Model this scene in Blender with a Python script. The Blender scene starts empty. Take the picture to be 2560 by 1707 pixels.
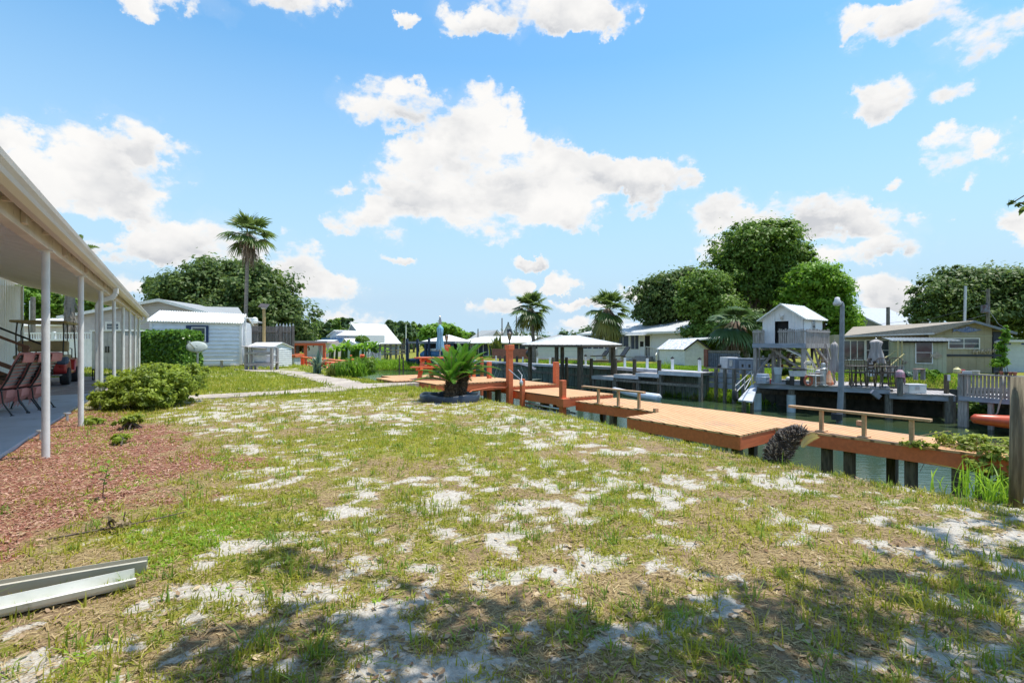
import bpy, math, random
import numpy as np
from mathutils import Vector, Matrix
R = math.radians
rnd = random.Random(7)
rng = np.random.default_rng(11)
scn = bpy.context.scene
col = scn.collection
CAMH = 1.25
F = 1280.0
HY = 860.0
# ------------------------------------------------------------------ camera
cd = bpy.data.cameras.new('camera'); cam = bpy.data.objects.new('camera', cd); col.objects.link(cam)
cd.lens = 18.0; cd.sensor_width = 36.0; cd.sensor_fit = 'HORIZONTAL'
cd.clip_start = 0.05; cd.clip_end = 3000
cam.location = (0, 0, CAMH); cam.rotation_euler = (R(90), 0, 0)
cd.shift_y = 6.5 / 2560
scn.camera = cam
scn.render.resolution_x = 1024; scn.render.resolution_y = 682
# ------------------------------------------------------------------ light
SUN_EL = R(74); SUN_AZ = R(78)      # azimuth clockwise from +Y
sd = bpy.data.lights.new('sun', 'SUN'); sd.energy = 3.6; sd.angle = R(0.53); sd.color = (1.0, 0.945, 0.85)
so = bpy.data.objects.new('sun', sd); col.objects.link(so)
sv = Vector((math.sin(SUN_AZ) * math.cos(SUN_EL), math.cos(SUN_AZ) * math.cos(SUN_EL), math.sin(SUN_EL)))
so.rotation_euler = (-sv).to_track_quat('-Z', 'Y').to_euler()
scn.view_settings.view_transform = 'Standard'; scn.view_settings.look = 'None'
scn.view_settings.exposure = 0.7; scn.view_settings.gamma = 1.0
scn.render.engine = 'CYCLES'
try:
    scn.cycles.max_bounces = 8; scn.cycles.transparent_max_bounces = 8
    scn.cycles.diffuse_bounces = 5; scn.cycles.glossy_bounces = 3
    scn.cycles.caustics_reflective = False; scn.cycles.caustics_refractive = False
    scn.cycles.sample_clamp_indirect = 4.0
except Exception: pass

# ------------------------------------------------------------------ sky with fair-weather clouds
# every cloud puff is an ellipse in azimuth / elevation (degrees-free radians) on the sky
PUFFS = [(870,235,110,65),(960,255,95,62),(1100,255,70,62),(1195,262,42,34),(1080,330,170,70),(960,385,130,70),(1200,385,160,75),
 (1310,405,130,58),(1000,440,180,75),(850,512,100,45),(1150,492,175,66),(1290,482,110,52),(1410,410,90,50),(1500,405,105,50),
 (1485,462,60,32),(805,446,40,20),(1570,425,50,36),
 (1240,25,230,66),(1100,62,90,38),(1370,40,110,48),(955,38,28,20),(420,0,150,36),(325,24,60,34),(660,0,150,30),
 (230,375,190,80),(340,330,100,52),(110,420,130,72),(280,460,110,46),(20,300,70,55),
 (430,550,170,56),(330,570,90,42),(650,600,120,62),(760,645,105,42),(225,552,40,18),(800,720,110,34),(300,650,90,30),
 (905,590,36,14),(1235,588,52,15),(1305,640,42,30),(1195,655,46,30),(1160,712,80,24),(1335,692,60,14),(1450,668,62,24),(1340,745,110,24),
 (1665,500,95,62),(1790,515,120,56),(1910,505,110,56),(2020,510,90,40),(2060,565,110,42),(1670,582,95,30),(1930,585,130,32),(2145,502,48,30),
 (2030,660,120,40),(1150,790,200,22),(2100,30,190,64),(2260,70,160,72),(1960,30,60,40),(2030,215,84,52),(2200,205,74,30),
 (2250,345,120,58),(2345,330,80,60),(2075,420,44,24),(2268,430,32,22),(2335,525,52,50),(120,640,120,40),(560,690,120,30)]
w = bpy.data.worlds.new('World'); scn.world = w; w.use_nodes = True
nt = w.node_tree; N = nt.nodes; L = nt.links; N.clear()
def nd(t, **k):
    n = N.new(t)
    for a, b in k.items(): setattr(n, a, b)
    return n
def mth(op, a, b=None, c=None, clamp=False):
    n = nd('ShaderNodeMath', operation=op, use_clamp=clamp)
    for i, x in enumerate((a, b, c)):
        if x is None: continue
        if isinstance(x, (int, float)): n.inputs[i].default_value = x
        else: L.new(x, n.inputs[i])
    return n.outputs[0]
out = nd('ShaderNodeOutputWorld'); bg = nd('ShaderNodeBackground'); sky = nd('ShaderNodeTexSky')
sky.sky_type = 'NISHITA'; sky.sun_disc = False; sky.sun_elevation = SUN_EL; sky.sun_rotation = SUN_AZ
sky.air_density = 1.15; sky.dust_density = 0.25; sky.ozone_density = 2.2; sky.altitude = 0
tc = nd('ShaderNodeTexCoord'); sp = nd('ShaderNodeSeparateXYZ'); L.new(tc.outputs['Generated'], sp.inputs[0])
az = mth('ARCTAN2', sp.outputs[0], sp.outputs[1]); el = mth('ARCSINE', sp.outputs[2])
ns = nd('ShaderNodeTexNoise'); ns.inputs['Scale'].default_value = 5.0; ns.inputs['Detail'].default_value = 3
L.new(tc.outputs['Generated'], ns.inputs['Vector'])
wv = nd('ShaderNodeVectorMath', operation='MULTIPLY_ADD'); L.new(ns.outputs['Color'], wv.inputs[0])
wv.inputs[1].default_value = (0.10, 0.07, 0); wv.inputs[2].default_value = (-0.05, -0.035, 0)
cmb = nd('ShaderNodeCombineXYZ'); L.new(az, cmb.inputs[0]); L.new(el, cmb.inputs[1])
ns2 = nd('ShaderNodeTexNoise'); ns2.inputs['Scale'].default_value = 15.0; ns2.inputs['Detail'].default_value = 6; ns2.inputs['Roughness'].default_value = 0.62; L.new(tc.outputs['Generated'], ns2.inputs['Vector'])
wv2 = nd('ShaderNodeVectorMath', operation='MULTIPLY_ADD'); L.new(ns2.outputs['Color'], wv2.inputs[0]); wv2.inputs[1].default_value = (0.13, 0.10, 0); L.new(wv.outputs[0], wv2.inputs[2])
sh_ = nd('ShaderNodeVectorMath', operation='SUBTRACT'); L.new(wv2.outputs[0], sh_.inputs[0]); sh_.inputs[1].default_value = (0.065, 0.05, 0)
ad = nd('ShaderNodeVectorMath', operation='ADD'); L.new(cmb.outputs[0], ad.inputs[0]); L.new(sh_.outputs[0], ad.inputs[1])
acc = None; acch = None
for (cx, cy, rx, ry) in PUFFS:
    cx *= 1.0884; cy *= 1.0884; rx *= 1.0884 * 1.12; ry *= 1.0884 * 1.12
    a0 = math.atan((cx - 1280) / F); e0 = math.atan((HY - cy) / F * math.cos(a0))
    ra = rx / F * math.cos(a0) ** 2; re = ry / F * math.cos(a0) * math.cos(e0) ** 2
    m = nd('ShaderNodeVectorMath', operation='MULTIPLY_ADD'); L.new(ad.outputs[0], m.inputs[0])
    m.inputs[1].default_value = (1 / ra, 1 / re, 0); m.inputs[2].default_value = (-a0 / ra, -e0 / re, 0)
    d = nd('ShaderNodeVectorMath', operation='DOT_PRODUCT'); L.new(m.outputs[0], d.inputs[0]); L.new(m.outputs[0], d.inputs[1])
    v = mth('SUBTRACT', 1.0, d.outputs['Value'], clamp=True)
    hgt = nd('ShaderNodeVectorMath', operation='DOT_PRODUCT'); L.new(m.outputs[0], hgt.inputs[0]); hgt.inputs[1].default_value = (0, 1, 0)
    acch = mth('MULTIPLY', v, hgt.outputs['Value']) if acch is None else mth('MULTIPLY_ADD', v, hgt.outputs['Value'], acch)
    acc = v if acc is None else mth('ADD', acc, v)
# more puffs outside the view, for the light and for other camera positions
n0 = nd('ShaderNodeTexNoise'); n0.inputs['Scale'].default_value = 2.4; n0.inputs['Detail'].default_value = 2
L.new(tc.outputs['Generated'], n0.inputs['Vector'])
oth = mth('MULTIPLY', mth('SUBTRACT', n0.outputs[0], 0.52), 4.0, clamp=True)
beh = mth('MULTIPLY', oth, mth('MULTIPLY', mth('SUBTRACT', mth('ABSOLUTE', az), 0.9), 3.0, clamp=True))
high = mth('MULTIPLY', oth, mth('MULTIPLY', mth('SUBTRACT', el, 0.66), 5.0, clamp=True))
acc = mth('ADD', acc, mth('ADD', beh, high))
nf = nd('ShaderNodeTexNoise'); nf.inputs['Scale'].default_value = 9.0; nf.inputs['Detail'].default_value = 9; nf.inputs['Roughness'].default_value = 0.58
mpn = nd('ShaderNodeMapping'); mpn.inputs['Scale'].default_value = (1, 1, 1.7); L.new(tc.outputs['Generated'], mpn.inputs['Vector']); L.new(mpn.outputs[0], nf.inputs['Vector'])
ng = nd('ShaderNodeTexNoise'); ng.inputs['Scale'].default_value = 24.0; ng.inputs['Detail'].default_value = 7; ng.inputs['Roughness'].default_value = 0.6
L.new(mpn.outputs[0], ng.inputs['Vector'])
den = mth('ADD', mth('MULTIPLY', mth('MINIMUM', acc, 1.1), 0.9), mth('MULTIPLY', mth('MULTIPLY', acc, 2.5, clamp=True), mth('ADD', mth('MULTIPLY', mth('SUBTRACT', nf.outputs[0], 0.5), 2.5), mth('MULTIPLY', mth('SUBTRACT', ng.outputs[0], 0.5), 1.5))))
rmp = nd('ShaderNodeMapRange', interpolation_type='SMOOTHSTEP'); L.new(den, rmp.inputs[0])
rmp.inputs[1].default_value = 0.16; rmp.inputs[2].default_value = 0.82
thin = mth('MULTIPLY', mth('SUBTRACT', acc, 0.02), 0.12, clamp=True)
rmp.inputs[0].default_value = 0
cov = mth('MAXIMUM', rmp.outputs[0], mth('MINIMUM', thin, 0.12))
# shade: flat grey bases where the same noise, sampled a little higher up, is dense
mp2 = nd('ShaderNodeMapping'); mp2.inputs['Location'].default_value = (0.0, 0.0, 0.10); mp2.inputs['Scale'].default_value = (1, 1, 1.7)
L.new(tc.outputs['Generated'], mp2.inputs['Vector'])
nf2 = nd('ShaderNodeTexNoise'); nf2.inputs['Scale'].default_value = 8.0; nf2.inputs['Detail'].default_value = 4
L.new(mp2.outputs[0], nf2.inputs['Vector'])
shd = mth('MULTIPLY', mth('SUBTRACT', nf2.outputs[0], 0.43), 2.6, clamp=True)
rel = mth('DIVIDE', acch, mth('MAXIMUM', acc, 0.05))
low = mth('MULTIPLY', mth('SUBTRACT', 0.15, rel), 1.5, clamp=True)
shd = mth('MULTIPLY', mth('ADD', mth('MULTIPLY', shd, 0.95), mth('MULTIPLY', low, mth('ADD', shd, 0.25))), mth('MULTIPLY', mth('SUBTRACT', den, 0.45), 1.6, clamp=True), clamp=True)
cc = nd('ShaderNodeMix', data_type='RGBA'); L.new(shd, cc.inputs[0])
cc.inputs[6].default_value = (4.05, 4.0, 3.92, 1); cc.inputs[7].default_value = (2.6, 2.68, 2.82, 1)
hz = mth('MULTIPLY', mth('SUBTRACT', 0.50, el), 2.4, clamp=True)     # towards the horizon the blue pales
skm = nd('ShaderNodeMix', data_type='RGBA'); L.new(hz, skm.inputs[0]); L.new(sky.outputs[0], skm.inputs[6]); skm.inputs[7].default_value = (3.8, 3.55, 4.2, 1)
gn = nd('ShaderNodeMix', data_type='RGBA', blend_type='MULTIPLY'); gn.inputs[0].default_value = 1
L.new(skm.outputs[2], gn.inputs[6]); gn.inputs[7].default_value = (0.60, 0.88, 0.92, 1)
SKYTINT = gn
mx = nd('ShaderNodeMix', data_type='RGBA'); L.new(cov, mx.inputs[0]); L.new(gn.outputs[2], mx.inputs[6]); L.new(cc.outputs[2], mx.inputs[7])
L.new(mx.outputs[2], bg.inputs[0]); bg.inputs[1].default_value = 0.15; L.new(bg.outputs[0], out.inputs[0])
try: w.cycles.sampling_method = 'MANUAL'; w.cycles.sample_map_resolution = 512
except Exception: pass

# ------------------------------------------------------------------ placing helpers
def P(px, py, z=0.0):
    "ground point seen at photo pixel (2560 wide) on the plane of height z"
    Y = (CAMH - z) * F / (py - HY)
    return Vector(((px - 1280) / F * Y, Y, z))
def Q(px, py, Y):
    return Vector(((px - 1280) / F * Y, Y, CAMH - (py - HY) / F * Y))
def ZZ(py, Y): return CAMH - (py - HY) / F * Y
def XX(px, Y): return (px - 1280) / F * Y
CA, SA = 0.8352, 0.5500                      # canal frame: v across (to the right), u along (away)
CROT = math.atan2(SA, CA)
def W(v, u, z=0.0): return Vector((CA * v - SA * u, SA * v + CA * u, z))

# ------------------------------------------------------------------ mesh building
class MB:
    def __init__(s): s.v = []; s.f = []
    def add(s, vs, fs):
        o = len(s.v); s.v.extend([tuple(p) for p in vs]); s.f.extend([tuple(i + o for i in f) for f in fs]); return s
    def box(s, x0, x1, y0, y1, z0, z1):
        return s.add([(x0,y0,z0),(x1,y0,z0),(x1,y1,z0),(x0,y1,z0),(x0,y0,z1),(x1,y0,z1),(x1,y1,z1),(x0,y1,z1)],
                     [(0,3,2,1),(4,5,6,7),(0,1,5,4),(1,2,6,5),(2,3,7,6),(3,0,4,7)])
    def beam(s, a, b, wd, ht, up=(0, 0, 1), taper=1.0):
        a = Vector(a); b = Vector(b); d = (b - a).normalized(); up = Vector(up)
        if abs(d.dot(up)) > 0.98: up = Vector((0, 1, 0))
        r = d.cross(up).normalized(); u = r.cross(d)
        vs = []
        for p, k in ((a, 1.0), (b, taper)):
            for sx, sy in ((-1, -1), (1, -1), (1, 1), (-1, 1)):
                vs.append(p + r * (sx * wd / 2 * k) + u * (sy * ht / 2 * k))
        return s.add(vs, [(0,1,2,3),(7,6,5,4),(0,4,5,1),(1,5,6,2),(2,6,7,3),(3,7,4,0)])
    def tube(s, pts, rad, n=8, cap=True):
        pts = [Vector(p) for p in pts]
        if not isinstance(rad, (list, tuple)): rad = [rad] * len(pts)
        vs = []; fs = []; prev = None
        for i, p in enumerate(pts):
            d = (pts[min(i + 1, len(pts) - 1)] - pts[max(i - 1, 0)])
            d = d.normalized() if d.length > 1e-9 else Vector((0, 0, 1))
            if prev is None:
                r = d.orthogonal().normalized()
            else:
                r = prev - d * prev.dot(d); r = r.normalized() if r.length > 1e-6 else d.orthogonal().normalized()
            prev = r; u = d.cross(r)
            for k in range(n):
                a = 2 * math.pi * k / n
                vs.append(p + (r * math.cos(a) + u * math.sin(a)) * rad[i])
        for i in range(len(pts) - 1):
            for k in range(n):
                fs.append((i*n+k, i*n+(k+1) % n, (i+1)*n+(k+1) % n, (i+1)*n+k))
        if cap:
            fs.append(tuple(range(n))[::-1]); fs.append(tuple((len(pts)-1)*n + k for k in range(n)))
        return s.add(vs, fs)
    def lathe(s, prof, n=16, c=(0, 0, 0), cap=True):
        vs = []; fs = []
        for (r, z) in prof:
            for k in range(n):
                a = 2 * math.pi * k / n; vs.append((c[0] + r*math.cos(a), c[1] + r*math.sin(a), c[2] + z))
        for i in range(len(prof) - 1):
            for k in range(n): fs.append((i*n+k, i*n+(k+1) % n, (i+1)*n+(k+1) % n, (i+1)*n+k))
        if cap:
            fs.append(tuple(range(n))[::-1]); fs.append(tuple((len(prof)-1)*n + k for k in range(n)))
        return s.add(vs, fs)
    def quad(s, a, b, c, d): return s.add([a, b, c, d], [(0, 1, 2, 3)])
    def poly_prism(s, pts, z0, z1):
        "pts: xy outline (ccw) extruded in z"
        n = len(pts)
        vs = [(p[0], p[1], z0) for p in pts] + [(p[0], p[1], z1) for p in pts]
        return s.add(vs, [tuple(range(n))[::-1], tuple(range(n, 2*n))] + [(i, (i+1) % n, n+(i+1) % n, n+i) for i in range(n)])
    def prism_y(s, pts, y0, y1):
        "pts: xz outline extruded in y"
        n = len(pts)
        vs = [(p[0], y0, p[1]) for p in pts] + [(p[0], y1, p[1]) for p in pts]
        return s.add(vs, [tuple(range(n)), tuple(range(n, 2*n))[::-1]] + [(i, n+i, n+(i+1) % n, (i+1) % n) for i in range(n)])
    def prism_x(s, pts, x0, x1):
        "pts: yz outline extruded in x"
        n = len(pts)
        vs = [(x0, p[0], p[1]) for p in pts] + [(x1, p[0], p[1]) for p in pts]
        return s.add(vs, [tuple(range(n))[::-1], tuple(range(n, 2*n))] + [(i, (i+1) % n, n+(i+1) % n, n+i) for i in range(n)])
    def sphere(s, c, r, n=10, m=7, sq=(1, 1, 1)):
        prof = []; vs = []; fs = []
        for i in range(1, m):
            t = math.pi * i / m
            for k in range(n):
                a = 2*math.pi*k/n; vs.append((c[0]+r*sq[0]*math.sin(t)*math.cos(a), c[1]+r*sq[1]*math.sin(t)*math.sin(a), c[2]-r*sq[2]*math.cos(t)))
        b = len(vs); vs += [(c[0], c[1], c[2]-r*sq[2]), (c[0], c[1], c[2]+r*sq[2])]
        for i in range(m-2):
            for k in range(n): fs.append((i*n+k, i*n+(k+1) % n, (i+1)*n+(k+1) % n, (i+1)*n+k))
        for k in range(n):
            fs.append((b, (k+1) % n, k)); fs.append((b+1, (m-2)*n+k, (m-2)*n+(k+1) % n))
        return s.add(vs, fs)
    def build(s, name, mat, parent=None, smooth=False, bevel=0.0, label=None):
        me = bpy.data.meshes.new(name); me.from_pydata(s.v, [], s.f); me.update()
        if mat: me.materials.append(mat)
        if smooth: me.polygons.foreach_set('use_smooth', [True]*len(me.polygons))
        o = bpy.data.objects.new(name, me); col.objects.link(o)
        if parent: o.parent = parent
        if bevel:
            b = o.modifiers.new('bevel', 'BEVEL'); b.width = bevel; b.segments = 2; b.limit_method = 'ANGLE'
        if smooth == 'auto': pass
        if label: o['label'] = label
        return o
def tag(o, label=None, cat=None, group=None, kind=None):
    if label: o['label'] = label
    if cat: o['category'] = cat
    if group: o['group'] = group
    if kind: o['kind'] = kind
    return o
def thing(name, label, cat, loc=(0, 0, 0), rz=0.0, group=None):
    o = bpy.data.objects.new(name, None); col.objects.link(o); o.location = loc; o.rotation_euler = (0, 0, rz)
    o.empty_display_size = 0.2
    return tag(o, label, cat, group)
def copy_tree(o, parent=None):
    c = o.copy(); col.objects.link(c); c.parent = parent
    for ch in list(o.children): copy_tree(ch, c)
    return c
def array_mesh(name, verts, faces_tri=None, faces_quad=None, mat=None, parent=None, colors=None):
    "verts (n,3); tri (m,3) and/or quad (k,4); colors (n,4) -> attribute 'tint'"
    me = bpy.data.meshes.new(name)
    nv = len(verts); me.vertices.add(nv); me.vertices.foreach_set('co', np.asarray(verts, np.float32).ravel())
    loops = []; starts = []; st = 0
    if faces_tri is not None and len(faces_tri):
        loops.append(np.asarray(faces_tri, np.int32).ravel()); starts.append(st + 3*np.arange(len(faces_tri))); st += 3*len(faces_tri)
    if faces_quad is not None and len(faces_quad):
        loops.append(np.asarray(faces_quad, np.int32).ravel()); starts.append(st + 4*np.arange(len(faces_quad))); st += 4*len(faces_quad)
    loops = np.concatenate(loops).astype(np.int32); starts = np.concatenate(starts).astype(np.int32)
    me.loops.add(len(loops)); me.loops.foreach_set('vertex_index', loops)
    me.polygons.add(len(starts)); me.polygons.foreach_set('loop_start', starts)
    me.update(calc_edges=True); me.validate()
    if colors is not None:
        a = me.color_attributes.new('tint', 'FLOAT_COLOR', 'POINT'); a.data.foreach_set('color', np.asarray(colors, np.float32).ravel())
    if mat: me.materials.append(mat)
    o = bpy.data.objects.new(name, me); col.objects.link(o)
    if parent: o.parent = parent
    return o

# ------------------------------------------------------------------ materials
MATS = {}
class NT:
    def __init__(s, m): s.t = m.node_tree; s.n = s.t.nodes; s.l = s.t.links
    def new(s, t, **k):
        n = s.n.new(t)
        for a, b in k.items(): setattr(n, a, b)
        return n
    def link(s, a, b): s.l.new(a, b)
    def math(s, op, a, b=None, c=None, clamp=False):
        n = s.new('ShaderNodeMath', operation=op, use_clamp=clamp)
        for i, x in enumerate((a, b, c)):
            if x is None: continue
            if isinstance(x, (int, float)): n.inputs[i].default_value = x
            else: s.link(x, n.inputs[i])
        return n.outputs[0]
    def mix(s, f, a, b, mode='MIX'):
        n = s.new('ShaderNodeMix', data_type='RGBA', blend_type=mode)
        for i, x in ((0, f), (6, a), (7, b)):
            if isinstance(x, (int, float)): n.inputs[i].default_value = x
            elif isinstance(x, tuple): n.inputs[i].default_value = (x[0], x[1], x[2], 1)
            else: s.link(x, n.inputs[i])
        return n.outputs[2]
    def noise(s, vec, scale, detail=4, rough=0.55, dist=0.0):
        n = s.new('ShaderNodeTexNoise'); n.inputs['Scale'].default_value = scale; n.inputs['Detail'].default_value = detail
        n.inputs['Roughness'].default_value = rough; n.inputs['Distortion'].default_value = dist
        if vec is not None: s.link(vec, n.inputs['Vector'])
        return n.outputs[0]
    def obj(s, scale=(1, 1, 1)):
        t = s.new('ShaderNodeTexCoord'); m = s.new('ShaderNodeMapping'); m.inputs['Scale'].default_value = scale
        s.link(t.outputs['Object'], m.inputs['Vector']); return m.outputs[0]
    def ramp(s, f, a, b):
        n = s.new('ShaderNodeMapRange', interpolation_type='SMOOTHSTEP'); s.link(f, n.inputs[0])
        n.inputs[1].default_value = a; n.inputs[2].default_value = b; return n.outputs[0]
def base_mat(name):
    m = bpy.data.materials.new(name); m.use_nodes = True; t = NT(m); b = t.n['Principled BSDF']; return m, t, b
def mat(name, c, c2=None, rough=0.6, metal=0.0, scale=6.0, amt=(0.35, 0.65), stretch=(1, 1, 1), bump=0.0, bscale=40.0, c3=None, s3=1.5, a3=(0.55, 0.75), coat=0.0, spec=None):
    "procedural: two tones by noise, a third for large stains, a fine bump"
    if name in MATS: return MATS[name]
    m, t, b = base_mat(name)
    if c2 is None: c2 = tuple(x * 0.86 for x in c)
    vec = t.obj(stretch)
    f = t.ramp(t.noise(vec, scale, 6), amt[0], amt[1])
    colr = t.mix(f, c, c2)
    if c3 is not None:
        colr = t.mix(t.ramp(t.noise(t.obj(), s3, 7, 0.62), a3[0], a3[1]), colr, c3)
    t.link(colr, b.inputs['Base Color']); b.inputs['Roughness'].default_value = rough; b.inputs['Metallic'].default_value = metal
    if spec is not None: b.inputs['Specular IOR Level'].default_value = spec
    if coat: b.inputs['Coat Weight'].default_value = coat
    if bump:
        bp = t.new('ShaderNodeBump'); bp.inputs['Strength'].default_value = bump; bp.inputs['Distance'].default_value = 0.01
        t.link(t.noise(t.obj(stretch), bscale, 5), bp.inputs['Height']); t.link(bp.outputs[0], b.inputs['Normal'])
    MATS[name] = m; return m
def leaf_mat(name, c, c2, trans=0.35, rough=0.5):
    "leaf: colour between two greens by per-leaf attribute, some light passes through"
    if name in MATS: return MATS[name]
    m, t, b = base_mat(name)
    a = t.new('ShaderNodeAttribute', attribute_name='tint'); colr = t.mix(a.outputs['Fac'], c, c2)
    t.link(colr, b.inputs['Base Color']); b.inputs['Roughness'].default_value = rough; b.inputs['Specular IOR Level'].default_value = 0.35
    tr = t.new('ShaderNodeBsdfTranslucent'); tc_ = t.mix(0.35, colr, (c2[0]*1.6, c2[1]*1.6, c2[2])); t.link(tc_, tr.inputs['Color'])
    mx = t.new('ShaderNodeMixShader'); mx.inputs[0].default_value = trans
    t.link(b.outputs[0], mx.inputs[1]); t.link(tr.outputs[0], mx.inputs[2]); t.link(mx.outputs[0], t.n['Material Output'].inputs[0])
    MATS[name] = m; return m

# numpy value noise (fractal) for masks and shapes
_perm = np.random.default_rng(5).random((512, 512))
def vnoise(x, y):
    xi = np.floor(x).astype(int); yi = np.floor(y).astype(int); fx = x - xi; fy = y - yi
    fx = fx*fx*(3-2*fx); fy = fy*fy*(3-2*fy)
    g = lambda a, b: _perm[a % 512, b % 512]
    return (g(xi, yi)*(1-fx)+g(xi+1, yi)*fx)*(1-fy) + (g(xi, yi+1)*(1-fx)+g(xi+1, yi+1)*fx)*fy
def fbm(x, y, o=4):
    t = 0; a = 0.5; n = 0
    for i in range(o):
        t = t + a*vnoise(x*2**i+17.3*i, y*2**i+5.1*i); n += a; a *= 0.55
    return t/n
def sstep(x, a, b):
    t = np.clip((x-a)/(b-a), 0, 1); return t*t*(3-2*t)
# ================================================================== GROUND
WATER_Z = -1.35
_uc = np.array([-30, 1.2, 2.7, 4.75, 7.6, 12.1, 18.1, 24.9, 45, 90]); _vc = np.array([6.2, 5.6, 5.45, 5.6, 6.0, 6.1, 5.8, 6.4, 7.0, 7.0])
_ut = np.array([-30, 2, 5, 7, 14, 19, 30, 90]); _vt = np.array([9.0, 8.4, 8.8, 9.6, 10.0, 8.6, 8.8, 9.0])
FAR = [(60, -8), (30, 10), (22, 16.0), (17.5, 19.2), (12.8, 21.6), (10.2, 22.4), (8.9, 24.2), (7.3, 26.8), (5.3, 30.2), (3.1, 34.0), (-1.5, 41.5), (-6, 50), (-15, 51), (-19, 58), (-22, 63), (-60, 75), (-150, 110)]
def far_dist(x, y):
    "signed distance to the far bank line, positive on land"
    best = np.full(x.shape, 1e9); sgn = np.ones(x.shape)
    for (a, b) in zip(FAR[:-1], FAR[1:]):
        ax, ay = a; bx, by = b; dx, dy = bx-ax, by-ay; l2 = dx*dx+dy*dy
        t = np.clip(((x-ax)*dx+(y-ay)*dy)/l2, 0, 1)
        d = np.hypot(x-(ax+t*dx), y-(ay+t*dy)); cr = dx*(y-ay)-dy*(x-ax)
        m = d < best; best = np.where(m, d, best); sgn = np.where(m, np.where(cr < 0, 1.0, -1.0), sgn)
    return best*sgn
def ground_z(x, y):
    x = np.asarray(x, float); y = np.asarray(y, float)
    v = CA*x+SA*y; u = -SA*x+CA*y
    vc = np.interp(u, _uc, _vc); vt = np.interp(u, _ut, _vt)
    t = (v-vc)/(vt-vc)
    zn = np.where(t < 0, 0.0, -1.35*np.clip(t, 0, 1)**0.6)
    zn = np.where(t > 1, -1.35-(t-1)*1.2, zn); zn = np.maximum(zn, -2.4)
    zn = zn + np.where(t < 0.25, -0.06*sstep(t, -0.35, 0.2), -0.06*(1-np.clip(t-0.25, 0, 1)))
    df = far_dist(x, y)
    top = -0.05-0.85*sstep(-x, 3.0, 9.0)*sstep(y, 40, 48)
    zf = np.where(df > 0, -1.3+(top+1.3)*sstep(df, 0.0, 1.3), -1.3+df*0.8); zf = np.maximum(zf, -2.4)
    land = (v < 14) | (df > -3)
    z = np.where(v > 9.5, zf, np.maximum(zn, zf))
    bumps = 0.035*(fbm(x*0.7+3, y*0.7, 3)-0.5) + 0.02*(fbm(x*3.1, y*3.1, 2)-0.5)
    return z + np.where(z > -1.0, bumps, 0)
def gz(x, y): return float(ground_z(np.array([x]), np.array([y]))[0])
def GP(px, py):
    "ground point at pixel, on the real (near-level) lawn"
    return P(px, py, 0.0)
# bare sand, mulch and grass masks on the lawn ---------------------------------
BARE = [(600,1072,150,20),(760,1018,310,17),(900,1045,200,14),(520,1040,140,14),(1120,1022,190,16),(1400,1100,115,34),(1290,1065,90,16),(1110,1250,60,22),(1350,1302,125,42),(1420,1262,75,26),
 (1680,1246,46,26),(890,1404,90,24),(1470,1404,38,24),(2040,1325,75,28),(2180,1300,110,22),(2330,1360,200,40),(2480,1300,90,20),(850,1256,50,30),(1085,1132,22,9),(590,1120,60,16),
 (1940,1180,110,12),(1700,1200,60,12),(460,1472,95,22),(1290,1545,60,26),(1240,1650,90,34),(1320,1490,40,20),(1000,1080,60,10),(1010,1640,80,30),(520,1000,80,9),
 (1850,1440,60,16),(1560,1130,60,12),(2100,1420,120,22),(1040,1205,50,16),(700,1210,40,14),(1900,1256,30,12),(1230,1330,60,30),(1120,1330,40,18),(2250,1440,120,20),(960,1575,50,20)]
LUSH = [(1080,1110,260,48,0.9),(1400,1180,260,40,0.35),(480,960,240,22,1.6),(800,990,200,9,0.7),(450,1330,220,75,0.55),(330,1200,70,40,0.2),(600,1150,60,12,0.8),(1500,1060,160,25,0.5),(1000,960,200,20,0.8),(930,930,120,16,1.3),(620,900,400,18,1.0),(700,1290,200,50,0.3)]
RAW = [None]
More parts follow.
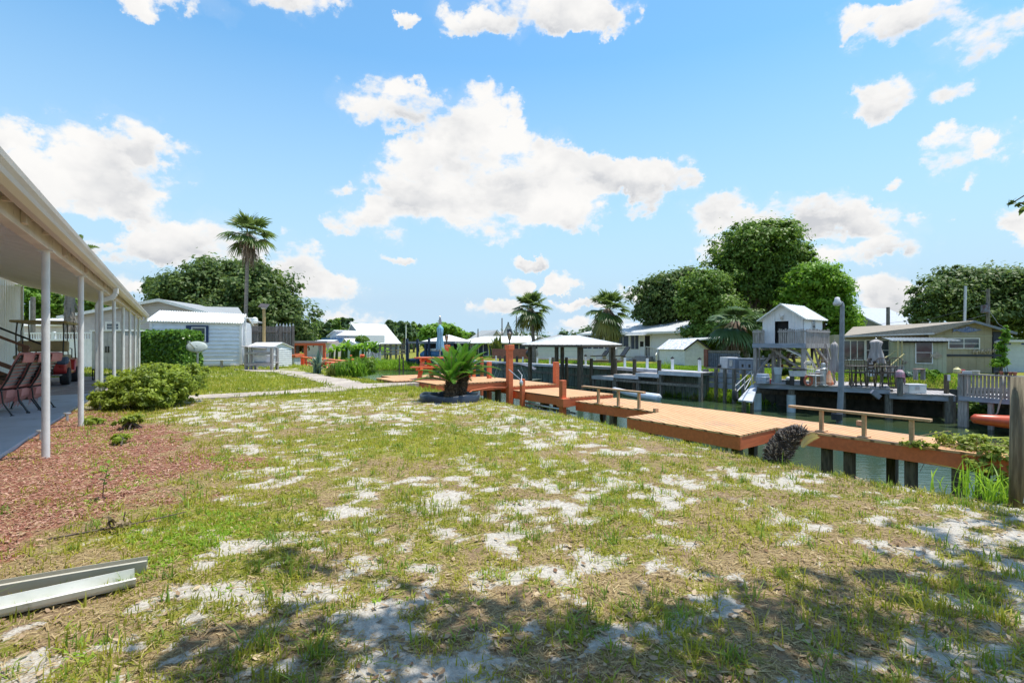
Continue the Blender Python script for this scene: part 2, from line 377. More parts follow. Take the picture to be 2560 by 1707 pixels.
def masks(x, y):
    "returns (grass, mulch, sand) in 0..1"
    Ys = np.maximum(y, 0.3); px = 1280+x/Ys*F; py = HY+CAMH*F/Ys
    n1 = fbm(x*1.3+9, y*1.3+2, 4); n2 = fbm(x*4.0+1, y*4.0+7, 3); n3 = fbm(x*0.5+31, y*0.5+12, 3)
    wx = (n1-0.5)*90; wy = (n2-0.5)*1.0
    s = np.zeros(x.shape)
    for (cx, cy, rx, ry) in BARE:
        dd = ((px-cx)/(rx*1.15))**2 + ((py-cy)/(ry*1.25))**2
        s = np.maximum(s, np.where(y > 0.5, np.clip(1.15-dd, 0, 1), 0))
    s = s*0.30 + (n1-0.5)*0.7 + (n2-0.5)*1.7 + (n3-0.5)*0.3 + (fbm(x*9, y*9, 2)-0.5)*1.5 - 0.0
    RAW[0] = s; sand = sstep(s, 0.14, 0.6)
    l = np.zeros(x.shape)
    for (cx, cy, rx, ry, k) in LUSH:
        dd = ((px-cx)/rx)**2 + ((py-cy)/ry)**2
        l = l + np.where(y > 0.5, np.clip(1.2-dd, 0, 1)*k, 0)
    v = CA*x+SA*y; u = -SA*x+CA*y
    # mulch bed along the patio: everything left of a wavy line
    edge = np.interp(u, [-3, 0.8, 2.2, 3.6, 5.0, 6.5, 8.5, 10, 11.5], [-2.2, -1.5, -1.35, -0.7, 0.15, 0.45, 0.35, -0.3, -1.2])
    mul = sstep(edge - v + (n1-0.5)*1.7 + (n2-0.5)*0.8, -0.25, 0.35)
    mul = mul*(u < 12.5)
    sand = sand*(1-mul*0.9)
    far = sstep(y, 9, 22)
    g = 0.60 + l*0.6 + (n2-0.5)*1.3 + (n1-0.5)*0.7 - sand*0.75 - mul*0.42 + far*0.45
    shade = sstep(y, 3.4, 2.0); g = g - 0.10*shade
    g = np.where(v > np.interp(u, _uc, _vc)+0.1, 1.0, g)
    fd = far_dist(x, y); g = np.where(fd > -1, 1.0, g); sand = np.where(fd > -1, 0.0, sand)
    sand = np.where(v > np.interp(u, _uc, _vc), 0, sand)
    off = (v > np.interp(u, _uc, _vc)) | (fd > -1); RAW[0] = np.where(off, 0, np.clip(RAW[0]*(1-mul)+0.5-0.3*mul, 0, 1))
    return np.clip(g, 0, 1), np.clip(mul, 0, 1), np.clip(sand, 0, 1)
def axis(fine0, fine1, step, lim, grow=1.14):
    a = list(np.arange(fine0, fine1+step/2, step)); s = step; x = fine1
    while x < lim: s *= grow; x += s; a.append(x)
    s = step; x = fine0
    while x > -lim: s *= grow; x -= s; a.insert(0, x)
    return np.array(a)
gx = axis(-11, 9, 0.075, 900, 1.10); gy = axis(1.2, 17, 0.075, 900, 1.10)
GX, GY = np.meshgrid(gx, gy); GZ = ground_z(GX, GY)
mg, mm, ms = masks(GX, GY); ms = RAW[0]
gv = np.stack([GX.ravel(), GY.ravel(), GZ.ravel()], 1); nx = len(gx); ny = len(gy)
idx = np.arange(nx*ny).reshape(ny, nx)
gq = np.stack([idx[:-1, :-1].ravel(), idx[:-1, 1:].ravel(), idx[1:, 1:].ravel(), idx[1:, :-1].ravel()], 1)
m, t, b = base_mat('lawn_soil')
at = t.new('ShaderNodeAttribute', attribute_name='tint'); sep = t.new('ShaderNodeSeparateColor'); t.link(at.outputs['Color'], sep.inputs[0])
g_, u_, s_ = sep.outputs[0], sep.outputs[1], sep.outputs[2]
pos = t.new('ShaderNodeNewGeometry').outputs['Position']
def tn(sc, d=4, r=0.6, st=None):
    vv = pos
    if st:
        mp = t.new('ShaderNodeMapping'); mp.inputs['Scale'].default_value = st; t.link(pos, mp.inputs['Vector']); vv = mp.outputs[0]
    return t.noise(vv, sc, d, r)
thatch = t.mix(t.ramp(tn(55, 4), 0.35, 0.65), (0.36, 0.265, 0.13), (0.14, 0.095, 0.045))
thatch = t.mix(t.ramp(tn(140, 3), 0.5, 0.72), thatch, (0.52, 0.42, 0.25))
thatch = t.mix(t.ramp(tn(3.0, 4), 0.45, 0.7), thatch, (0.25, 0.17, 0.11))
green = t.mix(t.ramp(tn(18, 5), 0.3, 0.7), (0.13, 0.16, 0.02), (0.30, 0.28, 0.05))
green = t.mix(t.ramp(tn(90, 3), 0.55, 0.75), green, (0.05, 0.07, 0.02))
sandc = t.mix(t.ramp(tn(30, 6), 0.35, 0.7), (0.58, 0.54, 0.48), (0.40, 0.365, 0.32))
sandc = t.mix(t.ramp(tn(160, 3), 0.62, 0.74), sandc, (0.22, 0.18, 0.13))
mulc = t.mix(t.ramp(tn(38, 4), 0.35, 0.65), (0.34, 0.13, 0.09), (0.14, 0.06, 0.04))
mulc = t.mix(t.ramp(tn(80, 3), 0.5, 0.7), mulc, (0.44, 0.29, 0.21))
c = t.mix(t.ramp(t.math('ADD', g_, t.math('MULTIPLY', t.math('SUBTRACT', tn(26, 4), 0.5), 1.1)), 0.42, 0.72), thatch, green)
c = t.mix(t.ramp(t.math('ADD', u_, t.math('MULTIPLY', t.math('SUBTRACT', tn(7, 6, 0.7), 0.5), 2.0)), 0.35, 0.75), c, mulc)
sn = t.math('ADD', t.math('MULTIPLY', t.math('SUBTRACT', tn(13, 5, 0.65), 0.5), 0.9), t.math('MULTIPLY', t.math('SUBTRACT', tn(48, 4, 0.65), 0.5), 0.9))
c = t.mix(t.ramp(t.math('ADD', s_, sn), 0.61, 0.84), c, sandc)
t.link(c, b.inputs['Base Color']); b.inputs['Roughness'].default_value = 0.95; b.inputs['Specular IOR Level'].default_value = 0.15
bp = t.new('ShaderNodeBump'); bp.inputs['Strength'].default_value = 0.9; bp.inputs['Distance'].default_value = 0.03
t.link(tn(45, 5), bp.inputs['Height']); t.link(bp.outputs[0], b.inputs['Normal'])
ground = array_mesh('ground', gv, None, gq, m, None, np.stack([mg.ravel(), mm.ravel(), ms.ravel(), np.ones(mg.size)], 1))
ground.data.polygons.foreach_set('use_smooth', [True]*len(ground.data.polygons))
tag(ground, kind='structure')

# water --------------------------------------------------------------------
m, t, b = base_mat('canal_water')
pos = t.new('ShaderNodeNewGeometry').outputs['Position']
b.inputs['Base Color'].default_value = (0.018, 0.035, 0.024, 1); b.inputs['Roughness'].default_value = 0.04
t.link(t.mix(t.ramp(t.noise(pos, 0.25, 4), 0.35, 0.65), (0.028, 0.060, 0.040), (0.045, 0.065, 0.030)), b.inputs['Base Color'])
b.inputs['IOR'].default_value = 1.33; b.inputs['Specular IOR Level'].default_value = 0.30
bp = t.new('ShaderNodeBump'); bp.inputs['Strength'].default_value = 0.25; bp.inputs['Distance'].default_value = 0.03
mp = t.new('ShaderNodeMapping'); mp.inputs['Scale'].default_value = (1.0, 2.0, 1.0); t.link(pos, mp.inputs['Vector'])
hh = t.math('ADD', t.noise(mp.outputs[0], 3.0, 4), t.math('MULTIPLY', t.noise(mp.outputs[0], 14, 3), 0.25))
t.link(hh, bp.inputs['Height']); t.link(bp.outputs[0], b.inputs['Normal'])
mb = MB(); mb.quad((-300, -60, WATER_Z), (300, -60, WATER_Z), (300, 200, WATER_Z), (-300, 200, WATER_Z))
tag(mb.build('water', m), kind='structure')
# ================================================================== LIBRARY OF FORMS
class UB(MB):
    "a mesh written in some frame and stored relative to its thing's origin"
    def __init__(s, o=(0, 0, 0)): super().__init__(); s.o = o
    def build(s, *a, **k):
        s.v = [(p[0]-s.o[0], p[1]-s.o[1], p[2]-s.o[2]) for p in s.v]; return super().build(*a, **k)
def thingW(name, label, cat, v, u, z=0.0, group=None):
    return thing(name, label, cat, W(v, u, z), CROT, group)
class FR:
    "a facade plane through two ground points; local x along it, +y away from the camera side"
    def __init__(s, xl, Yl, xr, Yr, z0=0.0):
        s.A = Vector((XX(xl, Yl), Yl)); B = Vector((XX(xr, Yr), Yr)); s.w = (B-s.A).length; s.e = (B-s.A)/s.w; s.m = Vector((-s.e.y, s.e.x))
        s.rz = math.atan2(s.e.y, s.e.x); s.z0 = z0
    def hit(s, px, off=0.0):
        d = Vector(((px-1280)/F, 1.0)); q = s.A+s.m*off      # q + t e = k d
        det = s.e.x*(-d.y)-(-d.x)*s.e.y
        t = ((-q.x)*(-d.y)-(-d.x)*(-q.y))/det; k = (s.e.x*(-q.y)-s.e.y*(-q.x))/det
        return t, k
    def x(s, px, off=0.0): return s.hit(px, off)[0]
    def z(s, px, py, off=0.0): return CAMH-(py-HY)/F*s.hit(px, off)[1]-s.z0
    def thing(s, name, label, cat, group=None): return thing(name, label, cat, (s.A.x, s.A.y, s.z0), s.rz, group)
def siding(mb, x0, x1, z0, z1, y=0.0, pitch=0.12, dep=0.014):
    "horizontal lapped boards facing -y; x0, x1 may be functions of z"
    fx0 = x0 if callable(x0) else (lambda z: x0); fx1 = x1 if callable(x1) else (lambda z: x1)
    n = max(1, int(round((z1-z0)/pitch))); h = (z1-z0)/n
    for i in range(n):
        a = z0+i*h; b_ = a+h; xa, xb, xc, xd = fx0(a), fx1(a), fx1(b_), fx0(b_)
        if xb-xa < 0.01: continue
        mb.add([(xa, y-dep, a), (xb, y-dep, a), (xc, y, b_), (xd, y, b_), (xa, y, a), (xb, y, a)], [(0, 1, 2, 3), (4, 5, 1, 0)])
def siding_side(mb, y0, y1, z0, z1, x, face, pitch=0.12, dep=0.014):
    "the same on an end wall; face +1 looks to +x"
    n = max(1, int(round((z1-z0)/pitch))); h = (z1-z0)/n
    for i in range(n):
        a = z0+i*h; b_ = a+h
        mb.add([(x+face*dep, y0, a), (x+face*dep, y1, a), (x, y1, b_), (x, y0, b_), (x, y0, a), (x, y1, a)], [(0, 1, 2, 3), (4, 5, 1, 0)])
def grooves(mb, x0, x1, z0, z1, y=0.0, pitch=0.2, dep=0.012, top=None):
    "vertical grooved panels facing -y, optional top(x)"
    n = max(1, int(round((x1-x0)/pitch))); w_ = (x1-x0)/n; g = 0.022
    for i in range(n):
        a = x0+i*w_; b_ = a+w_; t0 = top(a) if top else z1; t1 = top(b_) if top else z1
        mb.add([(a+g/2, y-dep, z0), (b_-g/2, y-dep, z0), (b_-g/2, y-dep, t1), (a+g/2, y-dep, t0)], [(0, 1, 2, 3)])
        mb.add([(a-g/2, y, z0), (a+g/2, y, z0), (a+g/2, y, t0), (a-g/2, y, t0)], [(0, 1, 2, 3)])
        mb.add([(a+g/2, y, z0), (a+g/2, y-dep, z0), (a+g/2, y-dep, t0), (a+g/2, y, t0)], [(0, 1, 2, 3)])
        mb.add([(b_-g/2, y-dep, z0), (b_-g/2, y, z0), (b_-g/2, y, t1), (b_-g/2, y-dep, t1)], [(0, 1, 2, 3)])
def slab(mb, a, b, c, d, th=0.04):
    "a thick sloping panel over the quad a b c d (counter-clockwise seen from above)"
    a, b, c, d = map(Vector, (a, b, c, d)); n = (b-a).cross(d-a).normalized()
    lo = [p-n*th for p in (a, b, c, d)]
    return mb.add([a, b, c, d]+lo, [(0, 1, 2, 3), (7, 6, 5, 4), (0, 4, 5, 1), (1, 5, 6, 2), (2, 6, 7, 3), (3, 7, 4, 0)])
def ribs(mb, a, b, c, d, n, wd=0.04, ht=0.03):
    "raised seams running from edge a-b up to edge d-c"
    a, b, c, d = map(Vector, (a, b, c, d)); nn = (b-a).cross(d-a).normalized()
    for i in range(n+1):
        t = i/n; p = a.lerp(b, t)+nn*ht*0.4; q = d.lerp(c, t)+nn*ht*0.4
        mb.beam(p, q, wd, ht, up=nn)
def window(parent, x0, x1, z0, z1, y, fm, gm, bars=(1, 1), fw=0.05, name='window', proud=0.03):
    mb = MB()
    mb.box(x0-fw, x0, y-proud, y+0.02, z0-fw, z1+fw); mb.box(x1, x1+fw, y-proud, y+0.02, z0-fw, z1+fw)
    mb.box(x0, x1, y-proud, y+0.02, z0-fw, z0); mb.box(x0, x1, y-proud, y+0.02, z1, z1+fw)
    for i in range(1, bars[0]):
        xx = x0+(x1-x0)*i/bars[0]; mb.box(xx-fw*0.35, xx+fw*0.35, y-proud*0.8, y+0.015, z0, z1)
    for i in range(1, bars[1]):
        zz = z0+(z1-z0)*i/bars[1]; mb.box(x0, x1, y-proud*0.7, y+0.01, zz-fw*0.3, zz+fw*0.3)
    o = mb.build(name, fm, parent)
    g = MB(); g.quad((x0, y-0.010, z0), (x1, y-0.010, z0), (x1, y-0.010, z1), (x0, y-0.010, z1)); g.build('pane', gm, o)
    return o
# ---- shared materials
WHITE = mat('white_paint', (0.80, 0.80, 0.79), (0.70, 0.70, 0.69), 0.5, c3=(0.58, 0.57, 0.53), s3=2.2, a3=(0.6, 0.85), bump=0.15)
WHITE2 = mat('clean_white', (0.82, 0.82, 0.81), (0.76, 0.76, 0.75), 0.4)
ROOFW = mat('white_metal_roof', (0.84, 0.84, 0.83), (0.74, 0.74, 0.73), 0.35, scale=3, c3=(0.60, 0.60, 0.58), s3=0.8, a3=(0.6, 0.9))
GREYSIDE = mat('grey_siding', (0.52, 0.48, 0.46), (0.46, 0.42, 0.41), 0.6, scale=2)
SHEDW = mat('shed_siding', (0.78, 0.82, 0.88), (0.70, 0.74, 0.80), 0.45, scale=2, c3=(0.5, 0.53, 0.56), s3=1.2, a3=(0.6, 0.85))
SHINGLE = mat('grey_shingle', (0.34, 0.36, 0.37), (0.24, 0.25, 0.26), 0.9, scale=25, bump=0.4)
SHINGLEB = mat('brown_shingle', (0.36, 0.31, 0.25), (0.25, 0.215, 0.175), 0.9, scale=22, c3=(0.20, 0.17, 0.14), s3=1.4, a3=(0.5, 0.8), bump=0.4)
BLACK = mat('black_metal', (0.02, 0.02, 0.022), (0.03, 0.028, 0.026), 0.45)
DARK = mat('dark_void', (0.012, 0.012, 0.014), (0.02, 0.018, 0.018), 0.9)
GLASS, t_, b_ = base_mat('dark_glass'); b_.inputs['Base Color'].default_value = (0.03, 0.045, 0.06, 1); b_.inputs['Roughness'].default_value = 0.06; b_.inputs['Specular IOR Level'].default_value = 0.8
t_.link(t_.mix(t_.ramp(t_.noise(t_.obj(), 1.7, 3), 0.35, 0.65), (0.03, 0.045, 0.06), (0.10, 0.12, 0.13)), b_.inputs['Base Color'])
SCREEN = mat('porch_screen', (0.035, 0.055, 0.11), (0.02, 0.03, 0.06), 0.4, scale=1.2)
GREYWOOD = mat('weathered_wood', (0.42, 0.39, 0.375), (0.24, 0.215, 0.205), 0.85, scale=5, stretch=(6, 6, 0.6), c3=(0.42, 0.40, 0.39), s3=3, bump=0.35, bscale=20)
GREYWOODH = mat('weathered_boards', (0.46, 0.43, 0.42), (0.27, 0.25, 0.25), 0.85, scale=5, stretch=(0.6, 6, 6), c3=(0.10, 0.09, 0.09), s3=3.5, a3=(0.58, 0.8), bump=0.35, bscale=20)
BLUEWOOD = mat('blue_grey_boards', (0.34, 0.38, 0.46), (0.22, 0.25, 0.31), 0.8, scale=5, stretch=(0.6, 6, 6), c3=(0.12, 0.13, 0.15), s3=3.0, a3=(0.6, 0.85), bump=0.3)
PILE = mat('old_piling', (0.13, 0.105, 0.075), (0.06, 0.048, 0.035), 0.9, scale=8, stretch=(3, 3, 0.5), bump=0.5, bscale=18)
PILEG = mat('grey_piling', (0.20, 0.19, 0.17), (0.10, 0.095, 0.085), 0.9, scale=8, stretch=(3, 3, 0.5), bump=0.5, bscale=18)
PIPEG = mat('grey_pvc_sleeve', (0.30, 0.36, 0.36), (0.22, 0.27, 0.27), 0.5, scale=5, c3=(0.14, 0.15, 0.12), s3=2)
ORANGE = mat('orange_stain', (0.70, 0.17, 0.065), (0.60, 0.14, 0.055), 0.62, scale=4, stretch=(0.5, 4, 4), c3=(0.42, 0.12, 0.06), s3=2.5, a3=(0.55, 0.85), bump=0.2)
CONC = mat('concrete_patio', (0.44, 0.47, 0.52), (0.39, 0.42, 0.46), 0.75, scale=2, c3=(0.26, 0.26, 0.27), s3=3, bump=0.12)
BROWNP = mat('brown_paint', (0.20, 0.095, 0.055), (0.15, 0.07, 0.04), 0.6, scale=5)
GALV = mat('galvanised', (0.50, 0.52, 0.54), (0.40, 0.42, 0.44), 0.35, 0.6, scale=8)
BARK = mat('bark', (0.16, 0.125, 0.10), (0.07, 0.055, 0.045), 0.95, scale=9, stretch=(3, 3, 0.7), bump=0.6, bscale=22)
PALMT = mat('palm_trunk', (0.27, 0.235, 0.20), (0.15, 0.13, 0.115), 0.95, scale=6, stretch=(0.6, 0.6, 7), bump=0.6, bscale=14)
THATCH = mat('dead_fronds', (0.30, 0.23, 0.17), (0.15, 0.11, 0.085), 0.95, scale=20, stretch=(3, 3, 0.4))
L_OAK = leaf_mat('oak_leaves', (0.050, 0.095, 0.024), (0.18, 0.26, 0.07), .38)
L_BRIGHT = leaf_mat('bright_leaves', (0.085, 0.20, 0.018), (0.27, 0.46, 0.055), .48)
L_MID = leaf_mat('mid_leaves', (0.065, 0.135, 0.020), (0.22, 0.34, 0.06), .42)
L_YEL = leaf_mat('olive_leaves', (0.07, 0.10, 0.018), (0.22, 0.26, 0.05), 0.3)
L_PINE = leaf_mat('pine_needles', (0.05, 0.10, 0.04), (0.13, 0.21, 0.08), .35)
L_PALM = leaf_mat('palm_fronds', (0.05, 0.10, 0.028), (0.18, 0.25, 0.07), .4, 0.4)
L_PALMY = leaf_mat('yellowing_fronds', (0.10, 0.12, 0.025), (0.34, 0.31, 0.08), 0.3, 0.5)
L_SAGO = leaf_mat('sago_leaflets', (0.014, 0.055, 0.008), (0.13, 0.30, 0.03), .3, 0.32)
L_HEDGE = leaf_mat('hedge_leaves', (0.03, 0.085, 0.014), (0.20, 0.38, 0.05), .35, 0.3)
L_DRY = leaf_mat('dry_leaves', (0.16, 0.11, 0.07), (0.42, 0.32, 0.20), 0.2, 0.8)

def leaf_cloud(lobes, n, size, seed=0, clump=0.28, fill=0.25, flat=0.0, elong=1.7, K=None):
    "lobes: (centre xyz, radii xyz, weight). Returns verts, quads, tints of many small pointed leaves in clumps"
    r = np.random.default_rng(seed); V = []; T = []
    wsum = sum(l[2] for l in lobes)
    for (c, rad, wt) in lobes:
        m_ = int(n*wt/wsum); k = K or max(8, m_//45); c = np.array(c); rad = np.array(rad)
        d = r.normal(size=(k, 3)); d /= np.linalg.norm(d, axis=1)[:, None]; d[:, 2] = np.where((d[:, 2] < -0.3) & (r.random(k) < 0.55), -d[:, 2], d[:, 2])
        lump = 1+0.16*np.sin(d[:, 0]*5+seed)+0.13*np.sin(d[:, 2]*7+d[:, 1]*6+seed*2)
        rr = np.where(r.random(k) < fill, r.uniform(0.2, 0.75, k), r.uniform(0.72, 1.10, k)*lump)
        cc = c+d*rad*rr[:, None]
        cs = np.abs(r.normal(0.8, 0.42, k)).clip(0.25, 2.0)*clump*rad.mean(); ct = r.normal(0, 0.15, k)
        wi = r.integers(0, k, m_)
        off = r.normal(size=(m_, 3))*0.50
        p = cc[wi]+off*cs[wi][:, None]*np.array([1.15, 1.15, 0.75])
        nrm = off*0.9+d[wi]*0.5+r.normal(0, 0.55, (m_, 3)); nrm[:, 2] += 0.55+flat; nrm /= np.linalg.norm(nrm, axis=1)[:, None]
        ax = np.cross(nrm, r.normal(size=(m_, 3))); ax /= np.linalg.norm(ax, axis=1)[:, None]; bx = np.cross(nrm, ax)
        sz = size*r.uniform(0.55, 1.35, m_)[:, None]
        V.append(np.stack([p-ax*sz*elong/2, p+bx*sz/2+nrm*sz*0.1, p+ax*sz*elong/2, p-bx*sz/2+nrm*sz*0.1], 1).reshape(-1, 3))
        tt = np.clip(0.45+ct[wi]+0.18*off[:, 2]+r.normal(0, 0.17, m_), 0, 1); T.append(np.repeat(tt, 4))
    V = np.concatenate(V); T = np.concatenate(T); q = np.arange(len(V)).reshape(-1, 4)
    return V, q, np.stack([T, T, T, np.ones_like(T)], 1)
def broadtree(name, label, cat, px, Y, lobes, n, size, lm, base_z=0.0, tr=0.3, seed=1, group=None, trunk=True, fill=0.25, clump=0.28, low=1.5):
    "lobes in photo pixels at depth Y: (px, py, rx, ry, dY)"
    bx = XX(px, Y); root = thing(name, label, cat, (bx, Y, base_z), 0, group); LL = []
    for (lx, ly, rx, ry, dy) in lobes:
        c = Q(lx, ly, Y+dy); a = rx/F*(Y+dy); b = ry/F*(Y+dy)
        LL.append(((c.x-bx, dy, c.z-base_z), (a, (a+b)/2*1.05, b), a*b+a*a*0.3))
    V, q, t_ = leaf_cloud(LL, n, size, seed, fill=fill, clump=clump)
    array_mesh('crown', V, None, q, lm, root, t_)
    if trunk:
        mb = MB(); r_ = random.Random(seed); top = max(l[0][2] for l in LL)
        fork = Vector((0, 0, max(low, top*0.28)))
        mb.tube([(0, 0, -0.3), (0.05, 0, fork.z*0.5), fork], [tr*1.25, tr, tr*0.85], 9)
        for (c, rad, _) in LL:
            c = Vector(c)
            for k in range(3):
                e = c+Vector((r_.uniform(-.6, .6)*rad[0], r_.uniform(-.5, .5)*rad[1], r_.uniform(-.1, .7)*rad[2]))
                m1 = fork.lerp(e, 0.35)+Vector((r_.uniform(-.3, .3), r_.uniform(-.3, .3), 0.4)); m2 = fork.lerp(e, 0.7)+Vector((r_.uniform(-.4, .4), r_.uniform(-.4, .4), 0.3))
                mb.tube([fork-Vector((0, 0, 0.3)), m1, m2, e], [tr*0.55, tr*0.36, tr*0.2, tr*0.06], 6, cap=False)
        mb.build('trunk', BARK, root, smooth=True)
    return root
def fan_frond(rs, az_, el_, pet, rad, seg=16, spread=2.1, droop=0.35, wid=0.10, hub=(0, 0, 0)):
    "a fan leaf: petiole, then narrow folded segments; returns petiole points, verts, quads"
    d = Vector((math.cos(az_)*math.cos(el_), math.sin(az_)*math.cos(el_), math.sin(el_)))
    side = Vector((-math.sin(az_), math.cos(az_), 0)); upn = side.cross(d)*-1
    if upn.z < 0: upn = -upn
    h = Vector(hub); e = h+d*pet; e.z -= droop*pet*0.25
    V = []; Qd = []
    for i in range(seg):
        a = (i/(seg-1)-0.5)*2*spread/2*1.0+rs.uniform(-.03, .03)
        dirn = d*math.cos(a)+side*math.sin(a)
        ln = rad*(0.72+0.28*math.cos(a))*rs.uniform(0.85, 1.08); pts = []
        for k in (0, 0.45, 0.8, 1.0):
            p = e+dirn*ln*k+upn*(0.05*rad*math.sin(k*3))-Vector((0, 0, 1))*(droop*ln*k*k*rs.uniform(0.8, 1.25)); pts.append(p)
        ws = (wid*0.25, wid*0.9, wid*0.6, 0.01); b = len(V); sd = (dirn.cross(upn)).normalized()
        for p, w_ in zip(pts, ws): V += [tuple(p-sd*w_/2), tuple(p+sd*w_/2+upn*w_*0.25)]
        for k in range(3): Qd.append((b+2*k, b+2*k+1, b+2*k+3, b+2*k+2))
    return (h, h.lerp(e, 0.5)+Vector((0, 0, 0.04*pet)), e), V, Qd
def fan_palm(name, label, loc, height, tr, crown, lean=(0, 0), n=34, skirt=10, skirt_len=None, seed=3, group=None, lm=None, yellow=0, elmin=-0.35, elmax=1.35, sk_h=None, seg=16, boots=False):
    rs = random.Random(seed); root = thing(name, label, 'palm tree', loc, 0, group)
    top = Vector((lean[0], lean[1], height)); mb = MB(); pts = [Vector((0, 0, -0.3)), Vector((lean[0]*0.15, lean[1]*0.15, height*0.3)), Vector((lean[0]*0.55, lean[1]*0.55, height*0.7)), top]
    mb.tube(pts, [tr*1.35, tr*1.02, tr, tr*0.9], 10)
    if boots:
        for i in range(60):
            z = rs.uniform(0.1, height*0.9); a = rs.uniform(0, 6.28); s_ = rs.choice((-1, 1))
            p = pts[0].lerp(top, z/height); q = Vector((math.cos(a), math.sin(a), 0))
            mb.beam(p+q*tr*0.8, p+q*(tr+0.16)+Vector((math.sin(a)*s_*0.1, -math.cos(a)*s_*0.1, 0.26)), 0.05, 0.03, taper=0.6)
    mb.build('trunk', PALMT, root, smooth=False)
    def fr(k, mats, name_, e0, e1, dr, rad, pt, sgm=seg):
        V = []; Qd = []; st = MB(); T = []
        for i in range(k):
            a = i*2.399+rs.uniform(-.2, .2); e = e0+(e1-e0)*((i*0.4142) % 1)**0.85+rs.uniform(-.12, .12)
            pp, v, q = fan_frond(rs, a, e, pt*rs.uniform(.8, 1.15), rad*rs.uniform(.85, 1.1), sgm, 2.3, dr*(1.25-0.7*max(0, math.sin(e))), rad*0.13, top)
            b = len(V); V += v; Qd += [tuple(x+b for x in f) for f in q]; tt = min(1, max(0, rs.gauss(0.45, .2))); T += [min(1, max(0, tt+rs.uniform(-.12, .12)))]*len(v)
            sv_ = 0.022*tr/0.16
            bb = MB(); bb.tube(pp, [sv_*1.3, sv_, sv_*0.6], 4, cap=False); o2 = len(V); V += bb.v; Qd += [tuple(x+o2 for x in f) for f in bb.f]; T += [0.8]*len(bb.v)
        T = np.array(T); array_mesh(name_, np.array(V), None, np.array(Qd), mats, root, np.stack([T, T, T, np.ones_like(T)], 1))
    fr(n-yellow, lm or L_PALM, 'crown', elmin, elmax, 0.30, crown*0.66, crown*0.44)
    if yellow: fr(yellow, L_PALMY, 'yellow_fronds', elmin-0.2, elmin+0.5, 0.7, crown*0.6, crown*0.48)
    if skirt:
        V = []; Qd = []; T = []; sl = skirt_len or crown*0.8
        for i in range(skirt*14):
            a = rs.uniform(0, 6.28); z0 = rs.uniform(-0.1, sk_h if sk_h else sl*0.5); rr = tr*rs.uniform(0.9, 1.6)
            p = top+Vector((math.cos(a)*rr, math.sin(a)*rr, -z0)); o_ = rs.uniform(0.05, 0.28)*sl
            l_ = sl*rs.uniform(0.4, 0.75); q = p+Vector((math.cos(a)*o_, math.sin(a)*o_, -l_)); sd = Vector((-math.sin(a), math.cos(a), 0))*rs.uniform(0.02, 0.05)*(tr/0.16)
            md = p.lerp(q, 0.4)+Vector((math.cos(a)*o_*0.5, math.sin(a)*o_*0.5, 0.0)); b = len(V)
            V += [tuple(p-sd), tuple(p+sd), tuple(md-sd*1.6), tuple(md+sd*1.6), tuple(q-sd*.3), tuple(q+sd*.3)]; Qd += [(b, b+1, b+3, b+2), (b+2, b+3, b+5, b+4)]
        o = array_mesh('dead_skirt', np.array(V), None, np.array(Qd), THATCH, root)
    return root
def blades(root_pts, h, wd, seed=0, lean=0.5, segs=2, hv=0.35, az0=None):
    "upright strap leaves / grass blades from many roots (n,3): numpy arrays of verts, tris, quads, tints"
    r = np.random.default_rng(seed); n = len(root_pts); p0 = np.asarray(root_pts, float)
    h = np.broadcast_to(np.asarray(h, float), (n,))*np.clip(r.normal(1, hv, n), 0.35, 2.0); a = r.uniform(0, 2*np.pi, n) if az0 is None else az0
    le = np.abs(r.normal(0, 1, n))*lean; d = np.stack([np.cos(a), np.sin(a), np.zeros(n)], 1); s_ = np.stack([-np.sin(a), np.cos(a), np.zeros(n)], 1)
    wd = np.broadcast_to(np.asarray(wd, float), (n,))[:, None]*r.uniform(0.7, 1.3, n)[:, None]
    up = np.array([0, 0, 1.0]); vs = [p0-s_*wd/2, p0+s_*wd/2]
    for k in range(1, segs+1):
        t = k/segs; c = p0+up*(h*t*(1-0.35*np.minimum(le, 1.5)*t))[:, None]+d*(h*le*t*t)[:, None]
        if k < segs: vs += [c-s_*wd*0.42, c+s_*wd*0.42]
        else: vs += [c]
    V = np.stack(vs, 1); m_ = V.shape[1]; base = (np.arange(n)*m_)[:, None]
    Qd = []
    for k in range(segs-1): Qd.append(base+np.array([[2*k, 2*k+1, 2*k+3, 2*k+2]]))
    Tr = base+np.array([[2*segs-2, 2*segs-1, 2*segs]])
    return V.reshape(-1, 3), Tr, (np.concatenate(Qd) if Qd else None), m_
# ================================================================== THE PORCH AND HOUSE ON THE LEFT
CREAM = mat('peeling_cream', (0.74, 0.66, 0.59), (0.64, 0.56, 0.50), 0.65, scale=3, c3=(0.30, 0.25, 0.22), s3=7, a3=(0.62, 0.72), bump=0.3)
GUTW = mat('gutter_white', (0.72, 0.64, 0.57), (0.64, 0.56, 0.50), 0.5, scale=2, stretch=(1, 0.3, 1), c3=(0.34, 0.27, 0.22), s3=5, a3=(0.62, 0.85))
CEIL = mat('porch_ceiling', (0.86, 0.81, 0.77), (0.80, 0.75, 0.71), 0.6, scale=4)
WALLW = mat('panelled_wall', (0.80, 0.82, 0.83), (0.74, 0.76, 0.77), 0.55, scale=2)
O = (-5.0, 0, 0)
house = thingW('mobile_home', 'white panelled home with an open porch roof and long gutter at the left', 'house', -5.0, 0)
U0, U1 = -4.0, 27.2
mb = UB(O)
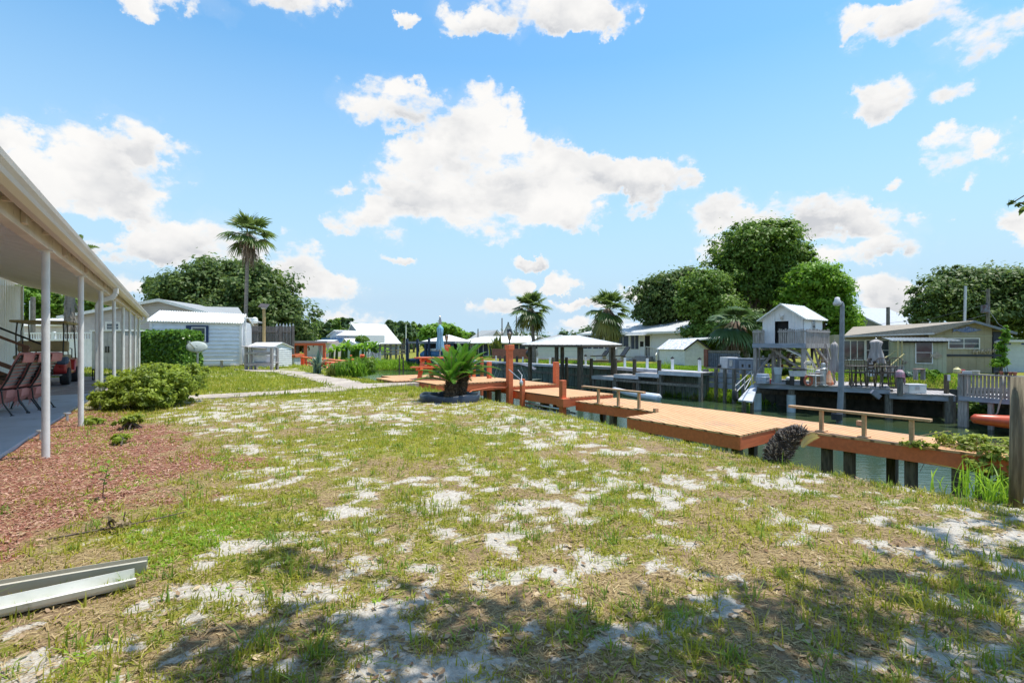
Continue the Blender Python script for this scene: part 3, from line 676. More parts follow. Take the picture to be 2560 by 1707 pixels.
# wall faces +v: grooved vertical boards
n = 140
for i in range(n):
    a = U0+(U1-U0)*i/n; b2 = U0+(U1-U0)*(i+1)/n; g = 0.02
    mb.add([(-5.0, a+g, 0), (-5.0, b2-g, 0), (-5.0, b2-g, 3.52), (-5.0, a+g, 3.52)], [(0, 1, 2, 3)])
    mb.add([(-5.012, b2-g, 0), (-5.012, b2+g, 0), (-5.012, b2+g, 3.52), (-5.012, b2-g, 3.52)], [(0, 1, 2, 3)])
mb.add([(-5.01, U1, 0), (-9, U1, 0), (-9, U1, 3.5), (-5.01, U1, 3.5)], [(0, 1, 2, 3)])
mb.build('wall', WALLW, house)
mb = UB(O); mb.box(-5.0, -4.93, U1-0.08, U1+0.02, 0, 3.5); mb.build('corner_trim', WHITE, house)
mb = UB(O); slab(mb, (-1.03, U0, 2.60), (-1.03, U1, 2.60), (-5.3, U1, 3.70), (-5.3, U0, 3.70), 0.05)
for i in range(100):
    u = U0+0.05+i*(U1-U0)/100; mb.beam((-1.06, u, 2.545), (-5.0, u, 3.55), 0.05, 0.035)
roof = mb.build('porch_roof', CEIL, house)
mb = UB(O); mb.box(-1.245, -1.145, U0, U1-0.15, 2.28, 2.52); mb.build('beam', CREAM, house, bevel=0.006)
for u in (3.4, 4.9, 6.25, 8.3, 10.1, 12.6): mb = UB(O); mb.box(-1.143, -1.105, u-0.06, u+0.06, 2.33, 2.54); mb.build('beam_bracket', CREAM, house)
for u, z in ((3.0, 2.44), (5.6, 2.40), (5.75, 2.46), (6.6, 2.44), (7.1, 2.40), (7.4, 2.46), (8.9, 2.42), (9.4, 2.45), (10.9, 2.43), (11.6, 2.41)): mb = UB(O); mb.box(-1.143, -1.085, u-0.02, u+0.02, z-0.015, z+0.012); mb.build('bolt_end', CREAM, house)
mb = UB(O)                                     # K-profile gutter
prof = [(-1.06, 2.36), (-1.00, 2.355), (-0.955, 2.385), (-0.945, 2.42), (-0.925, 2.455), (-0.918, 2.495), (-0.945, 2.50), (-0.95, 2.47), (-1.045, 2.40), (-1.05, 2.52), (-1.07, 2.52)]
vs = [(p[0], U0, p[1]) for p in prof]+[(p[0], U1, p[1]) for p in prof]; k = len(prof)
mb.add(vs, [(i, (i+1) % k, k+(i+1) % k, k+i) for i in range(k)]+[tuple(range(k))[::-1], tuple(range(k, 2*k))])
for u in np.arange(U0, U1, 1.2): mb.box(-1.05, -0.92, u, u+0.03, 2.485, 2.503)
gut = mb.build('gutter', GUTW, house)
mb = UB(O); mb.box(-1.10, -1.055, U0, U1, 2.50, 2.615); mb.build('drip_edge', WHITE, house)
for uu, zz0 in ((12.95, 0.05), (26.3, 0.05)):
    mb = UB(O)
    def rect_tube(pts, a=0.09, b=0.06):
        for p, q in zip(pts[:-1], pts[1:]): mb.beam(p, q, a, b, up=(0, 1, 0.01))
    rect_tube([(-0.99, uu, 2.37), (-0.99, uu, 2.25)]); rect_tube([(-0.99, uu, 2.26), (-1.05, uu, 2.17)]); rect_tube([(-1.03, uu, 2.18), (-1.23, uu, 2.11)]); rect_tube([(-1.22, uu, 2.12), (-1.27, uu, 2.0)]); rect_tube([(-1.27, uu, 2.03), (-1.27, uu, zz0)])
    mb.build('downspout', WHITE, house, bevel=0.012)
for i in range(8):
    u = 7.55+2.53*i; mb = UB(O); mb.tube([(-1.19, u, -0.02), (-1.19, u, 2.285)], 0.037, 14); mb.box(-1.26, -1.12, u-0.07, u+0.07, 2.268, 2.279)
    mb.build('post', WHITE, house, smooth=False)
# ---- patio slab and paved drive
mb = UB((0, 0, 0)); mb.box(-8.5, -1.6, -4, 16.2, -0.15, 0.035); o = mb.build('patio', CONC, None, bevel=0.01); o.rotation_euler = (0, 0, CROT); tag(o, kind='structure')
m, t, b = base_mat('red_pavers')
br = t.new('ShaderNodeTexBrick'); br.inputs['Scale'].default_value = 1.0; br.inputs['Brick Width'].default_value = 0.21; br.inputs['Row Height'].default_value = 0.105; br.inputs['Mortar Size'].default_value = 0.006
br.inputs['Color1'].default_value = (0.33, 0.27, 0.26, 1); br.inputs['Color2'].default_value = (0.24, 0.19, 0.185, 1); br.inputs['Mortar'].default_value = (0.12, 0.10, 0.09, 1)
tcx = t.new('ShaderNodeTexCoord'); t.link(tcx.outputs['Object'], br.inputs['Vector']); t.link(t.mix(t.ramp(t.noise(t.obj(), 2.0, 5), 0.45, 0.75), br.outputs[0], (0.42, 0.38, 0.36)), b.inputs['Base Color']); b.inputs['Roughness'].default_value = 0.9
RPAV = m
mb = MB(); mb.box(-12.0, -1.45, 16.204, 25.0, -0.12, 0.025); o = mb.build('driveway', RPAV); o.rotation_euler = (0, 0, CROT); tag(o, kind='structure')
m, t, b = base_mat('path_pavers')
br = t.new('ShaderNodeTexBrick'); br.inputs['Scale'].default_value = 1.0; br.inputs['Brick Width'].default_value = 0.30; br.inputs['Row Height'].default_value = 0.15; br.inputs['Mortar Size'].default_value = 0.008
br.inputs['Color1'].default_value = (0.44, 0.37, 0.31, 1); br.inputs['Color2'].default_value = (0.31, 0.26, 0.225, 1); br.inputs['Mortar'].default_value = (0.20, 0.20, 0.16, 1)
tcx = t.new('ShaderNodeTexCoord'); t.link(tcx.outputs['Object'], br.inputs['Vector']); t.link(t.mix(t.ramp(t.noise(t.obj(), 1.6, 6), 0.42, 0.7), br.outputs[0], (0.50, 0.44, 0.37)), b.inputs['Base Color']); b.inputs['Roughness'].default_value = 0.9
bp = t.new('ShaderNodeBump'); bp.inputs['Strength'].default_value = 0.5; bp.inputs['Distance'].default_value = 0.01; t.link(br.outputs['Fac'], bp.inputs['Height']); bp.invert = True; t.link(bp.outputs[0], b.inputs['Normal'])
PPAV = m
def wav(pts, amp, seed):
    r_ = random.Random(seed); o_ = []
    for (a, b_) in zip(pts, pts[1:]+pts[:1]):
        k_ = max(1, int((Vector(b_)-Vector(a)).length/0.4))
        for i in range(k_): p = Vector(a).lerp(Vector(b_), i/k_); o_.append((p.x+r_.uniform(-amp, amp), p.y+r_.uniform(-amp, amp)))
    return o_
path_poly = [(-1.2, 13.55), (0.5, 13.5), (3.7, 13.7), (6.4, 15.0), (6.4, 15.6), (5.05, 15.7), (4.95, 19.0), (4.8, 24.0), (3.5, 27.3), (2.5, 28.3), (2.5, 27.2), (3.6, 24.3), (3.95, 17.0), (3.6, 15.2), (2.4, 14.5), (-1.2, 14.4)]
pts = wav(path_poly, 0.09, 5); mb = MB(); mb.poly_prism(pts, -0.1, 0.03); o = mb.build('footpath', PPAV); o.rotation_euler = (0, 0, CROT); tag(o, kind='structure')

# ---- steps with rails up to the house door
O = (-2.7, 15.4, 0.035); st = thingW('porch_steps', 'brown wooden steps with a brown rail and black handrail against the white wall', 'steps', -2.7, 15.4, 0.035)
mb = UB(O)
for i in range(5):
    x = -2.85-0.32*i; mb.box(x-0.32, x, 15.3, 16.5, 0.16+0.19*i, 0.20+0.19*i); mb.box(x-0.32, x-0.29, 15.32, 16.48, 0.04+0.19*i, 0.16+0.19*i)
mb.box(-5.0, -4.46, 15.3, 16.5, 1.08, 1.12); mb.build('tread', CREAM, st)
mb = UB(O); mb.beam((-2.75, 15.27, 0.12), (-4.6, 15.27, 1.12), 0.05, 0.26); mb.beam((-2.75, 16.53, 0.12), (-4.6, 16.53, 1.12), 0.05, 0.26); mb.build('stringer', BROWNP, st)
for x, zt in ((-2.72, 1.22), (-3.5, 1.6), (-4.5, 2.15)):
    mb = UB(O); mb.box(x-0.05, x+0.05, 15.18, 15.27, 0.04, zt); mb.build('newel_post', BROWNP, st, bevel=0.006)
mb = UB(O); mb.beam((-2.65, 15.2, 1.16), (-4.9, 15.2, 2.30), 0.09, 0.05); mb.beam((-2.72, 15.22, 0.62), (-4.9, 15.22, 1.72), 0.04, 0.09); mb.build('wood_rail', BROWNP, st)
mb = UB(O); mb.tube([(-2.55, 16.45, 0.62), (-2.56, 16.45, 1.14), (-2.66, 16.45, 1.24), (-4.9, 16.45, 2.42)], 0.022, 8)
for x in (-3.0, -3.45, -3.9, -4.4): mb.tube([(x, 16.45, 0.3+(-2.8-x)*.55), (x, 16.45, 1.26+(-2.7-x)*.52)], 0.012, 6)
mb.build('handrail', BLACK, st)
mb = UB(O); mb.box(-3.3, -2.75, 16.6, 17.5, 0.0, 0.18); mb.box(-4.0, -3.1, 16.7, 17.6, 0.0, 0.36); mb.build('side_block', WHITE, st, bevel=0.01)

# ---- sling chairs on the patio
PINK = mat('pink_towel', (0.62, 0.27, 0.24), (0.50, 0.18, 0.16), 0.9, scale=3)
STRAP = mat('grey_strap', (0.30, 0.29, 0.28), (0.24, 0.23, 0.22), 0.7)
def make_chair(label):
    c = thing('patio_chair', label, 'chair', (0, 0, 0), 0, 'striped chairs on the porch')
    for s in (-1, 1):                           # local +y is the way the chair faces
        mb = MB(); mb.tube([(s*.25, 0.30, 0.01), (s*.25, 0.24, 0.20), (s*.25, 0.22, 0.42)], 0.012, 7); mb.lathe([(0.03, 0), (0.03, 0.012)], 8, (s*.25, 0.30, 0)); mb.build('leg', BLACK, c)
        mb = MB(); mb.tube([(s*.25, -0.34, 0.01), (s*.25, -0.22, 0.22), (s*.25, -0.20, 0.42)], 0.012, 7); mb.lathe([(0.03, 0), (0.03, 0.012)], 8, (s*.25, -0.34, 0)); mb.build('leg', BLACK, c)
        mb = MB(); mb.tube([(s*.27, 0.25, 0.42), (s*.27, 0.28, 0.62), (s*.27, 0.10, 0.66), (s*.27, -0.26, 0.62)], 0.013, 7); mb.build('arm', BLACK, c)
    mb = MB()
    for s in (-1, 1): mb.tube([(s*.25, 0.26, 0.43), (s*.25, 0.0, 0.41), (s*.25, -0.18, 0.43), (s*.24, -0.28, 0.62), (s*.23, -0.36, 0.85), (s*.21, -0.45, 1.0)], 0.014, 8)
    mb.tube([(-.21, -0.45, 1.0), (.21, -0.45, 1.0)], 0.014, 8); mb.tube([(-.25, 0.26, 0.43), (.25, 0.26, 0.43)], 0.014, 8); mb.build('frame', BLACK, c)
    mb = MB()
    for i in range(9):
        t = i/8; y0 = -0.22-0.22*t; z0 = 0.52+0.47*t; mb.beam((-.24, y0, z0), (.24, y0, z0), 0.006, 0.036, up=(0, -0.42, 1))
    for i in range(6): y0 = 0.22-0.075*i; mb.box(-.24, .24, y0-0.02, y0+0.02, 0.415, 0.421)
    mb.build('strap', STRAP, c)
    mb = MB(); pr = [(0.24, 0.445), (-0.05, 0.43), (-0.19, 0.46), (-0.27, 0.64), (-0.35, 0.86), (-0.43, 1.035), (-0.475, 1.03), (-0.46, 0.93), (-0.445, 0.90)]
    pr2 = [(a+0.02, b+0.035) for a, b in pr[:6]]+[(-0.49, 1.045), (-0.478, 0.93), (-0.462, 0.89)]
    mb.prism_x(pr+pr2[::-1], -0.21, 0.21); mb.build('cushion', PINK, c, bevel=0.006)
    mb = MB(); pr = [(-0.06, 0.40), (-0.12, 0.20), (-0.16, 0.22), (-0.22, 0.30), (-0.235, 0.42), (-0.2, 0.43)]; mb.prism_x(pr, -0.17, 0.18)
    for i in range(7): mb.tube([(-0.15+0.05*i, -0.13, 0.22), (-0.16+0.05*i, -0.12, 0.10+0.02*(i % 3))], 0.005, 5)
    mb.build('towel', PINK, c)
    return c
ch = make_chair('striped sling chair draped in a pink cushion, nearest the porch post')
for i, (px, py, rz, lab) in enumerate([(62, 1024, 112, None), (22, 1031, 116, 'striped sling chair with pink cushion, between the two other porch chairs'), (-12, 1037, 110, 'sling chair cut off by the left edge of the photo')]):
    c = ch if i == 0 else copy_tree(ch); p = P(px, py, 0.035); c.location = (p.x, p.y, 0.035); c.rotation_euler = (0, 0, R(rz))
    if lab: c['label'] = lab

# ---- golf cart, seen from behind
BEIGE = mat('beige_vinyl', (0.42, 0.33, 0.19), (0.36, 0.28, 0.16), 0.5); RUB = mat('rubber', (0.022, 0.024, 0.03), (0.035, 0.037, 0.04), 0.8, scale=30, bump=0.5); REDP = mat('red_body', (0.50, 0.035, 0.04), (0.42, 0.03, 0.03), 0.3, coat=0.5)
gc = thingW('golf_cart', 'red golf cart with beige roof and rear seat parked under the porch', 'golf cart', -3.27, 20.9, 0.025)
gc.rotation_euler = (0, 0, CROT)
def gbox(name, m_, *bx, bevel=0.02, parent=None):
    mb = MB()
    for q in bx: mb.box(*q)
    return mb.build(name, m_, parent or gc, bevel=bevel)
mb = MB(); mb.prism_x([(-0.95, 0.42), (-0.95, 0.62), (-0.80, 0.74), (-0.1, 0.74), (0.0, 0.42), (0.75, 0.42), (0.85, 0.72), (1.2, 0.80), (1.42, 0.62), (1.45, 0.42), (1.3, 0.30), (-0.8, 0.30)], -0.58, 0.58); mb.build('body', REDP, gc, bevel=0.04)
gbox('rear_panel', BLACK, (-0.30, 0.30, -1.02, -0.955, 0.34, 0.60)); gbox('foot_rest', GALV, (-0.5, 0.5, -1.35, -0.96, 0.30, 0.335))
gbox('seat', BEIGE, (-0.58, 0.58, -0.98, -0.55, 0.78, 0.90), bevel=0.045); gbox('seat', BEIGE, (-0.58, 0.58, -0.42, 0.10, 0.78, 0.90), bevel=0.045)
mb = MB(); mb.beam((0, -0.44, 1.0), (0, -0.40, 1.32), 1.16, 0.11, up=(0, 1, 0)); mb.build('backrest', BEIGE, gc, bevel=0.05)
for s in (-1, 1):
    for (y, r_) in ((-0.62, 0.26), (1.02, 0.25)):
        mb = MB(); mb.lathe([(r_*0.6, -0.10), (r_*0.95, -0.105), (r_, -0.07), (r_, 0.07), (r_*0.95, 0.105), (r_*0.6, 0.10)], 28); w_ = mb.build('wheel', RUB, gc)
        w_.rotation_euler = (0, R(90), 0); w_.location = (s*0.52, y, r_+0.005)
        mb = MB(); mb.lathe([(r_*0.62, -0.07), (r_*0.5, -0.05), (0.05, 0.03), (0.05, 0.08), (r_*0.5, 0.05), (r_*0.62, 0.07)], 18); mb.build('rim', GALV, w_)
    mb = MB(); mb.tube([(s*.5, -0.95, 0.7), (s*.52, -0.90, 1.5), (s*.5, -0.86, 1.84)], 0.018, 7); mb.tube([(s*.5, 0.0, 0.9), (s*.52, -0.30, 1.15), (s*.52, -0.33, 1.6), (s*.5, -0.2, 1.84)], 0.014, 7); mb.tube([(s*.55, 1.0, 0.75), (s*.54, 0.75, 1.84)], 0.018, 7); mb.build('roof_strut', BLACK, gc)
    mb = MB(); mb.tube([(s*.60, -0.1, 0.80), (s*.60, -0.1, 1.08), (s*.60, -0.42, 1.10)], 0.014, 7); mb.build('arm_rest', BLACK, gc)
gbox('roof', BEIGE, (-0.63, 0.63, -1.12, 0.92, 1.84, 1.91), bevel=0.03)
mb = MB(); mb.tube([(-.35, 0.72, 0.75), (-.32, 0.45, 1.02)], 0.02, 8); n_ = 18
mb.tube([(-.32+0.17*math.cos(a*6.2832/n_), 0.44+0.06*math.sin(a*6.2832/n_), 1.04+0.15*math.sin(a*6.2832/n_)) for a in range(n_+1)], 0.012, 6, cap=False); mb.build('steering_wheel', BLACK, gc)
gbox('bag', mat('blue_bag', (0.06, 0.09, 0.16), (0.10, 0.14, 0.22), 0.8), (0.34, 0.62, -1.0, -0.72, 0.62, 0.86), bevel=0.06)
gbox('tail_light', mat('tail_lens', (0.35, 0.02, 0.02), rough=0.2), (0.42, 0.52, -0.975, -0.945, 0.52, 0.58), (-0.52, -0.42, -0.975, -0.945, 0.52, 0.58), bevel=0.005)

# ---- white fence panels, utility locker, lantern post behind
f = FR(40, 27.0, 232, 26.0); fe = f.thing('vinyl_fence', 'white vinyl fence with lattice top behind the golf cart', 'fence')
fw_ = f.w+5; mb = MB(); nn = 26
for i in range(nn):
    a = -5+fw_*i/nn; mb.box(a+0.008, a+fw_/nn-0.008, 0, 0.03, 0.05, 1.45)
mb.build('panel', WHITE2, fe)
mb = MB(); mb.box(-5, f.w, -0.02, 0.05, 1.45, 1.52); mb.box(-5, f.w, -0.02, 0.05, 1.78, 1.85); mb.box(-5, f.w, -0.02, 0.05, 0.06, 0.14)
for i in range(60): a = -5+fw_*i/60; mb.box(a, a+0.04, 0.0, 0.025, 1.52, 1.78)
mb.build('rail', WHITE2, fe)
for i in range(5):
    a = -5+fw_*i/4.0; mb = MB(); mb.box(a-0.06, a+0.06, -0.04, 0.08, 0, 1.9); mb.build('fence_post', WHITE2, fe)
f = FR(229, 24.8, 311, 24.0); lk = f.thing('storage_locker', 'tall grey resin locker with two doors standing by the hedge', 'storage locker')
LKG = mat('locker_grey', (0.40, 0.38, 0.38), (0.34, 0.33, 0.33), 0.5)
mb = MB(); mb.box(0, f.w, 0.02, 0.9, 0, 1.86); mb.build('cabinet', LKG, lk)
for a, b2 in ((0.03, f.w/2-0.01), (f.w/2+0.01, f.w-0.03)):
    mb = MB(); siding(mb, a, b2, 0.06, 1.78, 0.0, 0.42, 0.012); d_ = mb.build('door', LKG, lk)
    mb = MB(); xh = f.w/2-0.12 if a < 0.1 else f.w/2+0.06; mb.box(xh, xh+0.05, -0.05, -0.01, 0.85, 1.15); mb.build('handle', BLACK, d_)
mb = MB(); mb.box(-0.05, f.w+0.05, -0.06, 0.95, 1.86, 1.93); mb.build('lid', WHITE, lk)
lp = thing('patio_planter', 'small dark slatted lantern box on the paving by the downspout', 'lantern', P(243, 950, 0.03))
mb = MB(); mb.box(-.1, .1, -.1, .1, 0.01, 0.05); mb.box(-.1, .1, -.1, .1, 0.33, 0.38); mb.lathe([(0.09, 0.05), (0.08, 0.33)], 8)
for a, b2 in ((-.1, -.1), (.08, -.1), (-.1, .08), (.08, .08)): mb.box(a, a+.02, b2, b2+.02, 0.05, 0.33)
mb.build('lantern_cage', BLACK, lp)

# ---- grey neighbour house with a low gable
f = FR(150, 35.0, 600, 36.0); gh = f.thing('grey_house', 'grey lap-sided house with a low white-trimmed gable behind the metal shed', 'house')
x0, x1 = f.x(170), f.x(572); xp = f.x(404); zl, zr, zp = f.z(165, 790), f.z(590, 798), f.z(404, 752)
def top(x): return zl+(zp-zl)*(x-x0)/(xp-x0) if x < xp else zp+(zr-zp)*(x-xp)/(x1-xp)
mb = MB(); siding(mb, x0, x1, 0, min(zl, zr), 0, 0.19, .04)
def inv0(z): return x0 if z < zl else x0+(z-zl)/(zp-zl)*(xp-x0)
def inv1(z): return x1 if z < zr else x1-(z-zr)/(zp-zr)*(x1-xp)
siding(mb, inv0, inv1, min(zl, zr), zp, 0, 0.19, .04); mb.build('wall', GREYSIDE, gh)
mb = MB(); mb.box(x0, x1, 0.02, 5, 0, min(zl, zr)-0.02); mb.build('core_wall', GREYSIDE, gh)
ov = 0.45
mb = MB(); slab(mb, (x0-ov, -0.35, zl-0.05), (xp, -0.35, zp+0.10), (xp, 5, zp+0.10), (x0-ov, 5, zl-0.05), 0.10); slab(mb, (xp, -0.35, zp+0.10), (x1+ov, -0.35, zr-0.03), (x1+ov, 5, zr-0.03), (xp, 5, zp+0.10), 0.10); mb.build('roof', SHINGLE, gh)
mb = MB(); mb.beam((x0-ov, -0.37, zl-0.12), (xp+0.02, -0.37, zp+0.03), 0.04, 0.20); mb.beam((xp-0.02, -0.372, zp+0.03), (x1+ov, -0.372, zr-0.10), 0.04, 0.20); mb.box(x0-0.02, x0+0.14, -0.03, 0.02, 0, zl); mb.box(x0-0.14, x0-0.02, -0.1, 0.0, 0.3, zl); mb.build('fascia', WHITE, gh)
window(gh, f.x(268), f.x(297), f.z(280, 826), f.z(280, 808), -0.02, WHITE, GLASS, (1, 1), 0.10)
f2 = FR(500, 41, 592, 42); rf = MB(); a = f2
o = thing('shingle_roof_house', 'grey shingled roof of a house rising behind the metal shed', 'house', (f2.A.x, f2.A.y, 0), f2.rz)
mb = MB(); slab(mb, (0, 0, f2.z(500, 792)), (f2.w+0.6, 0, f2.z(592, 792)), (f2.w-0.2, 3, f2.z(583, 770)*1.06), (-0.6, 3, f2.z(500, 768)*1.06), 0.1); mb.build('roof', SHINGLE, o)
mb = MB(); mb.box(0.1, f2.w, 0.3, 4, 0, f2.z(500, 794)); mb.build('wall', GREYSIDE, o)

# ---- long metal shed
f = FR(376, 27.0, 604, 28.3, 0.0); sh = f.thing('metal_shed', 'long pale blue-white metal shed with ribbed roof and navy-shuttered window', 'shed')
x0, x1 = 0.0, f.w; zt0, zt1 = f.z(376, 797), f.z(604, 808); zb = 0.16
zt = (zt0+zt1)/2
mb = MB(); siding(mb, x0+0.06, x1-0.06, zb, zt, 0, 0.215, 0.055); mb.add([(x0, .02, zb), (x1, .02, zb), (x1, 3, zb), (x0, 3, zb), (x0, .02, zt), (x1, .02, zt), (x1, 3, zt), (x0, 3, zt)], [(1, 2, 6, 5), (3, 0, 4, 7), (2, 3, 7, 6)]); mb.build('wall', SHEDW, sh)
mb = MB(); mb.box(x0-0.02, x0+0.10, -0.065, 0.04, zb-0.05, zt); mb.box(x1-0.10, x1+0.02, -0.065, 0.04, zb-0.05, zt); mb.box(x0+0.1, x1-0.1, -0.035, 0.03, zb-0.10, zb); mb.build('corner_trim', WHITE, sh)
rz = f.z(480, 782, 1.5); A = (x0-0.1, -0.22, zt-0.03); B = (x1+0.1, -0.22, zt-0.10); C_ = (x1-0.05, 1.5, rz-0.05); D_ = (x0+0.0, 1.5, rz+0.08)
mb = MB(); slab(mb, A, B, C_, D_, 0.04); slab(mb, D_, C_, (x1+0.1, 3.2, zt-0.1), (x0-0.1, 3.2, zt-0.03), 0.04); ribs(mb, A, B, C_, D_, 36, 0.05, 0.045); mb.build('roof', ROOFW, sh)
wa, wb = f.x(482), f.x(513); wz0, wz1 = f.z(497, 852), f.z(497, 820)
window(sh, wa, wb, wz0, wz1, -0.06, WHITE, GLASS, (1, 2), 0.05)
NAVY = mat('navy_shutter', (0.02, 0.045, 0.13), (0.015, 0.035, 0.10), 0.5)
for a, b2 in ((f.x(467), wa-0.06), (wb+0.06, f.x(521))): mb = MB(); siding(mb, a, b2, wz0-0.05, wz1+0.1, -0.08, 0.06, 0.01); mb.box(a-.02, b2+.02, -0.08, -0.05, wz0-0.08, wz1+0.12); mb.build('shutter', NAVY, sh)
mb = MB(); mb.box(f.x(467), f.x(521), -0.10, -0.05, wz1+0.06, wz1+0.13); mb.build('window_head', NAVY, sh)
mb = MB()
for i in range(7): mb.box(0.3+i*0.75, 0.7+i*0.75, 0.1, 0.5, -0.02, 0.06)
mb.build('block', GREYWOOD, sh)
bn = thing('shed_bench', 'narrow white plank bench along the front of the metal shed', 'bench', (XX(510, 26.2), 26.2, 0), f.rz)
mb = MB(); mb.box(-2.7, 1.3, -.15, .15, 0.40, 0.43); mb.build('seat', WHITE, bn)
for x in (-2.4, -0.85, 0.8): mb = MB(); mb.box(x-.04, x+.04, -.12, .12, 0, 0.40); mb.build('leg', GREYWOOD, bn)

# ---- tall palm, lamp, solar light, dish
fan_palm('tall_fan_palm', 'tall thin palm with a ragged fan crown and brown skirt behind the metal shed', (XX(612, 33), 33, 0), ZZ(585, 33), 0.115, 1.75, lean=(XX(622, 33)-XX(612, 33), 0), n=26, skirt=12, skirt_len=1.9, seed=12, elmin=-0.75, elmax=1.3, sk_h=1.0, seg=13)
lmp = thing('yard_lamp', 'white dusk lamp on a short white pole at the end of the metal shed', 'lamp', (XX(613, 28.8), 28.8, 0))
mb = MB(); mb.tube([(0, 0, 0), (0, 0, ZZ(793, 28.8))], 0.06, 10); mb.build('pole', WHITE, lmp)
mb = MB(); zz = ZZ(795, 28.8); mb.tube([(-0.35, 0, zz+0.08), (0, 0, zz), (0.45, -0.1, zz-0.02)], 0.03, 8); mb.build('arm', WHITE, lmp)
mb = MB(); mb.lathe([(0.05, 0.18), (0.15, 0.12), (0.16, 0.02), (0.18, -0.06), (0.14, -0.16), (0.05, -0.18)], 14, (0.6, -0.12, zz-0.14)); mb.build('lamp_head', WHITE2, lmp)
sol = thing('solar_light', 'flat solar street light on a yellow pine pole before the wooden fence', 'lamp', (XX(660, 29), 29, 0))
PINEW = mat('pine_pole', (0.45, 0.32, 0.15), (0.36, 0.25, 0.11), 0.8, scale=6, stretch=(4, 4, .5))
mb = MB(); mb.box(-.06, .06, -.06, .06, 0, ZZ(768, 29)); mb.build('pole', PINEW, sol)
mb = MB(); zz = ZZ(765, 29); slab(mb, (-0.24, -0.22, zz-0.05), (0.26, -0.22, zz-0.10), (0.22, 0.2, zz+0.12), (-0.28, 0.2, zz+0.17), 0.03); mb.build('panel', mat('solar_panel', (0.10, 0.09, 0.10), rough=0.15), sol)
mb = MB(); mb.box(-.1, .12, -.12, .05, zz-0.16, zz-0.08); mb.build('lamp_head', WHITE, sol)
dp = P(493, 944); ds = thing('satellite_dish', 'grey satellite dish on a post in the grass before the shed', 'satellite dish', dp)
mb = MB(); mb.tube([(0, 0, 0), (0.02, 0, 1.08)], 0.038, 10); mb.build('pole', GALV, ds)
mb = MB(); n_ = 28; vs = []; fs = []
for i in range(6):
    r_ = i/5
    for k in range(n_):
        a = 6.2832*k/n_; vs.append((0.37*r_*math.cos(a), -0.0+0.05*r_*r_, 0.22*r_*math.sin(a)))
for i in range(5):
    for k in range(n_): fs.append((i*n_+k, i*n_+(k+1) % n_, (i+1)*n_+(k+1) % n_, (i+1)*n_+k))
mb.add(vs, fs); o = mb.build('reflector', mat('dish_grey', (0.42, 0.47, 0.45), (0.34, 0.39, 0.37), 0.6), ds, smooth=True); o.location = (0, -0.05, 1.16); o.rotation_euler = (R(-22), R(4), R(8))
sm = o.modifiers.new('thickness', 'SOLIDIFY'); sm.thickness = 0.012
mb = MB(); mb.tube([(0, 0, 1.06), (-0.05, -0.12, 1.12), (-0.11, -0.3, 1.30)], 0.022, 8); mb.box(-.15, -.08, -.36, -.26, 1.28, 1.36); mb.build('feed_arm', GALV, ds)
# ================================================================== THE ORANGE DOCK (canal frame: v across, u along)
def plank_mat(name, ang, pitch):
    "tan deck boards: seams cut by a wave across the boards, each board its own tone"
    m, t, b = base_mat(name)
    tcx = t.new('ShaderNodeTexCoord'); rot = t.new('ShaderNodeVectorRotate', rotation_type='Z_AXIS'); rot.inputs['Angle'].default_value = ang; t.link(tcx.outputs['Object'], rot.inputs['Vector'])
    sp = t.new('ShaderNodeSeparateXYZ'); t.link(rot.outputs[0], sp.inputs[0])
    q = t.math('DIVIDE', sp.outputs[0], pitch); fr = t.math('FRACT', q); idn = t.math('FLOOR', q)
    seam = t.math('MINIMUM', fr, t.math('SUBTRACT', 1.0, fr)); sm = t.ramp(seam, 0.045, 0.16)
    wn = t.new('ShaderNodeTexWhiteNoise', noise_dimensions='1D'); t.link(idn, wn.inputs['W'])
    mp = t.new('ShaderNodeMapping'); mp.inputs['Scale'].default_value = (14, 1.2, 1); t.link(rot.outputs[0], mp.inputs['Vector'])
    c = t.mix(wn.outputs[0], (0.64, 0.35, 0.165), (0.52, 0.265, 0.12)); c = t.mix(t.ramp(t.noise(mp.outputs[0], 3, 5), 0.35, 0.7), c, (0.66, 0.40, 0.21))
    c = t.mix(t.ramp(t.noise(t.obj(), 1.3, 5), 0.5, 0.8), c, (0.44, 0.27, 0.18)); c = t.mix(t.math('MULTIPLY_ADD', sm, 0.85, 0.15), (0.16, 0.075, 0.035), c)
    t.link(c, b.inputs['Base Color']); b.inputs['Roughness'].default_value = 0.75
    bp = t.new('ShaderNodeBump'); bp.inputs['Strength'].default_value = 0.8; bp.inputs['Distance'].default_value = 0.01; t.link(sm, bp.inputs['Height']); t.link(bp.outputs[0], b.inputs['Normal'])
    return m
DK_D = plank_mat('deck_boards_diagonal', R(26), 0.14); DK_L = plank_mat('deck_boards_along', R(0), 0.14); DK_A = plank_mat('deck_boards_across', R(90), 0.14)
TANW = mat('tan_rail_wood', (0.56, 0.36, 0.21), (0.46, 0.28, 0.16), 0.75, scale=5, stretch=(.6, 6, 6), c3=(0.36, 0.22, 0.14), s3=3)
ZA, ZD, ZE2, ZE = -0.35, -0.24, -0.12, 0.06
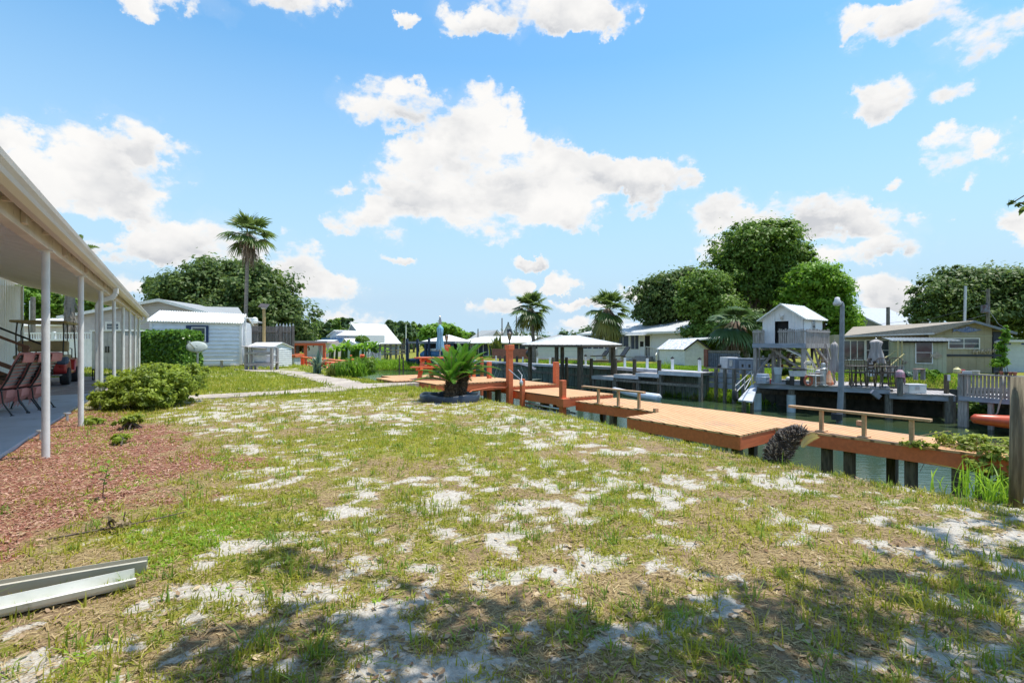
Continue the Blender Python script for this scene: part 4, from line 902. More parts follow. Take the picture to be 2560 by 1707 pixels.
def deck_section(nm, lab, v0, v1, u0, u1, z, bm, fas, piles, group='sections of the orange dock', sleeve=()):
    o0 = (v0, u0, 0); d = thingW(nm, lab, 'dock', v0, u0, 0, group)
    outline = [(v0, u0), (v1, u0), (v1, u1), (v0, u1)] if not fas else fas
    mb = UB(o0); mb.poly_prism(outline, z-0.035, z); mb.build('decking', bm, d)
    mb = UB(o0); n = len(outline)
    cx = sum(p[0] for p in outline)/n; cy = sum(p[1] for p in outline)/n
    for a, b in zip(outline, outline[1:]+outline[:1]):
        A = Vector((a[0], a[1], z-0.035-0.115)); B = Vector((b[0], b[1], z-0.035-0.115)); dd = (B-A).normalized(); nn = Vector((dd.y, -dd.x, 0))
        mb.beam(A-nn*0.03+dd*0.002, B-nn*0.03-dd*0.002, 0.045, 0.225)
    mb.build('fascia', ORANGE, d, bevel=0.004)
    mb = UB(o0); k = int((u1-u0)/0.6)
    for i in range(1, k): mb.box((9.95 if fas else v0)+0.1, v1-0.4, u0+(u1-u0)*i/k-0.02, u0+(u1-u0)*i/k+0.02, z-0.20, z-0.04)
    mb.build('joists', PILE, d)
    for (pv, pu) in piles:
        mb = UB(o0); r_ = 0.075; mb.box(pv-0.07, pv+0.07, pu-0.07, pu+0.07, -2.5, z-0.04); mb.build('piling', PILE, d)
    for (pv, pu, zt) in sleeve:
        mb = UB(o0); mb.lathe([(0.10, -2.4), (0.10, zt)], 14, (pv, pu, 0)); mb.build('piling_sleeve', PIPEG, d)
    return d
# wide lower deck with the walk in one piece
A_out = [(8.28, 5.30), (9.64, 5.42), (9.80, 2.16), (10.75, 2.05), (11.0, 5.3), (11.0, 11.06), (9.42, 11.06), (9.52, 8.15), (8.30, 8.02)]
deck_section('lower_walkway', 'long low orange and tan walkway widening to a square platform above the canal edge', 8.28, 11.0, 2.16, 11.06, ZA, DK_D, A_out,
  [(9.75, 8.9), (9.55, 9.7), (10.9, 9.5), (8.5, 5.5), (8.55, 6.6), (8.5, 7.6), (10.8, 6.6), (9.85, 4.6), (9.9, 4.25), (9.9, 3.35), (9.9, 2.75), (10.0, 2.5), (10.7, 3.9), (10.1, 2.22), (10.9, 5.1)],
  sleeve=[(9.65, 9.3, -0.95), (8.42, 7.9, -0.8), (8.42, 5.75, -0.40), (8.42, 6.3, -0.40)])
for ch_ in bpy.data.objects['lower_walkway'].children: pass
deck_section('mid_dock', 'middle orange dock platform one step up between two short orange posts', 9.15, 10.95, 11.12, 13.85, ZD, DK_L, None, [(9.3, 12.4), (10.8, 11.4), (10.8, 13.6)], sleeve=[(9.28, 11.28, -0.62), (9.35, 11.9, -0.7), (9.30, 12.1, -0.75)])
deck_section('upper_dock', 'narrow orange dock platform behind the tall orange post', 9.12, 11.0, 13.92, 18.7, ZE2, DK_L, None, [(9.3, 14.2), (10.8, 14.2), (10.8, 18.4)])
deck_section('picnic_dock', 'highest orange dock platform carrying the picnic table', 6.45, 9.05, 13.9, 18.7, ZE, DK_L, None, [(8.8, 14.2), (7.6, 14.1), (8.8, 18.4), (6.7, 18.4)], sleeve=[(7.9, 14.1, -0.1)])
def bnode(name, label, v, u, z, sz, h, rz=0.0, cap=None, grp=None, cat='post'):
    t_ = thingW(name, label, cat, v, u, z, grp); mb = MB(); mb.box(-sz/2, sz/2, -sz/2, sz/2, 0, h); mb.build('shaft', ORANGE, t_, bevel=0.008)
    if cap: mb = MB(); mb.box(-sz*.68, sz*.68, -sz*.68, sz*.68, h-0.16, h+0.0); mb.build('cap', ORANGE, t_, bevel=0.01)
    return t_
G = 'orange mooring posts of the dock'
bnode('dock_post', 'short orange dock post on the near left corner of the middle platform', 9.08, 13.2, -1.3, 0.13, 1.3-0.24+0.40, grp=G)
bnode('dock_post', 'short thick orange dock post where the middle platform steps down to the walkway', 9.06, 11.18, -0.95, 0.15, 0.95-0.24+0.48, grp=G)
mb = UB((9.06, 11.18, -0.95)); mb.box(8.93, 9.19, 11.0, 11.3, -0.50, -0.26); o = mb.build('bracket', ORANGE, bpy.data.objects['dock_post.001'], bevel=0.006)
bnode('dock_post', 'leaning-roped orange post at the far right corner of the upper platform', 11.05, 14.0, -1.3, 0.16, 1.3-0.12+0.75, grp=G)
tp = bnode('dock_post', 'tallest orange dock post with a black lantern on its cap', 8.98, 13.78, -1.3, 0.17, 1.3+ZZ(862, 16.2)-0.0, cap=1, grp=G)
bnode('dock_post', 'orange post with lantern behind the sago palm', 9.3, 19.0, -1.0, 0.17, 1.0+ZZ(862, 21.0), cap=1, grp=G)
bnode('dock_post', 'orange post at the right end of the slatted orange screen', 10.5, 17.6, -1.0, 0.15, 1.0+ZZ(905, 20.2), grp=G)
bnode('dock_post', 'far orange post behind the slatted orange screen', 11.2, 19.4, -1.0, 0.12, 1.0+ZZ(893, 22.3), grp=G)
IRON = mat('lantern_iron', (0.035, 0.03, 0.028), (0.05, 0.04, 0.035), 0.5)
LG, t_, b_ = base_mat('lantern_glass'); b_.inputs['Base Color'].default_value = (0.45, 0.38, 0.25, 1); b_.inputs['Roughness'].default_value = 0.15; t_.link(t_.mix(t_.noise(t_.obj(), 9, 2), (0.45, 0.38, 0.25), (0.3, 0.24, 0.15)), b_.inputs['Base Color'])
def lantern(label, loc, k=1.0):
    t_ = thing('post_lantern', label, 'lantern', loc, 0, 'black lanterns on orange posts')
    mb = MB(); mb.lathe([(0.06*k, 0), (0.05*k, 0.03*k), (0.022*k, 0.05*k), (0.03*k, 0.12*k), (0.02*k, 0.16*k), (0.05*k, 0.20*k), (0.02*k, 0.22*k)], 12); mb.lathe([(0.095*k, 0.40*k), (0.10*k, 0.42*k), (0.05*k, 0.47*k), (0.02*k, 0.50*k), (0.012*k, 0.54*k)], 12)
    for i in range(6): a = i*1.047; mb.tube([(0.05*k*math.cos(a), 0.05*k*math.sin(a), 0.21*k), (0.085*k*math.cos(a), 0.085*k*math.sin(a), 0.41*k)], 0.006*k, 5)
    mb.build('body', IRON, t_); mb = MB(); mb.lathe([(0.045*k, 0.215*k), (0.078*k, 0.40*k)], 6); mb.build('glass', LG, t_)
p = tp.location; lantern('black lantern on the tallest orange dock post', (p.x, p.y, -1.3+1.3+ZZ(862, 16.2)), 0.85)
q = bpy.data.objects['dock_post.004'].location; lantern('black lantern on the orange post behind the closed umbrella', (q.x, q.y, ZZ(862, 21.0)), 0.85)
# low tan handrails on the walkway
def rail(label, v, u0, u1, posts, zt=0.30, pw=0.06):
    t_ = thingW('walk_rail', label, 'handrail', v, u0, ZA, 'low tan handrails on the walkway'); O_ = (v, u0, ZA)
    mb = UB(O_); mb.box(v-0.055, v+0.055, u0, u1, ZA+zt, ZA+zt+0.045); mb.build('rail', TANW, t_, bevel=0.006)
    for u in posts:
        mb = UB(O_); mb.box(v-pw/2, v+pw/2, u-pw/2, u+pw/2, ZA+0.012, ZA+zt); mb.build('post', TANW, t_, bevel=0.004)
        mb = UB(O_); mb.box(v-0.10, v+0.10, u-0.07, u+0.07, ZA+0.001, ZA+0.025); mb.build('foot', TANW, t_, bevel=0.003)
def vu(px, py, z): p_ = P(px, py, z); return CA*p_.x+SA*p_.y, -SA*p_.x+CA*p_.y
a_, b_2, c_ = [vu(*q_, ZA) for q_ in ((2052, 1079), (2161, 1093), (2280, 1109))]
e0 = vu(1998, 1018, ZA+0.36); e1 = vu(2366, 1050, ZA+0.36)
print('rail', a_, b_2, c_, e0, e1)
rail('low tan handrail nearer the camera at the right end of the walkway', (a_[0]+b_2[0]+c_[0])/3, e1[1], e0[1], [a_[1], b_2[1], c_[1]], 0.385)
a_, b_2, c_ = [vu(*q_, ZA) for q_ in ((1495, 1009), (1545, 1016), (1599, 1023))]; e0 = vu(1467, 967, ZA+0.4); e1 = vu(1635, 982, ZA+0.4)
print('rail', a_, b_2, c_, e0, e1)
rail('low tan handrail at the far end of the walkway beside the middle platform', (a_[0]+b_2[0]+c_[0])/3, e1[1], e0[1], [a_[1], b_2[1], c_[1]], 0.40)
t_ = thingW('stub_post', 'stub of a tan post sticking up at the inner corner of the platform', 'post', 9.45, 8.2, ZA); mb = MB(); mb.box(-.05, .05, -.04, .04, -0.1, 0.09); mb.build('stub', TANW, t_)
v_, u_ = vu(2150, 1064, ZA); t_ = thingW('wood_block', 'small tan wood block at the far edge of the walkway', 'wood block', v_, u_, ZA); mb = MB(); mb.box(-.05, .05, -.05, .05, 0, 0.10); mb.build('block', TANW, t_, bevel=0.004)
# slatted orange screen on the upper platform
sc = thingW('orange_screen', 'low orange slatted screen behind the sago palm', 'fence', 9.6, 17.9, ZE2)
mb = MB()
for i in range(9): mb.box(-0.9+0.15*i, -0.84+0.15*i, 0, 0.03, 0, 0.42 if i < 6 else 0.5)
mb.build('slat', ORANGE, sc)
mb = MB(); mb.box(-0.95, 0.45, -.03, 0.0, 0.38, 0.44); mb.box(0.30, 0.42, -0.05, 0.05, 0.0, 0.62); mb.build('rail', ORANGE, sc)
# step box and picnic table
sb = thingW('step_box', 'brown-orange step box on the grass against the dock corner', 'step', 6.1, 16.5, 0)
mb = MB(); mb.box(-.32, .33, -.95, .65, -0.05, 0.055); mb.build('riser', mat('faded_orange', (0.42, 0.22, 0.14), (0.36, 0.19, 0.12), 0.8), sb, bevel=0.006); mb = MB(); mb.box(-.35, .35, -1.0, .7, 0.058, 0.09); mb.build('tread', DK_L, sb, bevel=0.004)
pt = thing('picnic_table', 'orange wooden picnic table with benches standing on the dock', 'picnic table', (XX(1112, 17.6), 17.6, ZE), R(172))
OB = mat('bright_orange', (0.72, 0.17, 0.06), (0.62, 0.14, 0.05), 0.5, scale=3)
Lh = 0.95
mb = MB()
for i in range(5): y = -0.36+0.18*i; mb.box(-Lh, Lh, y-0.083, y+0.083, 0.70, 0.74)
mb.build('table_top', OB, pt)
for s in (-1, 1):
    mb = MB()
    for y in (0.60, 0.75): mb.box(-Lh, Lh, s*y-0.07, s*y+0.07, 0.40, 0.44)
    mb.build('bench', OB, pt)
    for e in (-1, 1):
        mb = MB(); mb.beam((e*0.68, s*0.28, 0.70), (e*0.68, s*0.72, 0.0), 0.05, 0.14, up=(1, 0, 0)); mb.build('leg', OB, pt)
for e in (-1, 1): mb = MB(); mb.box(e*0.68-0.03+e*0.05, e*0.68+0.03+e*0.05, -0.82, 0.82, 0.31, 0.40); mb.box(e*0.68-0.03+e*0.05, e*0.68+0.03+e*0.05, -0.42, 0.42, 0.61, 0.70); mb.build('crossbar', OB, pt)
# closed blue umbrella through the table
UMB = mat('blue_canvas', (0.25, 0.50, 0.68), (0.16, 0.38, 0.56), 0.75, scale=9, stretch=(1, 1, .2)); 
def closed_umbrella(label, loc, ztop, z_tie, z_bot, rmax, fabric, pole, rtop=0.05, seed=1, floor=0.0, group=None, top_gap=0.0):
    t_ = thing('closed_umbrella', label, 'umbrella', loc, 0, group); rs = random.Random(seed)
    mb = MB(); mb.tube([(0, 0, floor), (0, 0, ztop-0.02)], 0.02, 8); mb.sphere((0, 0, ztop), 0.03, 8, 6); mb.build('pole', pole, t_)
    n_ = 32; prof = [(rtop*0.5, ztop-top_gap-0.03), (rmax*0.62, ztop-top_gap-0.12*(ztop-z_bot)), (rmax*0.72, z_tie+0.55*(ztop-top_gap-z_tie)), (rmax*0.55, z_tie), (rmax*0.8, (z_tie+z_bot)/2), (rmax, z_bot)]
    vs = []; fs = []; ph = [rs.uniform(0, 6) for _ in prof]
    for j, (r_, z) in enumerate(prof):
        for k in range(n_):
            a = 6.2832*k/n_; rr = r_*(1+0.30*math.cos(8*a+0.5*j)*min(1, j)+0.08*math.sin(3*a+ph[j])); vs.append((rr*math.cos(a), rr*math.sin(a), z+(0.05*math.cos(8*a)*rmax/0.2 if j == len(prof)-1 else 0)))
    for j in range(len(prof)-1):
        for k in range(n_): fs.append((j*n_+k, (j+1)*n_+k, (j+1)*n_+(k+1) % n_, j*n_+(k+1) % n_))
    fs.append(tuple(range(n_))); mb = MB(); mb.add(vs, fs); mb.build('canopy', fabric, t_, smooth=True)
    if top_gap:
        mb = MB()
        for k in range(6): a = k*1.047; mb.tube([(0.02*math.cos(a), 0.02*math.sin(a), ztop-0.03), (rmax*0.62*math.cos(a), rmax*.62*math.sin(a), ztop-top_gap-0.02)], 0.008, 4)
        mb.build('rib', GALV, t_)
    return t_
Yu = 17.6; closed_umbrella('closed light-blue umbrella standing through the orange picnic table', (XX(1100, Yu), Yu, ZE), ZZ(792, Yu)-ZE, ZZ(838, Yu)-ZE, ZZ(876, Yu)-ZE, 0.135, UMB, GALV, top_gap=0.24, seed=4)
# boat gear slung under the dock
pl = thingW('lift_frame', 'small aluminium boat lift frame hanging under the middle platform', 'boat lift', 9.25, 12.2, -0.75)
ALU = mat('aluminium', (0.66, 0.68, 0.70), (0.56, 0.58, 0.60), 0.3, 0.7)
mb = MB(); mb.tube([(0, -0.9, 0.0), (0, 1.1, 0.02)], 0.03, 8); mb.tube([(0, -0.9, 0.13), (0, 1.1, 0.15)], 0.03, 8); mb.tube([(0.4, -0.9, 0.0), (0.4, 1.1, 0.02)], 0.03, 8)
mb.build('tube_rail', ALU, pl)
mb = MB()
for y in (-0.8, -0.2, 0.4, 1.0): mb.beam((0, y, -0.03), (0, y, 0.18), 0.05, 0.03); mb.beam((0, y, 0), (0.4, y, 0), 0.04, 0.03)
mb.build('cross_bar', ALU, pl)
ln = thingW('mooring_line', 'orange hose line draped along the near edge of the picnic platform', 'hose', 7.9, 13.8, -0.2)
mb = MB(); mb.tube([(-0.75, -0.03, -0.42), (-0.62, -0.04, -0.15), (-0.3, -0.05, 0.03), (0.3, -0.05, 0.09), (0.9, -0.05, 0.06), (1.08, -0.06, 0.16)], 0.018, 7); mb.build('line', ORANGE, ln, smooth=True)
cp = thingW('boat_winch', 'weathered white pulley block lashed to the near orange post', 'winch', 9.0, 13.15, 0.0)
mb = MB(); mb.sphere((-.05, -.08, 0.04), 0.07, 10, 7, (1, .7, 1.4)); mb.tube([(-.05, -.08, .1), (0.1, 0.1, 0.28), (0.22, 0.5, 0.42)], 0.012, 6); mb.tube([(0.0, -.05, 0.1), (-.2, .4, 0.45)], 0.015, 6); mb.build('block_and_line', GALV, cp)
# ================================================================== SAGO PALMS
def sago_frond(rs, az_, el_, ln, nl=56, wid=0.0075, ll=0.13):
    d = Vector((math.cos(az_), math.sin(az_), 0)); pts = []
    for i in range(14):
        t = i/13; e = el_-0.75*t*t*(0.5+0.6*math.cos(el_)); 
        pts.append((pts[-1]+(d*math.cos(e)+Vector((0, 0, 1))*math.sin(e))*ln/13) if pts else Vector((0, 0, 0)))
    V = []; Qd = []; side = Vector((-math.sin(az_), math.cos(az_), 0))
    for i in range(nl):
        t = 0.10+0.9*i/nl; k = t*13; a = min(12, int(k)); p = pts[a].lerp(pts[a+1], k-a); tg = (pts[a+1]-pts[a]).normalized(); up = side.cross(tg)
        if up.z < 0: up = -up
        l_ = ll*(math.sin(math.pi*min(1, 0.12+t*0.86))**0.6)*rs.uniform(.9, 1.1)
        for s in (-1, 1):
            dr = (side*s*0.80+tg*0.62+up*0.32).normalized(); q = p+dr*l_*0.55; e = p+dr*l_-Vector((0, 0, 0.01)); w_ = tg*wid; b = len(V)
            V += [tuple(p-w_*.6), tuple(p+w_*.6), tuple(q+w_), tuple(q-w_), tuple(e+w_*.2), tuple(e-w_*.2)]; Qd += [(b, b+1, b+2, b+3), (b+3, b+2, b+4, b+5)]
    return pts, V, Qd
def sago(name, label, loc, heads, cat='sago palm', group=None, seed=5):
    root = thing(name, label, cat, loc, 0, group); rs = random.Random(seed)
    V = []; Qd = []; T = []; ra = MB(); tm = MB()
    for (hx, hy, hz, r0, nf, fl, e0, e1, lean) in heads:
        h = Vector((hx, hy, hz)); b0 = Vector((hx*0.55, hy*0.55, -0.05))
        tm.tube([b0, b0.lerp(h, 0.35), b0.lerp(h, 0.8), h], [r0*0.85, r0*1.05, r0*0.95, r0*0.5], 14)
        for i in range(int(520*(hz/0.4))):
            a = rs.uniform(0, 6.2832); z = rs.uniform(0, 1); c = b0.lerp(h, z); rr = r0*(0.95 if z < .85 else .7); q = Vector((math.cos(a), math.sin(a), 0)); p = c+q*rr
            tm.beam(p-q*0.02, p+q*rs.uniform(.02, .05)+Vector((0, 0, rs.uniform(.01, .05))), 0.026, 0.014, taper=0.35)
        for i in range(nf):
            az_ = i*2.39996+rs.uniform(-.15, .15); f_ = (i/(nf-1)); e = e1+(e0-e1)*f_**0.8+rs.uniform(-.06, .06)
            pts, v, q = sago_frond(rs, az_, e, fl*rs.uniform(.88, 1.08)); b = len(V); V += [tuple(Vector(x)+h) for x in v]; Qd += [tuple(x+b for x in f) for f in q]
            tt = min(1, max(0, rs.gauss(0.5, .2)+0.15*math.sin(e))); T += [tt]*len(v); ra.tube([p+h for p in pts[::3]], [0.012, 0.010, 0.008, 0.006, 0.003][:len(pts[::3])], 4, cap=False)
    T = np.array(T); array_mesh('fronds', np.array(V), None, np.array(Qd), L_SAGO, root, np.stack([T, T, T, np.ones_like(T)], 1))
    ra.build('rachis', mat('frond_stem', (0.20, 0.22, 0.06), (0.26, 0.22, 0.08), 0.6), root); tm.build('trunk', mat('scaly_trunk', (0.17, 0.105, 0.06), (0.055, 0.038, 0.028), 0.95, scale=20), root)
    return root
sp_ = P(1128, 1000, 0.0)
sago('sago_palm', 'green sago palm with two scaly trunks growing in a dark edging ring by the dock', (sp_.x, sp_.y, 0.0),
     [(-0.0, -0.05, 0.40, 0.14, 26, 0.86, 0.30, 1.40, 0), (0.26, 0.30, 0.58, 0.12, 30, 0.84, 0.10, 1.45, 0)], seed=6)
rg = thing('plant_ring', 'black plastic edging ring around the sago palm', 'garden edging', (sp_.x-0.03, sp_.y, 0))
mb = MB(); n_ = 48; vs = []; fs = []
for (rr, z) in ((0.66, -0.02), (0.67, 0.13), (0.64, 0.15), (0.62, 0.13), (0.60, -0.02)):
    for k in range(n_): a = 6.2832*k/n_; vs.append((rr*math.cos(a)*1.0, rr*0.98*math.sin(a), z*(1+0.12*math.sin(5*a))))
for j in range(4):
    for k in range(n_): fs.append((j*n_+k, j*n_+(k+1) % n_, (j+1)*n_+(k+1) % n_, (j+1)*n_+k))
mb.add(vs, fs); mb.build('edging', mat('black_plastic', (0.02, 0.028, 0.045), (0.03, 0.04, 0.06), 0.35), rg, smooth=True)
# the dead leaning sago stump at the water's edge
sp2 = P(1962, 1146, 0.0); root = thing('dead_sago_stump', 'blackened shaggy leaning palm stump with one dry frond at the grass edge', 'palm stump', (sp2.x, sp2.y, -0.02)); rs = random.Random(9)
BLK = mat('charred_fibre', (0.09, 0.07, 0.06), (0.03, 0.024, 0.022), 0.9, scale=15); TIP = mat('frayed_tips', (0.48, 0.42, 0.38), (0.24, 0.19, 0.17), 0.9, scale=15)
sc_ = sp2.y/1280; ax = [Vector((-22*sc_, 0, 0)), Vector((-14*sc_, 0, 28*sc_)), Vector((6*sc_, -0.02, 60*sc_)), Vector((30*sc_, -0.03, 78*sc_))]; rr_ = [22*sc_, 30*sc_, 27*sc_, 16*sc_]
tm = MB(); tm.tube([ax[0]-Vector((0, 0, .1))]+ax, [rr_[0]]+rr_, 14); tm.build('trunk', BLK, root, smooth=True)
tm = MB(); tp_ = MB()
for i in range(1500):
    k = rs.uniform(0, 2.999); a = int(k); c = ax[a].lerp(ax[a+1], k-a); r0 = rr_[a]*(1-(k-a))+rr_[a+1]*(k-a); th = rs.uniform(0, 6.2832)
    q = Vector((math.cos(th), math.sin(th)*.9, 0.25*math.sin(th*2))); q.normalize(); p = c+q*r0*0.9; e = p+q*rs.uniform(.015, .05)+Vector((rs.uniform(-.02, .02), 0, rs.uniform(-.005, .05)))
    (tm if rs.random() < 0.58 else tp_).beam(p, e, 0.013, 0.008, taper=0.5)
tm.build('leaf_scales', BLK, root); tp_.build('frayed_tips', TIP, root)
pts, v, q = sago_frond(rs, 0.0, 0.25, 0.23, 22, 0.006, 0.085); T = np.full(len(v), 0.8); L_STR = leaf_mat('straw_frond', (0.40, 0.30, 0.12), (0.62, 0.50, 0.24), 0.2)
h = ax[2]+Vector((0.02, -0.20, -0.09)); M_ = Matrix.Rotation(R(-38), 3, 'Y') @ Matrix.Rotation(R(-70), 3, 'X'); array_mesh('dry_frond', np.array([tuple(h+(M_ @ Vector(x))) for x in v]), None, np.array(q), L_STR, root, np.stack([T, T, T, np.ones_like(T)], 1))
# ================================================================== FAR BANK, CENTRE
TEAL = mat('pale_teal_wall', (0.55, 0.66, 0.66), (0.48, 0.59, 0.60), 0.6, scale=2)
SEAW = mat('old_seawall', (0.17, 0.215, 0.19), (0.08, 0.11, 0.10), 0.9, scale=4, stretch=(3, 3, .7), c3=(0.16, 0.14, 0.10), s3=1.2, bump=0.4)
CAPW = mat('seawall_cap', (0.52, 0.55, 0.62), (0.42, 0.45, 0.52), 0.7, scale=3, c3=(0.30, 0.32, 0.36), s3=2)
HOUSEW = mat('white_house_wall', (0.76, 0.77, 0.79), (0.71, 0.72, 0.74), 0.6, scale=2)
def seawall(name, label, xl, Yl, xr, Yr, zc, grp):
    f = FR(xl, Yl, xr, Yr); t_ = f.thing(name, label, 'seawall', grp); n_ = int(f.w/0.3)
    mb = MB()
    for i in range(n_): a = f.w*i/n_; mb.box(a+0.01, a+f.w/n_-0.01, -0.03 if i % 2 else 0.0, 0.10, -2.5, zc-0.16)
    mb.build('sheet_wall', SEAW, t_)
    mb = MB(); mb.box(-0.05, f.w+0.05, -0.22, 0.30, zc-0.16, zc); mb.build('cap', CAPW, t_, bevel=0.01)
    mb = MB(); mb.box(0, f.w, -0.06, -0.03, -0.75, -0.60); mb.build('waler', PILEG, t_)
    return f, t_
fs1, sw1 = seawall('seawall', 'grey-green seawall with pale cap below the lawn of the white screened house', 1392, 33.6, 1766, 23.8, -0.04, 'seawalls across the canal')
fs2, sw2 = seawall('seawall', 'shaded seawall beyond the hip-roofed boathouse', 1170, 43.5, 1392, 33.64, -0.10, 'seawalls across the canal')
# white capped posts along the cap, and dark pilings standing before it
cap0 = None
for (px, y0, lab) in ((1464, 897, 1), (1562, 899, 1), (1618, 900, 1), (1681, 903, 1), (1749, 904, 1)):
    x = fs1.x(px, 0.1); _, k = fs1.hit(px, 0.1); wp = fs1.A+fs1.e*x+fs1.m*0.1
    t_ = thing('seawall_post', {1464: 'white capped post on the seawall, left of the screened porch stairs', 1562: 'white capped post on the seawall below the left end of the green lawn', 1618: 'white capped post on the seawall midway along the green lawn', 1681: 'white capped post on the seawall in front of the small white shed', 1749: 'white capped post at the right end of the pale seawall'}[px], 'post', (wp.x, wp.y, -0.04), 0, 'white capped posts on the seawall')
    h = 0.55; mb = MB(); mb.box(-.06, .06, -.06, .06, 0, h); mb.build('shaft', WHITE2, t_); mb = MB(); mb.lathe([(0.10, h), (0.09, h+.04), (0.01, h+.12)], 4); mb.build('cap', BLACK, t_)
def pile(label, px, Y, ytop, w_=0.2, name='piling', grp='pilings along the far seawall', m_=None, z0=-2.4):
    t_ = thing(name, label, 'piling', (XX(px, Y), Y, z0), rnd.uniform(0, 1), grp); mb = MB(); mb.tube([(0, 0, 0), (0.01, 0, ZZ(ytop, Y)-z0)], [w_*0.55, w_*0.5], 9); mb.build('shaft', m_ or PILE, t_); return t_
for (px, Y, yt, lab) in ((1416, 31.8, 893, 'dark piling just right of the boathouse left post'), (1478, 28.7, 896, 'dark piling before the screened porch between boathouse and palm'), (1538, 27.8, 896, 'brown piling standing before the lawn beside the second palm'), (1586, 26.5, 898, 'brown piling left of the floating roll, before the green lawn'),
                         (1648, 25.0, 900, 'brown piling before the small white shed'), (1327, 36.5, 891, 'dark piling below the first palm at the red fence end'), (1292, 38.5, 890, 'dark piling right of the tall orange post before the red fence'), (1262, 39.5, 889, 'dark piling left of the tall orange post'),
                         (1250, 40.5, 889, 'black piling before the left half of the red fence'), (1382, 34.5, 893, 'dark piling beyond the boathouse roof posts')):
    pile(lab, px, Y, yt)
for (px, Y, yt, lab) in ((1240, 41.5, 889, 'short white post at the left end before the red fence'), (1307, 38.0, 892, 'short white post before the right half of the red fence'), (1343, 36.4, 895, 'white post under the hip roof by the palm trunk'), (1375, 34.9, 893, 'white post with dark top under the hip roof')):
    pile(lab, px, Y, yt, 0.12, 'white_post', 'short white posts along the far dock', WHITE2, -0.1)
# stepped low platforms in front of the wall
fp = FR(1480, 28.5, 1757, 23.0)
for (a, b, yt, lab) in ((1480, 1534, 940, 'lowest step of the grey dock before the seawall, farthest left'), (1535, 1596, 937, 'second step of the grey dock with pale front edge'), (1590, 1648, 933, 'third step of the grey dock with pale front edge'), (1646, 1752, 929, 'longest and highest step of the grey dock')):
    x0, x1 = fp.x(a), fp.x(b); zt = fp.z((a+b)/2, yt); t_ = thing('low_dock', lab, 'dock', (*(fp.A+fp.e*x0), 0), fp.rz, 'stepped grey docks before the seawall'); L_ = x1-x0
    mb = MB(); nb = int(L_/0.15)
    for i in range(nb): mb.box(L_*i/nb+0.006, L_*(i+1)/nb-0.006, 0.0, 1.0, zt-0.03, zt)
    mb.build('decking', GREYWOODH, t_)
    mb = MB(); mb.box(0, L_, -0.035, 0.0, zt-0.19, zt-0.005); mb.build('fascia', CAPW, t_)
    mb = MB(); mb.box(0, L_, -0.02, 0.02, -0.72, -0.60); mb.build('lower_beam', PILEG, t_)
    for xx in (0.06, L_-0.06): mb = MB(); mb.box(xx-.07, xx+.07, 0.02, 0.16, -2.4, zt-0.04); mb.build('leg', PILEG, t_)
# white roll floating
Yf = 24.4; fl = FR(1532, 26.5, 1646, 23.6); t_ = thing('floating_mat', 'rolled white and pale blue floating mat moored beside the grey dock', 'floating mat', (*fl.A, WATER_Z), fl.rz)
mb = MB(); mb.tube([(0, 0, 0.30), (0.15, 0, 0.28), (1.2, -0.05, 0.18), (2.4, -.05, 0.14), (fl.w, 0, 0.12), (fl.w+.05, 0, 0.1)], [0.05, 0.10, 0.14, 0.18, 0.19, 0.15], 16); mb.build('roll', mat('pale_vinyl', (0.50, 0.58, 0.72), (0.66, 0.70, 0.76), 0.5, scale=5), t_, smooth=True)
# screened white house
f = FR(1458, 46.0, 1731, 35.5); h = f.thing('screened_house', 'long low white house with a dark screened porch and pale roof across the canal', 'house')
ze = (f.z(1463, 834)+f.z(1731, 827))/2; zb = 0.25; xa = f.x(1458); xb = f.x(1600); xc = f.w
mb = MB(); siding(mb, xb-0.2, xc, zb, ze, 0, 0.15, 0.01); mb.box(xa, xc, 0.05, 7, zb-0.6, ze-0.02); siding(mb, xa, xb-0.2, zb, 0.86, 0, 0.15, 0.008); mb.box(xa, xb-0.2, -0.01, 0.05, ze-0.14, ze); siding_side(mb, 0, 7, zb, ze, xc+0.002, 1, 0.15); mb.add([(xc, 0, ze), (xc, 7, ze), (xc, 3.5, ze+0.85)], [(0, 1, 2)]); mb.build('wall', HOUSEW, h)
for (p0, p1) in ((1458, 1481), (1483, 1511), (1513, 1541), (1543, 1574), (1577, 1599)):
    x0, x1 = f.x(p0), f.x(p1); mb = MB(); mb.box(x0+0.05, x1-0.05, -0.02, 0.04, 0.86, ze-0.14); s_ = mb.build('screen_panel', SCREEN, h)
    mb = MB(); xm = (x0+x1)/2; mb.box(xm-.02, xm+.02, -.035, -.02, 0.86, ze-.14); mb.build('mullion', WHITE, s_)
    mb = MB(); mb.box(x1-0.06, x1+0.05, -.05, 0.03, zb, ze-0.1); mb.build('porch_post', WHITE2, h)
x0, x1 = f.x(1613), f.x(1626); mb = MB(); mb.box(x0, x1, -.03, .03, 0.35, 1.9); d_ = mb.build('door', DARK, h)
mb = MB(); mb.box(x0-.12, x0, -.05, .03, 0.3, 1.98); mb.box(x1, x1+.10, -.05, .03, 0.3, 1.98); mb.box(x0-.12, x1+.1, -.05, .03, 1.9, 2.0); mb.build('door_frame', WHITE2, d_)
x0, x1 = f.x(1601), f.x(1610); mb = MB(); mb.box(x0, x1, -.04, .03, 1.05, 1.45); mb.build('ac_unit', DARK, h)
mb = MB(); slab(mb, (f.x(1580), -0.8, ze-0.22), (f.x(1628), -0.8, ze-0.22), (f.x(1628), 0, ze-0.1), (f.x(1580), 0, ze-0.1), 0.05); mb.build('awning', WHITE2, h)
RFG = mat('pale_grey_roof', (0.56, 0.57, 0.58), (0.49, 0.50, 0.51), 0.6, scale=1.5, c3=(0.40, 0.41, 0.42), s3=.7)
